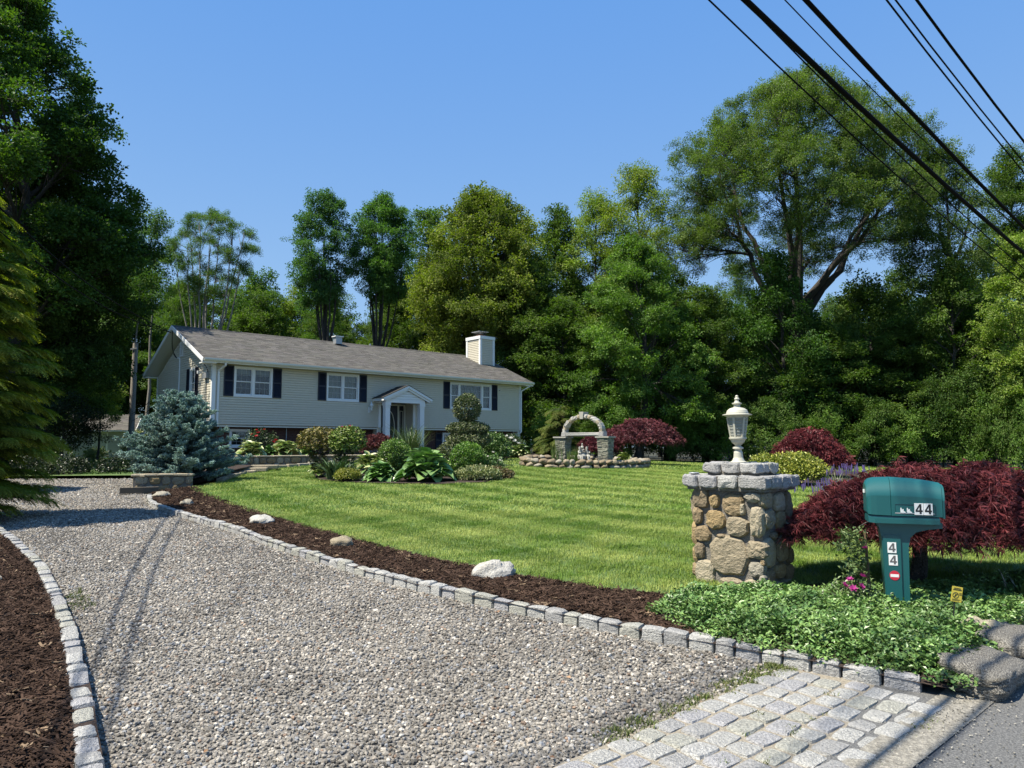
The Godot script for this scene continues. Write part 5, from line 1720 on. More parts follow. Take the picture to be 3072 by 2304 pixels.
# weeping cut-leaf maple: layered skirts of hanging foliage over a twisted frame
func laceleaf(o: Node3D, r: Vector3, h0: float, n: int, mesh: Mesh, ds: float, dark: Color, light: Color, trunk: float, foot := 0.0) -> void:
	var wood := MB.new()
	var top := h0 + r.y * 0.55
	wood.tube(PackedVector3Array([Vector3(foot, -0.15, 0), Vector3(foot + 0.05, h0 * 0.45, 0.02), Vector3(foot * 0.7 - 0.04, h0 * 0.85, -0.03), Vector3(foot * 0.5, top, 0)]), PackedFloat32Array([trunk * 1.25, trunk, trunk * 0.9, trunk * 0.5]), 9)
	for i in 18:
		var a := TAU * i / 18.0 + rnd(-0.2, 0.2)
		var L := rnd(0.6, 0.95)
		limb(wood, Vector3(-0.03, lerpf(h0 * 0.75, top, rnd(0, 1)), 0), Vector3(cos(a) * r.x * L, h0 + r.y * (0.85 - 0.75 * L * L) * rnd(0.7, 1.0), sin(a) * r.z * L), 0.22, trunk * 0.35, 0.006, 5, 6)
	var where := []
	var tint := PackedColorArray()
	var fn := FastNoiseLite.new()
	fn.seed = n; fn.frequency = 1.1
	for i in n:
		var a := rnd(0, TAU)
		var u := sqrt(rnd(0, 1))
		var lump := 1.0 + 0.16 * fn.get_noise_2d(cos(a) * 2.2, sin(a) * 2.2) + 0.10 * sin(a * 7.0)
		var hang := 1.0 - pow(u, 2.4)
		var y := h0 + r.y * hang * (1.0 + 0.25 * fn.get_noise_2d(cos(a) * u * 3.0 + 9.0, sin(a) * u * 3.0))
		var tier: float = floor(y / (r.y * 0.22)) * r.y * 0.22
		y = lerpf(y, tier + r.y * 0.1, 0.35)
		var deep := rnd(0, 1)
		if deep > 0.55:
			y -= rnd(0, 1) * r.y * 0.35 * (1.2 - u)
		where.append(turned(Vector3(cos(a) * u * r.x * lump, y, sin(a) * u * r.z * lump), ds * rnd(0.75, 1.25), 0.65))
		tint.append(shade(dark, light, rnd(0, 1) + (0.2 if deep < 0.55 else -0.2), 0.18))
	part(o, "trunk", wood.mesh(), M.bark)
	many(o, "foliage", mesh, M.red_leaf, where, tint)

func hosta(o: Node3D, r: float, h: float, n: int, leaf_mesh: Mesh, dark: Color, light: Color, each := false) -> void:
	var where := []
	var tint := PackedColorArray()
	for i in n:
		var ring := float(i) / n
		var a := i * 2.39996 + rnd(-0.3, 0.3)
		var lift := lerpf(0.15, 1.0, 1.0 - ring)
		var s := r * lerpf(0.62, 0.95, ring) * rnd(0.85, 1.15)
		var b := Basis(Vector3.UP, a) * Basis(Vector3(0, 0, 1), lerpf(0.75, -0.18, ring) + rnd(-0.15, 0.15)) * Basis(Vector3.RIGHT, rnd(-0.35, 0.35))
		where.append(Transform3D(b.scaled(Vector3(s, s, s)), Vector3(cos(a), 0, -sin(a)) * r * 0.12 * ring + Vector3(0, h * lift * rnd(0.55, 0.85), 0)))
		tint.append(shade(dark, light, rnd(0, 1), 0.12))
	if each:
		var mats := []
		for k in 4:
			var m := leafy(Color(0.10, 0.20, 0.05), 0.38, 0.55)
			m.albedo_color = dark.lerp(light, k / 3.0).linear_to_srgb()
			mats.append(m)
		for i in n:
			part(o, "leaf", leaf_mesh, mats[R.randi() % 4]).transform = where[i]
	else:
		many(o, "leaves", leaf_mesh, M.soft_leaf, where, tint)

func flowers(o: Node3D, called: String, pts: Array, s: float, c: Color, petals := 6) -> void:
	var m := plain(c, 0.6)
	m.backlight_enabled = true; m.backlight = c.linear_to_srgb()
	m.cull_mode = BaseMaterial3D.CULL_DISABLED
	var b := MB.new()
	for i in petals * 2:
		var a := TAU * i / petals + (0.3 if i >= petals else 0.0)
		leaf(b, Vector3.ZERO, Vector3(cos(a), 0.35 if i < petals else 1.0, sin(a)), Vector3.UP, 1.0, 0.62, 0.1)
	var mesh := b.mesh()
	for p in pts:
		part(o, called, mesh, m).transform = turned(p, s * rnd(0.8, 1.2), 0.7)

func build_garden() -> void:
	R.seed = 900
	M.soft_leaf = leafy(Color(0.12, 0.20, 0.05), 0.40, 0.5)
	M.stem = plain(Color(0.05, 0.045, 0.03), 0.9)
	var V := func(px: float, py: float, d: float) -> Vector3: return Vector3((px - 1106.0) / 1534.0 * d, (961.0 - py) / 1534.0 * d + 1.65, -d)
	spruce(plant("blue_spruce", "blue-green spruce in spreading tiers at the left corner of the house", "spruce", -9.9, 21.3, 0.05))
	hemlock(plant("hemlock_tree", "yellow-green hemlock with drooping sprays at the left edge of the picture", "hemlock", -10.3, 13.1), 6.5, 1.7, 0.3, Color(0.030, 0.062, 0.014), Color(0.34, 0.39, 0.070))
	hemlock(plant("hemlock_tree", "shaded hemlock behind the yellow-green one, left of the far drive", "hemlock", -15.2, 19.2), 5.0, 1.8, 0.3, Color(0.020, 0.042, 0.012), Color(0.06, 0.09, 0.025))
	hemlock(plant("hemlock_tree", "feathery hemlock sapling behind the pond arch", "hemlock", 2.2, 32.5), 2.5, 1.2, 0.3, Color(0.05, 0.085, 0.02), Color(0.16, 0.20, 0.05))
	# island bed
	var ju := plant("juniper", "pruned juniper with a brown-tinged left head and a green right head on bare stems", "juniper", -5.35, 22.0, 0.02)
	var jw := MB.new()
	var base := ju.position
	for q in [[684, 985, 22.1], [752, 985, 21.8], [700, 985, 22.3], [740, 975, 22.0]]:
		limb(jw, Vector3(rnd(-0.1, 0.1), -0.1, 0), V.call(q[0], q[1], q[2]) - base, 0.05, 0.05, 0.03, 6, 4)
	part(ju, "stem", jw.mesh(), M.bark)
	globe(ju, V.call(690, 953, 22.2) - base, Vector3(0.66, 0.44, 0.55), 1700, dabs.yew, 0.75, Color(0.09, 0.08, 0.022), Color(0.30, 0.26, 0.07), M.soft_leaf, "foliage", -0.55)
	globe(ju, V.call(752, 952, 21.8) - base, Vector3(0.55, 0.46, 0.5), 1500, dabs.yew, 0.75, Color(0.06, 0.10, 0.016), Color(0.26, 0.35, 0.06), M.soft_leaf, "foliage", -0.6)
	globe(ju, V.call(745, 990, 21.9) - base, Vector3(0.30, 0.5, 0.3), 300, dabs.yew, 1.0, Color(0.02, 0.035, 0.01), Color(0.07, 0.10, 0.02), M.soft_leaf, "foliage")
	globe(ju, V.call(690, 990, 22.2) - base, Vector3(0.24, 0.5, 0.24), 220, dabs.yew, 1.0, Color(0.03, 0.035, 0.01), Color(0.08, 0.08, 0.02), M.soft_leaf, "foliage")
	var lily := plant("lily_plant", "dark narrow-leaved lily clump under the two-headed juniper", "lily", -5.2, 21.3, 0.02)
	sprays(lily, "leaves", [turned(Vector3(-0.2, 0, 0), 1.0, 0.1), turned(Vector3(0.25, 0, 0.1), 0.95, 0.1), turned(Vector3(0, 0, 0.2), 1.1, 0.1), turned(Vector3(0.4, 0, -0.1), 0.8, 0.1)], Color(0.03, 0.07, 0.03), Color(0.09, 0.15, 0.07), strap(201, 60, 0.85, 0.35, 0.045, 0.9), M.soft_leaf)
	globe(plant("spirea_shrub", "small yellow mound at the front left of the island bed", "shrub", -4.75, 20.75, 0.02), Vector3(0, 0.14, 0), Vector3(0.36, 0.2, 0.32), 240, dabs.box, 1.15, Color(0.14, 0.16, 0.02), Color(0.32, 0.32, 0.05), M.soft_leaf, "foliage", -0.2)
	globe(plant("boxwood", "boxwood ball left of the tall ornamental grass", "boxwood", -3.95, 24.0, 0.02), Vector3(0, 0.50, 0), Vector3(0.52, 0.54, 0.52), 1100, dabs.box, 1.25, Color(0.030, 0.070, 0.012), Color(0.19, 0.32, 0.05), M.soft_leaf)
	globe(plant("boxwood", "boxwood ball in front of the tiered topiary", "boxwood", -1.38, 22.2, 0.02), Vector3(0, 0.48, 0), Vector3(0.52, 0.53, 0.52), 1300, dabs.box, 1.2, Color(0.020, 0.058, 0.010), Color(0.18, 0.33, 0.035), M.soft_leaf)
	var green_leaf := broad_leaf(1.0, 0.62, 0.35, Color(1, 1, 1), Color(0.86, 0.92, 0.8))
	var cream_edge := broad_leaf(1.0, 0.60, 0.35, Color(1.3, 1.3, 1.0), Color(0.22, 0.40, 0.17))
	var white_heart := broad_leaf(1.0, 0.50, 0.4, Color(0.22, 0.40, 0.17), Color(1.3, 1.3, 1.1))
	hosta(plant("hosta", "large broad-leaved green hosta at the front of the island bed", "hosta", -2.5, 20.7, 0.02), 0.92, 0.66, 84, broad_leaf(1.0, 0.66, 0.4, Color(1, 1, 1), Color(0.92, 0.95, 0.9)), Color(0.15, 0.27, 0.09), Color(0.40, 0.58, 0.19), true)
	hosta(plant("hosta", "low green leafy clump left of the large hosta", "hosta", -3.8, 20.75, 0.02), 0.52, 0.42, 150, green_leaf, Color(0.06, 0.13, 0.035), Color(0.18, 0.31, 0.09))
	hosta(plant("hosta", "pale-edged hosta behind the juniper's right stem", "hosta", -4.75, 23.6, 0.02), 0.60, 0.55, 60, cream_edge, Color(0.24, 0.26, 0.14), Color(0.42, 0.44, 0.26))
	hosta(plant("hosta", "yellow-green hosta between the juniper and the boxwood ball", "hosta", -4.2, 22.6, 0.02), 0.50, 0.42, 60, cream_edge, Color(0.24, 0.26, 0.14), Color(0.42, 0.44, 0.26))
	hosta(plant("hosta", "small pale hosta beneath the juniper's left stem", "hosta", -5.95, 22.1, 0.02), 0.38, 0.3, 40, cream_edge, Color(0.24, 0.26, 0.14), Color(0.42, 0.44, 0.26))
	hosta(plant("hosta", "golden-edged hosta behind the large green hosta", "hosta", -2.0, 22.4, 0.02), 0.5, 0.4, 46, cream_edge, Color(0.24, 0.26, 0.14), Color(0.42, 0.44, 0.26))
	globe(plant("euonymus", "low cream-flecked ground cover right of the large hosta", "shrub", -0.98, 20.9, 0.02), Vector3(0, 0.12, 0), Vector3(0.62, 0.24, 0.35), 340, dabs.box, 1.6, Color(0.07, 0.11, 0.025), Color(0.36, 0.37, 0.17), M.soft_leaf, "foliage", -0.1)
	globe(plant("euonymus", "browned low mound at the right tip of the island bed", "shrub", -0.42, 21.6, 0.02), Vector3(0, 0.08, 0), Vector3(0.42, 0.2, 0.35), 200, dabs.box, 1.5, Color(0.10, 0.075, 0.03), Color(0.24, 0.19, 0.09), M.soft_leaf, "foliage", -0.1)
	var cos_ := plant("cosmos", "thin airy flower stems behind the browned mound", "flowers", -0.5, 22.3, 0.02)
	sprays(cos_, "stems", [turned(Vector3(0, 0, 0), 0.9, 0.1), turned(Vector3(0.3, 0, 0), 0.8, 0.1), turned(Vector3(-0.3, 0, 0.1), 0.85, 0.1)], Color(0.06, 0.10, 0.03), Color(0.14, 0.18, 0.06), strap(202, 22, 0.8, 0.5, 0.012, 0.4), M.soft_leaf)
	flowers(cos_, "flower", [Vector3(-0.25, 0.62, 0.1), Vector3(0.12, 0.5, 0.1), Vector3(-0.1, 0.75, 0)], 0.06, Color(0.75, 0.72, 0.66))
	globe(plant("peony", "leafy perennial beside the right boxwood ball", "perennial", -0.75, 22.6, 0.02), Vector3(0, 0.25, 0), Vector3(0.34, 0.32, 0.34), 70, dabs.shrub, 0.8, Color(0.05, 0.11, 0.03), Color(0.13, 0.22, 0.06), M.soft_leaf)
	var og := plant("ornamental_grass", "tall arching ornamental grass in front of the porch column", "ornamental grass", -3.7, 26.3, 0.02)
	sprays(og, "blades", [turned(Vector3.ZERO, 1.0, 0.06), turned(Vector3(0.16, 0, 0.1), 0.95, 0.06), turned(Vector3(-0.14, 0, -0.1), 1.05, 0.06), turned(Vector3(0, 0, 0.2), 0.8, 0.08)], Color(0.07, 0.12, 0.03), Color(0.19, 0.23, 0.09), strap(203, 110, 1.95, 0.5, 0.022, 0.62), M.soft_leaf)
	# topiary, clipped into a ball over two tiers and a skirt
	var top := plant("topiary", "tall clipped evergreen with a ball over stepped tiers before the right window", "topiary", -1.72, 27.2, 0.0)
	var tb := top.position
	part(top, "trunk", pipe([Vector3(0, -0.1, 0), Vector3(0, 2.0, 0)], 0.06), M.bark)
	var ye0 := Color(0.034, 0.052, 0.020)
	var ye1 := Color(0.20, 0.245, 0.095)
	globe(top, V.call(1009, 882, 27.2) - tb, Vector3(0.52, 0.56, 0.52), 3400, dabs.yew, 0.6, ye0, ye1, M.soft_leaf, "ball")
	globe(top, V.call(1011, 925, 27.2) - tb, Vector3(0.82, 0.27, 0.76), 3400, dabs.yew, 0.6, ye0, ye1, M.soft_leaf, "tier")
	globe(top, V.call(1013, 950, 27.1) - tb, Vector3(0.86, 0.34, 0.80), 3800, dabs.yew, 0.6, ye0, ye1, M.soft_leaf, "tier")
	globe(top, V.call(995, 975, 27.0) - tb, Vector3(0.88, 0.48, 0.80), 3400, dabs.yew, 0.6, ye0, ye1, M.soft_leaf, "tier")
	# beds along the house
	laceleaf(plant("lace_maple", "small dusty-red lace-leaf maple at the foot of the left porch column", "maple", -5.15, 27.6, 0.02), Vector3(0.62, 0.45, 0.55), 0.55, 260, dabs.lace_far, 0.7, Color(0.09, 0.028, 0.028), Color(0.22, 0.08, 0.075), 0.03)
	globe(plant("azalea", "rounded green bush right of the topiary", "shrub", -0.8, 31.0, 0.02), Vector3(0, 0.45, 0), Vector3(0.62, 0.5, 0.55), 170, dabs.shrub, 0.95, Color(0.045, 0.10, 0.025), Color(0.16, 0.25, 0.06), M.soft_leaf)
	hosta(plant("hosta", "white-variegated hosta below the right downspout", "hosta", 0.35, 33.4, 0.02), 0.62, 0.5, 80, white_heart, Color(0.24, 0.26, 0.14), Color(0.42, 0.44, 0.26))
	hosta(plant("hosta", "smaller variegated hosta left of the downspout hosta", "hosta", -0.35, 32.5, 0.02), 0.5, 0.4, 60, white_heart, Color(0.24, 0.26, 0.14), Color(0.42, 0.44, 0.26))
	var hy := plant("hydrangea", "white-flowered hydrangea beside the right end of the brick", "hydrangea", 0.0, 34.0, 0.02)
	globe(hy, Vector3(0, 0.5, 0), Vector3(0.5, 0.5, 0.45), 90, dabs.shrub, 0.9, Color(0.03, 0.06, 0.02), Color(0.08, 0.13, 0.04), M.soft_leaf)
	flowers(hy, "flower_head", [Vector3(-0.25, 0.95, 0.3), Vector3(-0.05, 0.85, 0.4), Vector3(0.12, 0.75, 0.42), Vector3(0.3, 0.62, 0.4), Vector3(-0.4, 0.7, 0.35)], 0.14, Color(0.8, 0.8, 0.76), 7)
	for q in [[-3.0, 30.9, 0.55, "low grassy perennial right of the porch column"], [-2.35, 31.3, 0.5, "grey-green perennial under the lower right window"], [-4.4, 29.8, 0.5, "green perennial in front of the porch step"]]:
		sprays(plant("perennial", q[3], "perennial", q[0], q[1], 0.02), "leaves", [turned(Vector3.ZERO, 1.0, 0.1), turned(Vector3(0.2, 0, 0.1), 0.9, 0.1)], Color(0.04, 0.08, 0.04), Color(0.12, 0.17, 0.09), strap(204, 60, q[2], 0.4, 0.03, 0.9), M.soft_leaf)
	# raised bed behind the fieldstone wall (soil at 1.22 m)
	var on := func(called: String, label: String, cat: String, px: float, d: float) -> Node3D:
		return thing(called, label, cat, Vector3((px - 1106.0) / 1534.0 * d, 1.21, -d))
	hosta(on.call("hosta", "yellow-edged hosta on the retaining wall beside the spruce", "hosta", 546, 26.8), 0.62, 0.42, 70, cream_edge, Color(0.24, 0.26, 0.14), Color(0.42, 0.44, 0.26))
	hosta(on.call("hosta", "broad white-edged hosta in the middle of the retaining wall", "hosta", 618, 27.6), 0.66, 0.42, 84, cream_edge, Color(0.24, 0.26, 0.14), Color(0.42, 0.44, 0.26))
	hosta(on.call("hosta", "small plain green plant between the two wall hostas", "hosta", 583, 27.2), 0.36, 0.34, 36, green_leaf, Color(0.05, 0.11, 0.03), Color(0.10, 0.19, 0.05))
	hosta(on.call("hosta", "light green plant at the right end of the retaining wall", "hosta", 668, 28.2), 0.45, 0.36, 50, green_leaf, Color(0.10, 0.18, 0.04), Color(0.19, 0.28, 0.08))
	var rose := on.call("rose_bush", "red-flowering rose bush before the brick under the left window", "rose bush", 562, 28.6) as Node3D
	globe(rose, Vector3(0, 0.55, 0), Vector3(0.65, 0.5, 0.4), 60, dabs.shrub, 0.75, Color(0.025, 0.05, 0.018), Color(0.10, 0.15, 0.05), M.soft_leaf)
	flowers(rose, "rose", [Vector3(-0.05, 1.02, 0.2), Vector3(0.22, 1.04, 0.1), Vector3(-0.2, 0.85, 0.3), Vector3(0.02, 0.78, 0.4), Vector3(-0.35, 0.55, 0.35), Vector3(0.72, 0.62, 0.2), Vector3(0.66, 0.55, 0.3), Vector3(0.05, 0.92, 0.3)], 0.075, Color(0.42, 0.012, 0.02), 7)
	var rose2 := on.call("rose_bush", "pink rose bush behind the two-headed juniper", "rose bush", 752, 29.5) as Node3D
	globe(rose2, Vector3(0, 0.6, 0), Vector3(0.7, 0.55, 0.4), 50, dabs.shrub, 0.75, Color(0.02, 0.04, 0.015), Color(0.07, 0.11, 0.04), M.soft_leaf)
	flowers(rose2, "rose", [Vector3(-0.2, 1.15, 0.2), Vector3(-0.05, 1.1, 0.3), Vector3(-0.28, 1.08, 0.2), Vector3(0.35, 0.95, 0.2), Vector3(0.6, 0.9, 0.1), Vector3(0.1, 1.2, 0.1)], 0.085, Color(0.55, 0.05, 0.13), 7)
	# around the pond
	laceleaf(plant("lace_maple", "purple-red lace-leaf maple right of the pond arch", "maple", 5.75, 31.5, 0.0), Vector3(1.6, 0.9, 1.2), 1.0, 950, dabs.lace_far, 0.85, Color(0.060, 0.016, 0.020), Color(0.26, 0.085, 0.095), 0.05)
	laceleaf(plant("lace_maple", "dark red lace-leaf maple seen through the pond arch", "maple", 3.75, 31.0, 0.0), Vector3(0.8, 0.6, 0.7), 0.6, 480, dabs.lace_far, 0.75, Color(0.06, 0.012, 0.018), Color(0.18, 0.04, 0.05), 0.04)
	laceleaf(plant("lace_maple", "red lace-leaf maple dome beyond the lantern", "maple", 10.45, 25.0, 0.0), Vector3(1.2, 1.1, 1.1), 0.42, 1500, dabs.lace_far, 0.75, Color(0.060, 0.013, 0.016), Color(0.22, 0.050, 0.056), 0.05)
	for q in [[1.85, 28.1, 1.0, "tall reeds left of the left arch post"], [2.45, 27.7, 0.75, "shorter reeds right of the left arch post"]]:
		sprays(plant("reeds", q[3], "reeds", q[0], q[1], 0.15), "blades", [turned(Vector3.ZERO, 1.0, 0.05), turned(Vector3(0.15, 0, 0.1), 0.9, 0.05), turned(Vector3(-0.2, 0, 0), 0.85, 0.05)], Color(0.06, 0.12, 0.025), Color(0.18, 0.25, 0.07), strap(205, 46, q[2], 0.4, 0.018, 0.18), M.soft_leaf)
	hosta(plant("hosta", "yellow-green plant right of the right arch post", "hosta", 4.45, 28.4, 0.2), 0.36, 0.3, 46, green_leaf, Color(0.14, 0.19, 0.04), Color(0.32, 0.34, 0.11))
	# bed behind the pillar
	globe(plant("spirea_shrub", "wide yellow-green mound behind the stone pillar", "shrub", 7.9, 20.2, 0.0), Vector3(0, 0.35, 0), Vector3(0.85, 0.48, 0.6), 800, dabs.box, 2.0, Color(0.13, 0.17, 0.025), Color(0.33, 0.34, 0.055), M.soft_leaf, "foliage", -0.3)
	globe(plant("spirea_shrub", "low yellow-green shrub peeping left of the spirea mound", "shrub", 7.35, 20.6, 0.0), Vector3(0, 0.35, 0), Vector3(0.5, 0.42, 0.5), 300, dabs.box, 2.0, Color(0.13, 0.17, 0.025), Color(0.30, 0.32, 0.05), M.soft_leaf, "foliage", -0.3)
	for q in [[6.1, 13.6, 0.55, 0.75, "silvery lavender clump right of the pillar's cap"], [8.6, 18.3, 0.62, 0.55, "purple salvia spikes behind the weeping maple"]]:
		var lv := plant("lavender", q[4], "lavender", q[0], q[1], 0.0)
		sprays(lv, "stems", [turned(Vector3(-0.3, 0, 0), 1.0, 0.1), turned(Vector3(0.1, 0, 0.1), 0.95, 0.1), turned(Vector3(0.4, 0, 0), 0.9, 0.1)], Color(0.10, 0.13, 0.07), Color(0.24, 0.27, 0.15), strap(206, 80, q[2], 0.6, 0.012, 0.5), M.soft_leaf)
		var sp := []
		for i in 90:
			var a := rnd(0, TAU)
			var r: float = sqrt(rnd(0, 1)) * q[3]
			sp.append(Transform3D(Basis.from_scale(Vector3(0.010, rnd(0.05, 0.09), 0.010)), Vector3(cos(a) * r, q[2] * rnd(0.72, 1.05), sin(a) * r * 0.7)))
		var spike := MB.new()
		spike.colored = true
		spike.blob(Vector3(1, 1, 1), 3, 0.2, 5, 4, 1.0, false)
		sprays(lv, "flower_spikes", sp, Color(0.06, 0.045, 0.15), Color(0.16, 0.11, 0.30), spike.mesh(), M.soft_leaf)
	sprays(plant("daylily", "bright green strappy clump left of the salvia", "daylily", 7.1, 15.6, 0.0), "leaves", [turned(Vector3.ZERO, 1.0, 0.1), turned(Vector3(0.3, 0, 0.1), 0.9, 0.1), turned(Vector3(-0.25, 0, 0.1), 0.9, 0.1)], Color(0.08, 0.15, 0.02), Color(0.19, 0.28, 0.05), strap(207, 70, 0.62, 0.4, 0.03, 0.8), M.soft_leaf)
	laceleaf(plant("lace_maple", "big weeping dark-red lace-leaf maple behind the mailbox", "maple", 4.62, 7.55, -0.02), Vector3(1.72, 0.60, 1.0), 0.56, 3900, dabs.lace, 1.05, Color(0.034, 0.009, 0.012), Color(0.225, 0.055, 0.060), 0.075, -0.42)
	# left background
	var dw := plant("weeping_tree", "dark umbrella-shaped weeping tree in front of the shed", "tree", -18.2, 29.0, -0.05)
	tree(dw, 610, {"H": 2.85, "cb": 1.2, "R": 1.75, "lobes": 16, "lr": 0.45, "tr": 0.10, "dab": "shrub", "ds": 1.0, "dark": Color(0.014, 0.022, 0.010), "light": Color(0.035, 0.05, 0.02), "foot": 0.95, "wide": 0.3, "dens": 1.1, "low": 1.0})
	globe(plant("forsythia", "yellow-green shrub at the foot of the utility pole", "shrub", -22.4, 42.5, 0.0), Vector3(0, 0.75, 0), Vector3(0.72, 0.85, 0.7), 170, dabs.shrub, 1.0, Color(0.09, 0.13, 0.02), Color(0.22, 0.26, 0.05), M.soft_leaf)
	for q in [[-28.6, 43.0, 1.3, "lit green perennials at the left corner of the shed"], [-30.8, 43.5, 1.1, "pale leafy perennials further left of the shed"], [-24.9, 42.6, 0.5, "dark small plants under the shed's right side"]]:
		globe(plant("perennial", q[3], "perennial", q[0], q[1], 0.0), Vector3(0, 0.25, 0), Vector3(q[2], 0.35, 0.5), int(90 * q[2]), dabs.shrub, 1.0, Color(0.09, 0.14, 0.03), Color(0.24, 0.30, 0.09), M.soft_leaf)
	for q in [[-17.5, 26.2, 0.9, "low dark plants at the far edge of the drive, left"], [-15.9, 25.6, 0.8, "low dark plants at the far edge of the drive, under the weeping tree"], [-14.4, 26.0, 0.6, "small dark plant at the far edge of the drive, right"]]:
		globe(plant("perennial", q[3], "perennial", q[0], q[1], 0.0), Vector3(0, 0.2, 0), Vector3(q[2], 0.32, 0.5), int(70 * q[2]), dabs.shrub, 0.95, Color(0.016, 0.028, 0.012), Color(0.04, 0.06, 0.025), M.soft_leaf)
	# periwinkle round the pillar and the mailbox
	var sprig := MB.new()
	sprig.colored = true
	R.seed = 930
	for i in 16:
		var a := rnd(0, TAU)
		var p := Vector3(rnd(-0.05, 0.05), rnd(-0.02, 0.045), rnd(-0.05, 0.05))
		var k := rnd(0.7, 1.35)
		sprig.col = Color(k * rnd(0.9, 1.15), k, k * rnd(0.85, 1.1))
		leaf(sprig, p, Vector3(cos(a), rnd(-0.1, 0.9), sin(a)), Vector3.UP + ball() * 0.5, rnd(0.030, 0.046), 0.021, 0.2)
	var where := []
	var tint := PackedColorArray()
	var lump := FastNoiseLite.new()
	lump.seed = 8; lump.frequency = 1.3
	var d := 4.5
	while d < 7.9:
		var x := 1.0
		while x < 6.0:
			var p := Vector2(x + rnd(-0.03, 0.03), d + rnd(-0.03, 0.03))
			x += 0.052
			if not inside(p, vinca) and Geometry2D.get_closest_point_to_segment(p, Vector2(1.5, 5.72), Vector2(2.86, 4.68)).distance_to(p) > 0.05:
				continue
			var e := 1e9
			for i in vinca.size():
				e = minf(e, Geometry2D.get_closest_point_to_segment(p, vinca[i], vinca[(i + 1) % vinca.size()]).distance_to(p))
			var sparse := p.y > 6.35 and p.x > 2.7
			if sparse and rnd(0, 1) < 0.45:
				continue
			var h := minf(1.0, e / 0.22) * (0.105 + 0.065 * lump.get_noise_2d(p.x * 1.6, p.y * 1.6)) * (0.55 if sparse else 1.0)
			for k in (2 if h > 0.06 else 1):
				where.append(turned(P(p.x, p.y, 0.015 + h * rnd(0.55, 1.1)), rnd(0.8, 1.25), 0.5))
				tint.append(shade(Color(0.060, 0.125, 0.030), Color(0.165, 0.27, 0.075), 0.5 + lump.get_noise_2d(p.x * 2.0, p.y * 2.0) + rnd(-0.35, 0.35), 0.15))
		d += 0.052
	many(self, "ground_cover", sprig.mesh(), M.soft_leaf, where, tint)
	# clematis on its stake
	var cl := plant("clematis", "clematis with magenta flowers climbing a wooden stake left of the mailbox", "clematis", 3.02, 6.32, 0.0)
	var stake := MB.new()
	stake.bar(Vector3(0.10, -0.1, 0.02), Vector3(0.075, 0.72, 0.0), 0.022, 0.022)
	part(cl, "stake", stake.mesh(), plain(Color(0.13, 0.085, 0.045), 0.9))
	var cw := []
	for i in 85:
		var y := rnd(0.05, 0.72)
		var w := 0.11 * (1.0 - y * 0.8) + 0.03
		cw.append(turned(Vector3(rnd(-w * 1.3, w * 0.7), y, rnd(-w, w)), rnd(0.8, 1.3), 0.8))
	sprays(cl, "leaves", cw, Color(0.06, 0.11, 0.03), Color(0.17, 0.25, 0.085), sprig.mesh(), M.soft_leaf)
	flowers(cl, "flower", [Vector3(-0.13, 0.32, 0.13), Vector3(-0.03, 0.35, 0.14), Vector3(-0.12, 0.25, 0.16), Vector3(-0.06, 0.27, 0.17), Vector3(-0.18, 0.27, 0.12), Vector3(-0.08, 0.10, 0.2), Vector3(0.02, 0.58, 0.10)], 0.040, Color(0.30, 0.022, 0.17), 6)
	var ir := plant("iris", "dark sword-leaved plant at the right edge under the maple", "iris", 4.72, 6.75, 0.0)
	sprays(ir, "leaves", [turned(Vector3.ZERO, 1.0, 0.05), turned(Vector3(0.12, 0, 0), 0.9, 0.05)], Color(0.012, 0.028, 0.010), Color(0.03, 0.06, 0.02), strap(208, 12, 0.34, 0.4, 0.038, 0.5), M.soft_leaf)
func field_stone(seed_: int, hw: float, hh: float, proud: float, square: float) -> ArrayMesh:   # a stone set in a wall: rounded outline in x, y, domed towards +z
	var b := MB.new()
	var fn := FastNoiseLite.new()
	fn.seed = seed_; fn.frequency = 1.0
	var n := 14
	var rings := [[1.0, -0.02], [0.985, proud * 0.35], [0.88, proud * 0.82], [0.58, proud * 1.0], [0.26, proud * 1.05]]
	var pts := []
	for q in rings:
		var row := []
		for i in n:
			var a := TAU * i / n
			var c := cos(a)
			var s := sin(a)
			var k := pow(pow(absf(c), square) + pow(absf(s), square), -1.0 / square)
			k *= 1.0 + 0.20 * fn.get_noise_2d(c * 1.6 + 5.0, s * 1.6)
			var p := Vector3(c * k * hw * q[0], s * k * hh * q[0], q[1])
			p.z += 0.32 * proud * fn.get_noise_3d(p.x * 14.0, p.y * 14.0, 2.0) * (1.0 if q[1] > 0 else 0.0)
			row.append(p)
		pts.append(row)
	for r in rings.size() - 1:
		for i in n:
			var j := (i + 1) % n
			b.quad(pts[r][i], pts[r][j], pts[r + 1][j], pts[r + 1][i])
	var m := Vector3(0, 0, proud * 1.04)
	for i in n:
		b.tri(pts[4][i], pts[4][(i + 1) % n], m)
	return b.mesh()

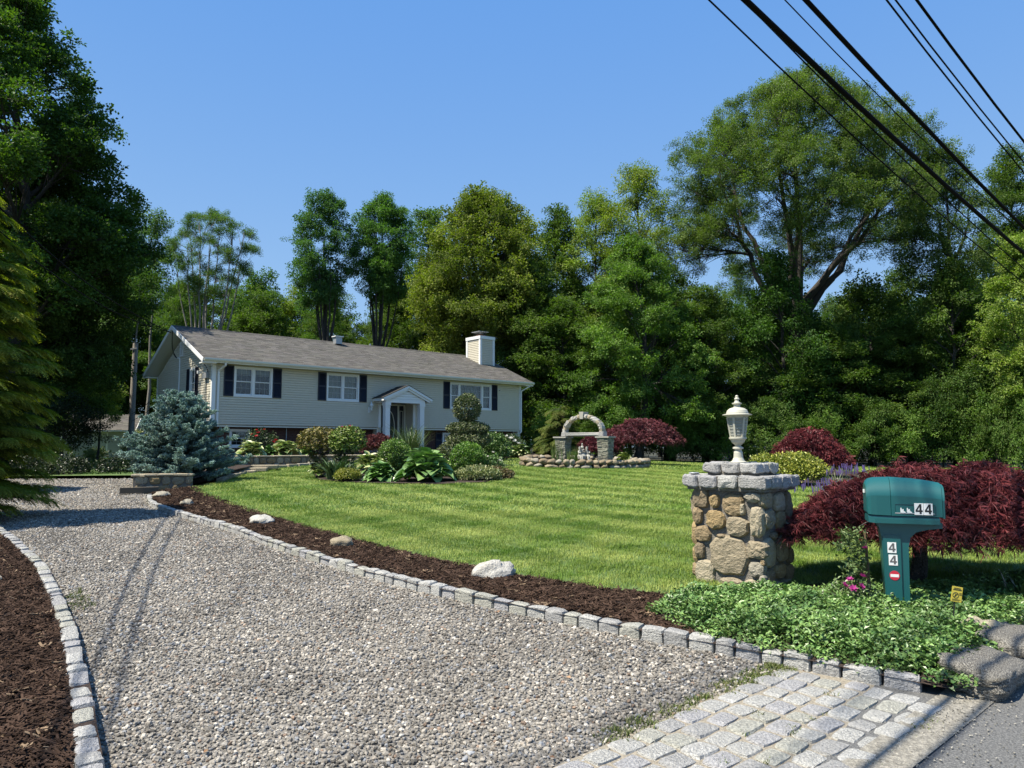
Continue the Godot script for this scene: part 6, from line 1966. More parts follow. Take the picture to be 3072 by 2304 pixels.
func stone_mats() -> void:
	M.stones = []
	var c := [[Color(0.235, 0.165, 0.077), Color(0.361, 0.274, 0.146)], [Color(0.188, 0.135, 0.071), Color(0.321, 0.253, 0.155)], [Color(0.200, 0.165, 0.109), Color(0.345, 0.297, 0.208)], [Color(0.259, 0.220, 0.150), Color(0.416, 0.367, 0.267)], [Color(0.157, 0.121, 0.075), Color(0.259, 0.209, 0.137)], [Color(0.212, 0.195, 0.152), Color(0.353, 0.326, 0.261)]]
	for i in 6:
		M.stones.append(grainy(60 + i, c[i][0], c[i][1], 0.025, 0.50, 0.95, 1.0, 0.03, 5, 0.75, 0.30))
	M.bed_mortar = grainy(70, Color(0.115, 0.105, 0.09), Color(0.24, 0.225, 0.195), 0.05, 0.4, 1.0, 0.5)
	M.slate = grainy(71, Color(0.13, 0.13, 0.105), Color(0.36, 0.36, 0.30), 0.06, 0.3, 0.9, 0.4)
	M.cast = grainy(72, Color(0.27, 0.265, 0.23), Color(0.42, 0.41, 0.36), 0.03, 0.5, 0.75, 0.1)
	M.boulder = grainy(73, Color(0.27, 0.26, 0.23), Color(0.52, 0.505, 0.46), 0.03, 0.6, 0.95, 1.0, 0.03, 5, 0.75)
	M.aggregate = grainy(74, Color(0.045, 0.042, 0.036), Color(0.40, 0.38, 0.33), 0.06, 0.42, 0.95, 1.2, 0.06, 3, 0.7, 0.22)

func build_pillar() -> void:
	R.seed = 1200
	var at := P(2.443, 7.64, -0.04)
	var o := thing("stone_pillar", "square fieldstone gate pillar with two tiers of rough granite capstones", "pillar", at, deg_to_rad(-43.8))
	var W := 0.80
	var Dp := 0.70
	var H := 1.01
	var core := MB.new()
	core.box(Vector3(-W / 2 + 0.03, -0.1, -Dp / 2 + 0.03), Vector3(W / 2 - 0.03, H, Dp / 2 - 0.03))
	part(o, "mortar", core.mesh(), M.bed_mortar)
	# stones of the sunlit face, read off the photograph: centre, half size, tone
	var front := [[80, 85, 72, 82, 4, 6.0], [200, 105, 44, 60, 0, 2.6], [352, 128, 96, 95, 1, 2.8], [515, 60, 68, 44, 5, 3.0], [52, 232, 44, 72, 1, 2.6], [202, 258, 82, 86, 0, 2.6], [382, 300, 96, 82, 2, 2.8], [540, 245, 54, 128, 3, 3.4], [90, 380, 70, 66, 1, 2.8], [300, 540, 168, 165, 2, 2.5], [532, 470, 86, 72, 2, 3.2], [62, 522, 44, 70, 4, 2.8], [530, 620, 66, 64, 5, 3.0], [105, 700, 88, 112, 3, 3.4], [320, 752, 98, 44, 2, 3.2], [488, 748, 66, 46, 3, 2.6], [575, 690, 26, 40, 5, 2.6], [578, 562, 22, 26, 1, 2.4], [250, 385, 40, 18, 4, 2.4], [430, 160, 20, 50, 3, 2.6]]
	for q in front:
		var x: float = (q[0] / 595.0 - 0.5) * W
		var y: float = H - q[1] / 800.0 * H
		var st := part(o, "field_stone", field_stone(R.randi() % 1000, q[2] / 595.0 * W * 0.97, q[3] / 800.0 * H * 0.97, rnd(0.045, 0.065), q[5]), M.stones[q[4]])
		st.position = Vector3(x, y, Dp / 2 - 0.032)
	var right := [[40, 80, 44, 70], [150, 110, 52, 82], [230, 150, 28, 120], [50, 235, 46, 80], [160, 270, 44, 92], [235, 380, 26, 110], [90, 370, 24, 30], [50, 500, 54, 120], [160, 490, 48, 110], [232, 560, 26, 70], [45, 690, 42, 70], [140, 660, 48, 60], [222, 690, 36, 70], [95, 760, 40, 34], [190, 765, 40, 30]]
	for side in 3:
		for q in right:
			var st := part(o, "field_stone", field_stone(R.randi() % 1000, q[2] / 260.0 * Dp * 0.97, q[3] / 800.0 * H * 0.97, rnd(0.04, 0.06), 2.8), M.stones[R.randi() % 6])
			var u: float = q[0] / 260.0 - 0.5
			var y: float = H - q[1] / 800.0 * H
			var turn: float = [PI / 2, PI, -PI / 2][side]
			var half: float = [W / 2, Dp / 2, W / 2][side] - 0.032
			st.transform = Transform3D(Basis(Vector3.UP, turn), Basis(Vector3.UP, turn) * Vector3(u * (Dp if side != 1 else W), y, half))
	# capstones: two courses of granite blocks round a bedding slab
	for tier in 2:
		var hw: float = [W / 2 + 0.075, W / 2 - 0.085][tier]
		var hd: float = [Dp / 2 + 0.075, Dp / 2 - 0.075][tier]
		var y: float = [H, H + 0.150][tier]
		var h: float = [0.135, 0.110][tier]
		part(o, "bedding", one_box(Vector3(-hw + 0.05, y - 0.02, -hd + 0.05), Vector3(hw - 0.05, y + h - 0.012, hd - 0.05)), M.bed_mortar)
		for e in 4:
			var along_x: bool = e % 2 == 0
			var L: float = (hw if along_x else hd) * 2.0
			var cuts: Array = [[0.0, 0.20, 0.42, 0.66, 1.0], [0.0, 0.34, 0.68, 1.0]][tier] if along_x else [[0.17, 0.45, 0.72, 0.84], [0.24, 0.55, 0.76]][tier]
			for i in cuts.size() - 1:
				var a: float = -L / 2 + L * cuts[i]
				var b: float = -L / 2 + L * cuts[i + 1]
				var s := Vector3(b - a - 0.016, h * rnd(0.93, 1.0), 0.165)
				var st := part(o, "capstone", hewn(R.randi() % 1000, s, 7.0, 0.012, 4), M.granite[R.randi() % 5])
				var turn: float = [0.0, PI / 2, PI, -PI / 2][e]
				st.transform = Transform3D(Basis(Vector3.UP, turn), Basis(Vector3.UP, turn) * Vector3((a + b) / 2, 0, (hd if along_x else hw) - 0.082) + Vector3(0, y + h / 2 + rnd(0, 0.006), 0))
	var top := at + Vector3(0, H + 0.26, 0)
	# the lantern, turned like an urn
	var l := thing("post_lantern", "cream urn-shaped lantern with rippled glass on top of the stone pillar", "lantern", top + Vector3(-0.03, 0, 0.03), 0.2)
	var k := 0.00137
	var prof := func(a: Array) -> PackedVector2Array:
		var p := PackedVector2Array()
		for q in a:
			p.append(Vector2(q[0], 560.0 - q[1]) * k)
		return p
	M.cream_paint = plain(Color(0.44, 0.43, 0.345), 0.55)
	M.ripple = plain(Color(0.33, 0.34, 0.30), 0.22)
	M.ripple.albedo_color.a = 0.62
	M.ripple.transparency = BaseMaterial3D.TRANSPARENCY_ALPHA
	M.ripple.roughness = 0.3
	var base := MB.new()
	base.lathe(prof.call([[0, 563], [62, 562], [62, 553], [48, 546], [36, 520], [33, 480], [26, 464], [28, 456], [40, 452], [40, 441], [28, 436], [20, 430], [28, 420], [48, 402], [54, 386], [66, 374], [66, 363], [52, 360], [0, 360]]), 24)
	part(l, "stem", base.mesh(), M.cream_paint)
	var glass := MB.new()
	var gp := []
	for i in 13:
		gp.append([lerpf(52, 74, i / 12.0) + (1.6 if i % 2 else -1.6), lerpf(359, 212, i / 12.0)])
	glass.lathe(prof.call(gp), 24)
	part(l, "glass", glass.mesh(), M.ripple)
	for i in 6:
		var rib := MB.new()
		var a := TAU * i / 6.0 + 0.35
		rib.bar(Vector3(cos(a) * 55, 200, sin(a) * 55) * k, Vector3(cos(a) * 77, 352, sin(a) * 77) * k, 0.020, 0.014)
		part(l, "rib", rib.mesh(), M.cream_paint)
	var bulb := MB.new()
	bulb.xf = Transform3D(Basis(), Vector3(0, 0.28, 0))
	bulb.lathe(PackedVector2Array([Vector2(0, -0.06), Vector2(0.03, -0.05), Vector2(0.035, 0.02), Vector2(0, 0.07)]), 10)
	part(l, "bulb", bulb.mesh(), M.cream_paint)
	var roof := MB.new()
	roof.lathe(prof.call([[0, 214], [70, 214], [78, 206], [84, 200], [112, 190], [112, 186], [86, 180]]), 24)
	roof.lathe(prof.call([[88, 181], [86, 170], [78, 152], [60, 138], [34, 130]]), 24, 0.07)
	roof.lathe(prof.call([[34, 131], [26, 128], [24, 108], [38, 101], [38, 96], [22, 92], [20, 86], [14, 76], [18, 70], [20, 62], [14, 54], [9, 50], [13, 44], [8, 36], [0, 32]]), 20)
	part(l, "lantern_roof", roof.mesh(), M.cream_paint)
	var dish := MB.new()
	dish.lathe(PackedVector2Array([Vector2(0, 0), Vector2(0.05, 0), Vector2(0.056, 0.008), Vector2(0.05, 0.014), Vector2(0, 0.014)]), 16)
	single("metal_disc", "small flat grey disc lying on the left corner of the pillar's capstones", "disc", dish.mesh(), M.metal, at + Basis(Vector3.UP, deg_to_rad(-43.8)) * Vector3(-0.385, H + 0.142, 0.30))

func glyph(o: Node3D, called: String, text: String, size: float, xf: Transform3D, mat: Material, weight := 700) -> void:
	var f := SystemFont.new()
	f.font_names = PackedStringArray(["Droid Sans"]); f.font_weight = weight
	var t := TextMesh.new()
	t.text = text; t.font = f; t.font_size = 64; t.pixel_size = size / 46.0; t.depth = 0.0012
	part(o, called, t, mat).transform = xf

func build_mailbox() -> void:
	R.seed = 1300
	M.teal = plain(Color(0.006, 0.085, 0.088), 0.38)
	M.teal.metallic_specular = 0.6
	M.sticker = plain(Color(0.75, 0.76, 0.74), 0.5)
	M.ink = plain(Color(0.015, 0.015, 0.015), 0.6)
	M.red_sticker = plain(Color(0.50, 0.025, 0.05), 0.45)
	var o := thing("mailbox", "large teal plastic mailbox on a moulded post with number stickers", "mailbox", P(3.33, 6.28, -0.02), deg_to_rad(-19.3))
	# the post: a broad leg that flares into a bracket under the box; x runs towards the door
	var leg := MB.new()
	var pr := PackedVector2Array([Vector2(-0.085, -0.1), Vector2(0.085, -0.1), Vector2(0.098, 0.62), Vector2(0.115, 0.70), Vector2(0.16, 0.745), Vector2(0.25, 0.77), Vector2(0.36, 0.785), Vector2(0.36, 0.83), Vector2(-0.155, 0.83), Vector2(-0.125, 0.78), Vector2(-0.108, 0.68)])
	leg.prism(pr, -0.072, 0.072)
	part(o, "post", leg.mesh(), M.teal)
	var face := MB.new()
	face.prism(PackedVector2Array([Vector2(-0.078, -0.1), Vector2(0.03, -0.1), Vector2(0.036, 0.70), Vector2(0.03, 0.715), Vector2(-0.095, 0.715), Vector2(-0.10, 0.70)]), 0.0725, 0.084)
	part(o, "post_panel", face.mesh(), M.teal)
	# the box: arched sections lofted along x
	var arch := func(hw: float, y0: float, hgt: float) -> PackedVector3Array:
		var p := PackedVector3Array()
		p.append(Vector3(0, y0, -hw)); p.append(Vector3(0, y0, hw))
		for i in 15:
			var a := PI * i / 14.0
			var c := cos(a)
			var s := sin(a)
			p.append(Vector3(0, y0 + hgt * (0.52 + 0.48 * pow(s, 0.75)), signf(c) * hw * pow(absf(c), 0.55)))
		return p
	var loft := func(b: MB, list: Array) -> void:
		var last: PackedVector3Array
		for i in list.size():
			var q: Array = list[i]
			var s: PackedVector3Array = arch.call(q[1], q[2], q[3])
			for j in s.size():
				s[j].x = q[0]
			if i > 0:
				for j in s.size():
					var k := (j + 1) % s.size()
					var na := Vector3(0, s[j].y - q[2] - q[3] * 0.45, s[j].z).normalized()
					var nb := Vector3(0, s[k].y - q[2] - q[3] * 0.45, s[k].z).normalized()
					if j == 0 or j == 1 or j == s.size() - 1:
						b.quad(last[k], last[j], s[j], s[k])
					else:
						b.tris(last[k], last[j], s[j], nb, na, na); b.tris(last[k], s[j], s[k], nb, na, nb)
			last = s
		for e in [0, list.size() - 1]:
			var q: Array = list[e]
			var s: PackedVector3Array = arch.call(q[1], q[2], q[3])
			var c := Vector3(q[0], q[2] + q[3] * 0.5, 0)
			for j in s.size():
				s[j].x = q[0]
			for j in s.size():
				if e == 0:
					b.tri(c, s[j], s[(j + 1) % s.size()])
				else:
					b.tri(c, s[(j + 1) % s.size()], s[j])
	var back := MB.new()
	loft.call(back, [[-0.325, 0.10, 0.91, 0.24], [-0.315, 0.118, 0.895, 0.28], [-0.29, 0.130, 0.892, 0.305], [-0.24, 0.136, 0.89, 0.318], [-0.118, 0.138, 0.888, 0.324]])
	part(o, "box_back", back.mesh(), M.teal)
	var body := MB.new()
	loft.call(body, [[-0.114, 0.136, 0.889, 0.322], [-0.112, 0.139, 0.887, 0.326], [0.10, 0.137, 0.886, 0.316], [0.24, 0.134, 0.884, 0.300], [0.325, 0.131, 0.884, 0.285]])
	part(o, "box", body.mesh(), M.teal)
	var skirt := MB.new()
	loft.call(skirt, [[-0.315, 0.118, 0.825, 0.065], [-0.26, 0.134, 0.82, 0.068], [0.20, 0.136, 0.82, 0.066], [0.300, 0.132, 0.822, 0.062]])
	part(o, "box_base", skirt.mesh(), M.teal)
	var door := MB.new()
	loft.call(door, [[0.329, 0.128, 0.872, 0.288], [0.345, 0.124, 0.872, 0.284], [0.352, 0.112, 0.88, 0.268]])
	part(o, "door", door.mesh(), M.teal)
	part(o, "flag", one_box(Vector3(-0.338, 1.07, -0.012), Vector3(-0.326, 1.10, 0.012)), M.sticker)
	# raised name panel and stickers on the near side
	var z := 0.1385
	part(o, "name_panel", frame_mesh(0.345, 0.075, 0.004, z - 0.006, z + 0.004), M.teal).position = Vector3(-0.085, 0.915, 0)
	part(o, "panel_lip", one_box(Vector3(-0.083, 0.909, z - 0.004), Vector3(0.255, 0.913, z + 0.003)), M.sticker)
	for i in 2:
		var x := 0.085 + i * 0.079
		var s := part(o, "number_sticker", one_box(Vector3(x, 0.900, z + 0.0002), Vector3(x + 0.076, 0.997, z + 0.0046)), M.sticker)
		glyph(s, "numeral", "4", 0.082, Transform3D(Basis(), Vector3(x + 0.038, 0.948, z + 0.0052)), M.ink)
	# what is left of two peeled letters
	for i in 2:
		var fr := MB.new()
		var x := -0.035 + i * 0.055
		fr.prism(PackedVector2Array([Vector2(x, 0.915), Vector2(x + 0.042, 0.913), Vector2(x + 0.044, 0.921), Vector2(x + 0.028, 0.930), Vector2(x + 0.026, 0.946), Vector2(x + 0.014, 0.941), Vector2(x + 0.006, 0.958), Vector2(x, 0.95)]), z, z + 0.0045)
		part(o, "sticker_scrap", fr.mesh(), M.sticker)
	for c in o.get_children():   # the box sits forward on its post
		if not str(c.name).begins_with("post"):
			c.transform = Transform3D(Basis.from_scale(Vector3(0.88, 1, 1)), Vector3(0.0674, 0, 0)) * c.transform
	var grey := plain(Color(0.10, 0.10, 0.10), 0.7)
	for i in 2:
		var y := 0.565 - i * 0.105
		var s := part(o, "number_sticker", one_box(Vector3(-0.068 + i * 0.006, y, 0.0845), Vector3(0.000 + i * 0.006, y + 0.09, 0.0870)), M.sticker)
		glyph(s, "numeral", "4", 0.072, Transform3D(Basis(Vector3(0, 0, 1), 0.0), Vector3(-0.034 + i * 0.006, y + 0.045, 0.0876)), grey)
	var disc := MB.new()
	var dp := PackedVector2Array()
	for i in 24:
		dp.append(Vector2(-0.022 + 0.040 * cos(TAU * i / 24.0), 0.375 + 0.040 * sin(TAU * i / 24.0)))
	disc.prism(dp, 0.0845, 0.0868)
	var rs := part(o, "round_sticker", disc.mesh(), M.red_sticker)
	part(rs, "band", one_box(Vector3(-0.054, 0.362, 0.0869), Vector3(0.010, 0.386, 0.0876)), M.sticker)
	# sign of the lawn treatment
	var sg := thing("lawn_sign", "small yellow lawn notice on a wire stake by the road corner", "sign", P(3.42, 5.62, 0.0), deg_to_rad(-8))
	part(sg, "stake", pipe([Vector3(-0.03, -0.08, 0), Vector3(0.0, 0.26, 0), Vector3(0.012, 0.34, 0)], 0.005), M.black)
	var plate := MB.new()
	plate.xf = Transform3D(Basis(Vector3(0, 0, 1), -0.16), Vector3(0.02, 0.345, 0.008))
	plate.box(Vector3(-0.038, -0.058, -0.0015), Vector3(0.038, 0.058, 0.0015))
	var pl := part(sg, "plate", plate.mesh(), plain(Color(0.58, 0.46, 0.06), 0.6))
	var pic := MB.new()
	pic.xf = plate.xf
	var cp := PackedVector3Array()
	var cr := PackedFloat32Array()
	for i in 17:
		cp.append(Vector3(-0.008 + 0.021 * cos(TAU * i / 16.0), -0.008 + 0.021 * sin(TAU * i / 16.0), 0.002)); cr.append(0.0018)
	pic.tube(cp, cr, 4, false)
	pic.bar(Vector3(-0.022, -0.022, 0.002), Vector3(0.006, 0.006, 0.002), 0.003, 0.003)
	pic.box(Vector3(-0.011, -0.017, 0.0016), Vector3(-0.005, 0.003, 0.0028))
	part(pl, "pictogram", pic.mesh(), M.ink)
	var lines := MB.new()   # print too small to read
	lines.xf = plate.xf
	for q in [[-0.024, 0.024, 0.045, 0.006], [-0.030, 0.030, 0.034, 0.008], [0.016, 0.033, 0.012, 0.004], [0.016, 0.031, 0.004, 0.003], [0.016, 0.033, -0.003, 0.003], [-0.030, 0.028, -0.040, 0.004], [-0.030, 0.020, -0.048, 0.003]]:
		var x: float = q[0]
		while x < q[1]:
			var w := rnd(0.002, 0.005)
			lines.box(Vector3(x, q[2] - q[3] / 2, 0.0016), Vector3(x + w, q[2] + q[3] / 2, 0.0026))
			x += w + 0.0015
	part(pl, "print", lines.mesh(), M.ink)

func boulder(label: String, x: float, d: float, r: Vector3, seed_: int, mat: Material, sink := 0.35) -> void:
	var b := MB.new()
	b.blob(r, seed_, 0.26, 14, 9, 1.1)
	single("boulder", label, "boulder", b.mesh(), mat, P(x, d, r.y * (1.0 - 2.0 * sink)), rnd(0, TAU), "")

func wall_of_stones(o: Node3D, line: PackedVector2Array, y_of: Callable, h: float, size: float, rows: int, kinds: Array, mats: Array, called: String) -> void:   # courses of boulders along a line
	var pts := along(line, 0.04)
	for row in rows:
		var i := R.randi() % 3
		while i < pts.size() - 3:
			var w := size * rnd(0.65, 1.45) * (1.15 if row == 0 else 0.9)
			var k := mini(maxi(2, int(w / 0.04)), pts.size() - 1 - i)
			var a := pts[i]
			var b := pts[i + k]
			i += k
			var m := (a + b) / 2.0
			var t := (b - a).normalized()
			var hh := h / rows
			var st := part(o, called, kinds[R.randi() % kinds.size()], mats[R.randi() % mats.size()])
			st.transform = Transform3D(Basis(Vector3.UP, atan2(t.y, t.x) + rnd(-0.15, 0.15)) * Basis.from_euler(Vector3(rnd(-0.2, 0.2), 0, rnd(-0.2, 0.2))) * Basis.from_scale(Vector3(a.distance_to(b) * 0.53, hh * rnd(0.50, 0.66), rnd(0.13, 0.2))), Vector3(m.x + rnd(-0.02, 0.02), y_of.call(m) + hh * (row + 0.48), -m.y + rnd(-0.03, 0.03)))

func build_stonework() -> void:
	R.seed = 1400
	var kinds := []
	for i in 5:
		var b := MB.new()
		b.blob(Vector3(1, 1, 1), 1400 + i, 0.24, 9, 6, 1.0)
		kinds.append(b.mesh())
	# pond: a ring of boulders with water, two slate posts and an arch
	var pw := thing("pond_wall", "low ring of grey boulders round the garden pond", "stone wall", P(2.9, 28.2))
	var lower := func(m: Vector2) -> float: return B(m.x, m.y) - 0.03
	var local := Node3D.new()
	local.free()
	var ring := pond.duplicate()
	ring.append(pond[0])
	var holder := pw.position
	wall_of_stones(pw, ring, lower, 0.36, 0.34, 2, kinds, [M.stones[2], M.stones[5], M.stones[4], M.stones[4]], "boulder")
	for c in pw.get_children():
		c.position -= holder
	var soil := structure("pond_bed", sheet(pond, 0.5, 0.16), M.soil)
	soil.set_meta("kind", "structure")
	var at := P(2.78, 27.55, 0.14)
	var o := thing("pond_arch", "stone garden arch on two stacked-slate posts above the pond wall", "arch", at, deg_to_rad(-36.9))
	for s in [-0.95, 0.95]:
		var post := MB.new()
		post.colored = true
		var y := -0.1
		while y < 0.98:
			var h := rnd(0.022, 0.05)
			var w := lerpf(0.185, 0.235, y / 0.98)
			for e in 4:
				var a := -w
				while a < w - 0.01:
					var b := minf(w, a + rnd(0.08, 0.22))
					var out := rnd(-0.004, 0.022)
					var g := rnd(0.55, 1.4)
					post.col = Color(g, g, g * rnd(0.9, 1.0))
					post.xf = Transform3D(Basis(Vector3.UP, PI / 2 * e), Vector3(s, 0, 0))
					post.box(Vector3(a, y, w - 0.12), Vector3(b - 0.004, y + h - 0.004, w + out))
					a = b
			y += h
		var pm := part(o, "post", post.mesh(), M.slate)
		pm.set_meta("label", "stacked thin slate post")
		part(o, "post_cap", one_box(Vector3(s - 0.29, 0.985, -0.29), Vector3(s + 0.29, 1.035, 0.29)), M.cast)
	M.slate.vertex_color_use_as_albedo = true
	M.slate.albedo_color = Color(BOOST, BOOST, BOOST).linear_to_srgb()
	part(o, "lintel", stone_block(5, Vector3(1.62, 0.15, 0.30), 0.02, 0.05), M.granite[1]).position = Vector3(0, 1.125, 0)
	for s in [-0.84, 0.84]:
		part(o, "springer", stone_block(6, Vector3(0.20, 0.17, 0.34), 0.02, 0.03), M.granite[0]).position = Vector3(s, 1.13, 0)
	var vo := []
	for i in 4:
		vo.append(stone_block(20 + i, Vector3(0.155, 0.13, 0.30), 0.026, 0.04))
	for i in 17:
		if i == 8:
			continue
		var a := PI * (i + 0.5) / 17.0
		var v := part(o, "voussoir", vo[R.randi() % 4], M.boulder if i % 3 else M.stones[3])
		v.transform = Transform3D(Basis(Vector3(0, 0, 1), a - PI / 2), Vector3(cos(a) * 0.84, 1.20 + sin(a) * 0.62, rnd(-0.015, 0.015)))
	var key := MB.new()
	key.prism(PackedVector2Array([Vector2(-0.065, -0.13), Vector2(0.065, -0.13), Vector2(0.10, 0.15), Vector2(-0.10, 0.15)]), -0.19, 0.19)
	part(o, "keystone", key.mesh(), M.cast).position = Vector3(0, 1.84, 0)
	# the urn with its two cherubs
	var ur := thing("fountain_statue", "small stone fountain of an urn flanked by two cherubs, under the arch", "statue", P(2.68, 27.2, 0.14), 0.4)
	var urn := MB.new()
	urn.lathe(PackedVector2Array([Vector2(0, 0), Vector2(0.15, 0), Vector2(0.15, 0.05), Vector2(0.08, 0.08), Vector2(0.10, 0.12), Vector2(0.17, 0.20), Vector2(0.19, 0.30), Vector2(0.15, 0.38), Vector2(0.12, 0.42), Vector2(0.16, 0.46), Vector2(0.14, 0.47), Vector2(0, 0.45)]), 18)
	part(ur, "urn", urn.mesh(), M.cast)
	for s in [-1.0, 1.0]:
		var ch := MB.new()
		var body := func(p: Array, r: Array) -> void: ch.tube(PackedVector3Array(p), PackedFloat32Array(r), 9)
		body.call([Vector3(s * 0.16, 0.30, 0.10), Vector3(s * 0.17, 0.36, 0.10), Vector3(s * 0.16, 0.44, 0.09), Vector3(s * 0.15, 0.50, 0.08), Vector3(s * 0.15, 0.54, 0.08)], [0.035, 0.055, 0.058, 0.05, 0.025])
		body.call([Vector3(s * 0.15, 0.52, 0.08), Vector3(s * 0.15, 0.56, 0.085), Vector3(s * 0.15, 0.61, 0.09), Vector3(s * 0.15, 0.65, 0.085), Vector3(s * 0.15, 0.665, 0.08)], [0.024, 0.045, 0.056, 0.042, 0.005])
		body.call([Vector3(s * 0.17, 0.33, 0.10), Vector3(s * 0.20, 0.31, 0.20), Vector3(s * 0.18, 0.20, 0.23), Vector3(s * 0.18, 0.16, 0.26)], [0.045, 0.036, 0.026, 0.02])
		body.call([Vector3(s * 0.13, 0.33, 0.12), Vector3(s * 0.13, 0.30, 0.22), Vector3(s * 0.12, 0.19, 0.24), Vector3(s * 0.12, 0.15, 0.27)], [0.045, 0.036, 0.026, 0.02])
		body.call([Vector3(s * 0.20, 0.49, 0.09), Vector3(s * 0.24, 0.43, 0.15), Vector3(s * 0.17, 0.42, 0.22)], [0.03, 0.024, 0.016])
		body.call([Vector3(s * 0.10, 0.49, 0.09), Vector3(s * 0.04, 0.52, 0.13), Vector3(s * 0.0, 0.56, 0.12)], [0.03, 0.024, 0.016])
		part(ur, "cherub", ch.mesh(), M.cast)
	var sp := MB.new()
	sp.lathe(PackedVector2Array([Vector2(0.03, 0.44), Vector2(0.03, 0.56), Vector2(0.07, 0.62), Vector2(0.06, 0.66), Vector2(0.02, 0.70), Vector2(0.035, 0.75), Vector2(0, 0.80)]), 10)
	part(ur, "spout", sp.mesh(), M.cast)
	# retaining walls beside the house: the far one under the hostas, the near one under the spruce
	var wall := func(called: String, label: String, a: Vector2, b: Vector2, y0: float, y1: float) -> void:
		var L := a.distance_to(b)
		var dir := (b - a) / L
		var w := thing(called, label, "stone wall", Vector3(a.x, 0, -a.y), atan2(dir.y, dir.x))
		part(w, "mortar", one_box(Vector3(0, y0, -0.30), Vector3(L, y1 - 0.05, -0.02)), M.bed_mortar)
		var y := y0
		var rows := maxi(2, int((y1 - y0) / 0.19))
		for r in rows:
			var hh := (y1 - 0.06 - y0) / rows
			var x := rnd(0.0, 0.1)
			while x < L:
				var ww := rnd(0.16, 0.42)
				var st := part(w, "field_stone", field_stone(R.randi() % 1000, minf(ww, L - x + 0.05) * 0.48, hh * rnd(0.44, 0.54), rnd(0.04, 0.07), rnd(2.4, 3.2)), M.stones[[0, 2, 1, 3, 1, 2][R.randi() % 6]])
				st.position = Vector3(x + ww / 2, y + hh / 2 + rnd(-0.02, 0.02), -0.025)
				x += ww + 0.012
			y += hh
		var x := -0.05
		while x < L:
			var ww := minf(rnd(0.4, 0.7), L + 0.05 - x)
			if ww > 0.1:
				part(w, "coping_stone", stone_block(R.randi() % 100, Vector3(ww - 0.012, 0.055, 0.38), 0.012, 0.012), M.stones[3]).position = Vector3(x + ww / 2, y1 - 0.03, -0.15)
			x += ww
	wall.call("retaining_wall", "fieldstone retaining wall below the hostas, right of the spruce", Vector2(-9.9, 25.3), Vector2(-5.6, 28.95), 0.72, 1.26)
	wall.call("retaining_wall", "short fieldstone wall at the drive's corner under the spruce", Vector2(-10.25, 19.35), Vector2(-8.85, 19.75), 0.32, 0.86)
	wall.call("retaining_wall", "end of the fieldstone wall running back along the drive", Vector2(-10.3, 23.4), Vector2(-10.28, 19.40), 0.32, 0.85)
	structure("raised_bed", one_box(Vector3(-0.4, 0.0, -2.75), Vector3(6.2, 0.42, -0.05)), M.soil)
	var rb: MeshInstance3D = get_node("raised_bed")
	rb.position = Vector3(-9.9, 0.80, -25.3); rb.rotation.y = atan2(3.65, 4.3)
	structure("terrace_bed", sheet(PackedVector2Array([Vector2(-10.2, 19.6), Vector2(-8.9, 19.9), Vector2(-9.0, 24.9), Vector2(-10.2, 25.6), Vector2(-12.6, 27.8), Vector2(-12.9, 24.5), Vector2(-10.5, 23.4)]), 0.6, 0.22), M.mulch)
	# edging of pale blocks stepping up beside the lawn
	var ed := thing("lawn_edging", "pale stone edging blocks stepping up the lawn's top corner", "edging", Vector3.ZERO)
	var el := along(PackedVector2Array([Vector2(-8.65, 21.2), Vector2(-8.95, 23.4), Vector2(-8.95, 25.0), Vector2(-7.9, 26.4), Vector2(-6.6, 27.6), Vector2(-5.4, 28.7)]), 0.42)
	for i in el.size() - 1:
		var m := (el[i] + el[i + 1]) / 2.0
		var t := (el[i + 1] - el[i]).normalized()
		var st := part(ed, "edging_block", stone_block(R.randi() % 100, Vector3(0.40, 0.16, 0.2), 0.015, 0.012), M.stones[[3, 5, 3][R.randi() % 3]])
		st.transform = Transform3D(Basis(Vector3.UP, atan2(t.y, t.x)), P(m.x, m.y, 0.03 + rnd(-0.01, 0.01)))
	for i in 3:
		var st := single("garden_step", ["lowest stone step beside the retaining wall", "middle stone step beside the retaining wall", "top stone step beside the retaining wall"][i], "step", stone_block(90 + i, Vector3(0.9, 0.13, 0.42), 0.015, 0.012), M.stones[3], P(-9.15 + i * 0.25, 24.2 + i * 0.42, 0.04 + i * 0.05), 0.2)
	single("timber", "short dark timber at the drive's corner under the spruce wall", "timber", one_box(Vector3(-0.45, 0, -0.08), Vector3(0.45, 0.15, 0.08)), plain(Color(0.11, 0.09, 0.065), 0.95), P(-9.75, 18.75, -0.05), 0.5)
	# boulders in the mulch
	boulder("big pale boulder in the mulch, nearest the stone pillar", -0.2, 7.86, Vector3(0.235, 0.12, 0.15), 1501, M.boulder)
	boulder("brownish rounded boulder in the middle of the mulch strip", -2.33, 9.85, Vector3(0.17, 0.10, 0.13), 1502, M.stones[2])
	boulder("flat pale boulder in the mulch, third from the pillar", -4.28, 12.3, Vector3(0.25, 0.10, 0.18), 1503, M.boulder)
	boulder("small flat grey boulder in the mulch near the spruce", -6.95, 15.35, Vector3(0.16, 0.08, 0.14), 1504, M.stones[5])
	boulder("flat grey boulder at the far end of the mulch strip", -8.45, 17.3, Vector3(0.30, 0.09, 0.2), 1505, M.stones[5])
	boulder("small grey stone in the left mulch bed", -5.55, 7.75, Vector3(0.10, 0.05, 0.07), 1506, M.stones[5])
	boulder("yellowish boulder half buried in the periwinkle by the road", 3.58, 5.62, Vector3(0.19, 0.13, 0.11), 1507, M.stones[3])
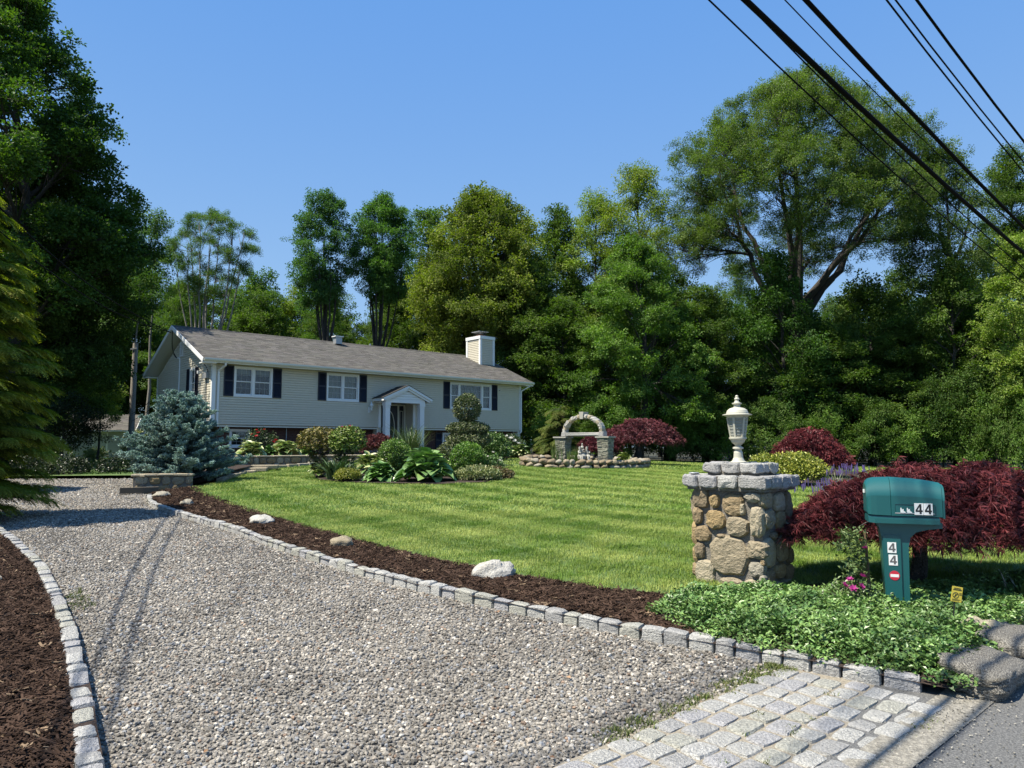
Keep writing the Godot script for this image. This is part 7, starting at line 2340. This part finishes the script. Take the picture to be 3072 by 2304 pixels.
	# two broken lengths of exposed-aggregate kerb
	for q in [[3.17, 4.93, 0.40, 0.72, "near slab of pebbly concrete kerb at the corner of the apron"], [3.80, 5.52, 0.44, 0.75, "far slab of pebbly concrete kerb along the road"]]:
		var b := MB.new()
		b.blob(Vector3(0.5, 0.5, 0.5), int(q[0] * 100), 0.10, 26, 16, 2.2)
		var st := SurfaceTool.new()
		st.begin(Mesh.PRIMITIVE_TRIANGLES)
		st.set_smooth_group(0)
		for p in b.v:
			var k := pow(pow(absf(p.x * 2), 7.0) + pow(absf(p.y * 2), 7.0) + pow(absf(p.z * 2), 7.0), -1.0 / 7.0) * p.length() * 2.0
			st.add_vertex(Vector3(p.x * q[3], p.y * 0.20, p.z * q[2]) * k)
		st.index()
		st.generate_normals()
		var o2 := single("kerb_slab", q[4], "kerb slab", st.commit(), M.aggregate, P(q[0], q[1], 0.0), deg_to_rad(43.0 + rnd(-4, 4)))
		o2.rotation.z = rnd(-0.05, 0.05)
		o2.rotation.x = 0.16

func build_far_things() -> void:
	R.seed = 1600
	# utility pole and wires
	M.pole_wood = grainy(81, Color(0.20, 0.185, 0.155), Color(0.38, 0.35, 0.30), 0.03, 0.9, 0.95, 0.8)
	var pole := func(label: String, at: Vector3, h: float, arm: bool) -> Node3D:
		var o := thing("utility_pole", label, "utility pole", at)
		var b := MB.new()
		b.tube(PackedVector3Array([Vector3(0, -0.3, 0), Vector3(0, h * 0.5, 0), Vector3(0.02, h, 0)]), PackedFloat32Array([0.17, 0.155, 0.135]), 12)
		part(o, "post", b.mesh(), M.pole_wood)
		var br := MB.new()
		br.bar(Vector3(-0.18, h - 0.35, 0.14), Vector3(0.18, h - 0.30, 0.14), 0.06, 0.08)
		part(o, "bracket", br.mesh(), M.metal)
		if arm:
			part(o, "crossarm", one_box(Vector3(-1.1, h - 1.1, -0.06), Vector3(1.1, h - 0.98, 0.06)), M.pole_wood)
		return o
	pole.call("weathered utility pole between the shed and the house", P(-21.4, 40.0), 6.6, false)
	pole.call("utility pole on the near side of the road, left of the camera", P(-4.6, -0.6), 7.6, false)
	var cable := func(called: String, label: String, pts: Array, r: float, group: String) -> void:
		var b := MB.new()
		var p := PackedVector3Array(pts)
		var rr := PackedFloat32Array()
		rr.resize(p.size()); rr.fill(r)
		b.tube(p, rr, 7)
		single(called, label, "cable", b.mesh(), M.cable, Vector3.ZERO, 0.0, group)
	M.cable = plain(Color(0.004, 0.004, 0.004), 0.8)
	M.cable.metallic_specular = 0.2
	# along the road: two points seen, a sagging span through both
	var u := Vector2(0.755, 0.656)
	for q in [[2.37, 7.0, 8.14, 9.98, 5.77, 14.76, 0.011, "leftmost thin overhead wire"], [2.89, 7.2, 8.45, 6.12, 6.59, 11.25, 0.011, "thin overhead wire just left of the left thick cable"], [1.76, 5.0, 5.10, 7.26, 4.36, 9.88, 0.024, "left one of the two thick overhead cables"], [3.91, 8.0, 9.67, 6.21, 7.65, 11.67, 0.009, "faint overhead wire between the two thick cables"],
			[2.42, 5.3, 5.56, 7.10, 4.64, 9.62, 0.021, "right one of the two thick overhead cables"], [5.79, 8.5, 10.43, 11.3, 7.64, 15.22, 0.015, "left one of the three overhead wires at the upper right"], [6.36, 9.0, 11.19, 11.89, 8.18, 15.99, 0.015, "middle one of the three overhead wires at the upper right"], [6.89, 9.2, 11.49, 11.65, 8.51, 15.62, 0.024, "rightmost of the three overhead wires at the upper right"]]:
		var a := Vector3(q[0], q[1], -q[2])
		var b := Vector3(q[3], q[4], -q[5])
		var flat := Vector2(b.x - a.x, b.z - a.z).length()
		var dir := Vector3(b.x - a.x, 0, b.z - a.z) / flat
		var slope_ := (b.y - a.y) / flat
		var kk := 0.0030
		var pts := []
		for i in 25:
			var s := -14.0 + i * 2.6
			pts.append(a + dir * s + Vector3(0, slope_ * s + kk * s * (s - flat), 0))
		cable.call("power_cable", q[7], pts, q[6], "overhead wires along the road")
	# service drop to the gable
	var g := Vector3(-12.10, 2.489, -28.6) + Basis(Vector3.UP, deg_to_rad(40.85)) * Vector3(-0.55, 4.15, -4.1)
	for i in 2:
		var a := Vector3(-4.6, 7.0 - i * 0.25, 0.6)
		var pts := []
		for j in 17:
			var f := j / 16.0
			pts.append(a.lerp(g, f) + Vector3(-sin(f * PI) * 0.55, -sin(f * PI) * (0.75 + i * 0.3), 0))
		cable.call("service_cable", ["upper service cable dropping past the maple to the gable peak", "lower service cable dropping past the maple to the gable peak"][i], pts, 0.016, "service cables to the house")
	for i in 2:
		var a := P(-21.4, 40.0, 2.6 - i * 0.42)
		var b := Vector3(-12.10, 2.489, -28.6) + Basis(Vector3.UP, deg_to_rad(40.85)) * Vector3(-0.05, 1.55 - i * 0.4, -7.9)
		cable.call("service_cable", ["upper wire from the utility pole to the rear corner of the house", "lower wire from the utility pole to the rear corner of the house"][i], [a, (a + b) / 2 - Vector3(0, 0.08, 0), b], 0.014, "wires from the pole to the house")
	# garden shed
	var sh := thing("garden_shed", "pale clapboard garden shed half hidden by the weeping tree", "shed", P(-26.2, 45.0, -0.05), deg_to_rad(16))
	var L := 4.0
	var Dp := 2.8
	var H := 1.95
	M.shed = plain(Color(0.40, 0.42, 0.40), 0.7)
	var fw := part(sh, "front_wall", one_box(Vector3(-L / 2, 0, -0.12), Vector3(L / 2, H, 0)), M.shed)
	boards(fw, Transform3D(), H, [Rect2(-0.25, 0.0, 0.85, 1.75)], func(_y: float) -> Vector2: return Vector2(-L / 2 + 0.08, L / 2 - 0.08), M.shed)
	var gm := MB.new()
	gm.prism(PackedVector2Array([Vector2(-Dp, 0), Vector2(0, 0), Vector2(0, H), Vector2(-Dp / 2, H + 0.85), Vector2(-Dp, H)]), -0.10, 0.0)
	for s in [-1.0, 1.0]:
		part(sh, "gable_wall", gm.mesh(), M.shed).transform = Transform3D(Basis(Vector3.UP, -PI / 2), Vector3(s * L / 2 + (0.0 if s < 0 else 0.1), 0, 0))
	part(sh, "rear_wall", one_box(Vector3(-L / 2, 0, -Dp), Vector3(L / 2, H, -Dp + 0.1)), M.shed)
	part(sh, "roof", slope(-L / 2 - 0.25, L / 2 + 0.25, 0.3, H - 0.16, -Dp / 2, H + 0.90, 0.3, 0.15), M.shingle)
	part(sh, "roof", slope(-L / 2 - 0.25, L / 2 + 0.25, -Dp - 0.3, H - 0.16, -Dp / 2, H + 0.90, 0.3, 0.15), M.shingle)
	for z in [0.3, -Dp - 0.3]:
		part(sh, "roof_deck", deck(-L / 2 - 0.22, L / 2 + 0.22, z, H - 0.165, -Dp / 2, H + 0.89, 0.08), M.trim)
	for x in [-L / 2, L / 2]:
		part(sh, "corner_board", one_box(Vector3(x - 0.06, 0, -0.06), Vector3(x + 0.06, H - 0.02, 0.04)), M.trim)
	var dr := part(sh, "door", one_box(Vector3(-0.22, 0.03, -0.005), Vector3(0.57, 1.72, 0.02)), M.shed)
	part(dr, "door_frame", frame_mesh(0.85, 1.75, 0.07, 0.0, 0.035), M.trim).position = Vector3(-0.25, 0, 0)
	for s in [-1.0, 1.0]:
		var rb := MB.new()
		var x: float = s * (L / 2 + 0.24)
		rb.bar(Vector3(x, H - 0.20, 0.3), Vector3(x, H + 0.82, -Dp / 2), 0.03, 0.14)
		rb.bar(Vector3(x, H - 0.20, -Dp - 0.3), Vector3(x, H + 0.82, -Dp / 2), 0.03, 0.14)
		part(sh, "rake_board", rb.mesh(), M.trim)
	var tan_ := grainy(82, Color(0.26, 0.13, 0.055), Color(0.36, 0.20, 0.095), 0.03, 1.0, 0.85)
	var fe := thing("fence_panel", "tan wooden fence panel left of the shed", "fence", P(-29.9, 45.3, 0.0), deg_to_rad(12))
	for i in 7:
		part(fe, "plank", one_box(Vector3(-0.52 + i * 0.15, 0, -0.01), Vector3(-0.52 + i * 0.15 + 0.142, 1.45 + rnd(-0.01, 0.01), 0.012)), tan_)
	part(fe, "rail", one_box(Vector3(-0.52, 0.3, -0.05), Vector3(0.52, 0.38, -0.012)), tan_)
	part(fe, "rail", one_box(Vector3(-0.52, 1.1, -0.05), Vector3(0.52, 1.18, -0.012)), tan_)
	# leaves and grit lying about
	var lf := MB.new()
	leaf(lf, Vector3.ZERO, Vector3(1, 0.1, 0), Vector3.UP, 0.05, 0.035, 0.2)
	var where := []
	var tint := PackedColorArray()
	for i in 40:
		var p := Vector2(rnd(-2, 2.6), rnd(3.4, 8.0))
		if inside(p, mulch_r) or inside(p, gravel):
			where.append(turned(P(p.x, p.y, -0.06), rnd(0.5, 1.0), 0.3)); tint.append(shade(Color(0.10, 0.05, 0.025), Color(0.24, 0.14, 0.07), rnd(0, 1)))
	var gw := []
	var gt := PackedColorArray()
	var off_road := Vector2(0.656, -0.755)
	for i in 1500:
		var p := Vector2(2.42, 4.27) + Vector2(0.755, 0.656) * rnd(-3.0, 1.3) + off_road * (absf(rnd(-1, 1) * rnd(0, 1)) * 0.75 - 0.03)
		var s := rnd(0.0025, 0.008)
		gw.append(Transform3D(Basis.from_euler(Vector3(rnd(0, 3), rnd(0, 3), 0)).scaled(Vector3(s, s, s)), P(p.x, p.y, -0.066 + s * 0.3)))
		gt.append(shade(Color(0.10, 0.095, 0.08), Color(0.38, 0.36, 0.31), rnd(0, 1)))
	many(self, "road_grit", pebble(720), M.stone_bit, gw, gt)
	many(self, "fallen_leaves", lf.mesh(), M.soft_leaf, where, tint)

func build_objects() -> void:
	stone_mats()
	build_pillar()
	build_mailbox()
	build_stonework()
	build_far_things()
func _ready() -> void:
	var cam := Camera3D.new()
	cam.name = "camera"
	add_child(cam)
	cam.position = Vector3(0, 1.65, 0)
	cam.rotation.x = atan(131.5 / 1534.0)
	cam.fov = rad_to_deg(2.0 * atan(829.5 / 1534.0))
	cam.near = 0.1; cam.far = 900.0
	cam.current = true
	var env := Environment.new()
	env.background_mode = Environment.BG_SKY
	var sky := ProceduralSkyMaterial.new()
	sky.sky_top_color = Color(0.262, 0.44, 0.665)
	sky.sky_horizon_color = Color(0.53, 0.635, 0.715)
	sky.sky_curve = 0.22
	sky.ground_bottom_color = Color(0.20, 0.21, 0.16)
	sky.ground_horizon_color = Color(0.42, 0.48, 0.50)
	sky.sky_energy_multiplier = 1.0
	env.sky = Sky.new()
	env.sky.sky_material = sky
	env.tonemap_mode = Environment.TONE_MAPPER_LINEAR
	env.tonemap_exposure = 2.0
	env.sdfgi_enabled = true; env.ssao_enabled = true; env.ssil_enabled = true
	var we := WorldEnvironment.new()
	we.name = "environment"; we.environment = env
	add_child(we)
	var sun := DirectionalLight3D.new()
	sun.name = "sun"
	add_child(sun)
	sun.light_energy = 1.55; sun.light_color = Color(1.0, 0.965, 0.90); sun.light_angular_distance = 0.5
	sun.shadow_enabled = true
	var to_sun := Vector3(-0.93 * cos(deg_to_rad(60)), sin(deg_to_rad(60)), 0.3676 * cos(deg_to_rad(60)))
	sun.look_at_from_position(Vector3.ZERO, -to_sun, Vector3.UP)
	R.seed = 11
	build_ground()
	build_grass()
	build_house()
	build_dabs()
	build_forest()
	build_garden()
	build_objects()
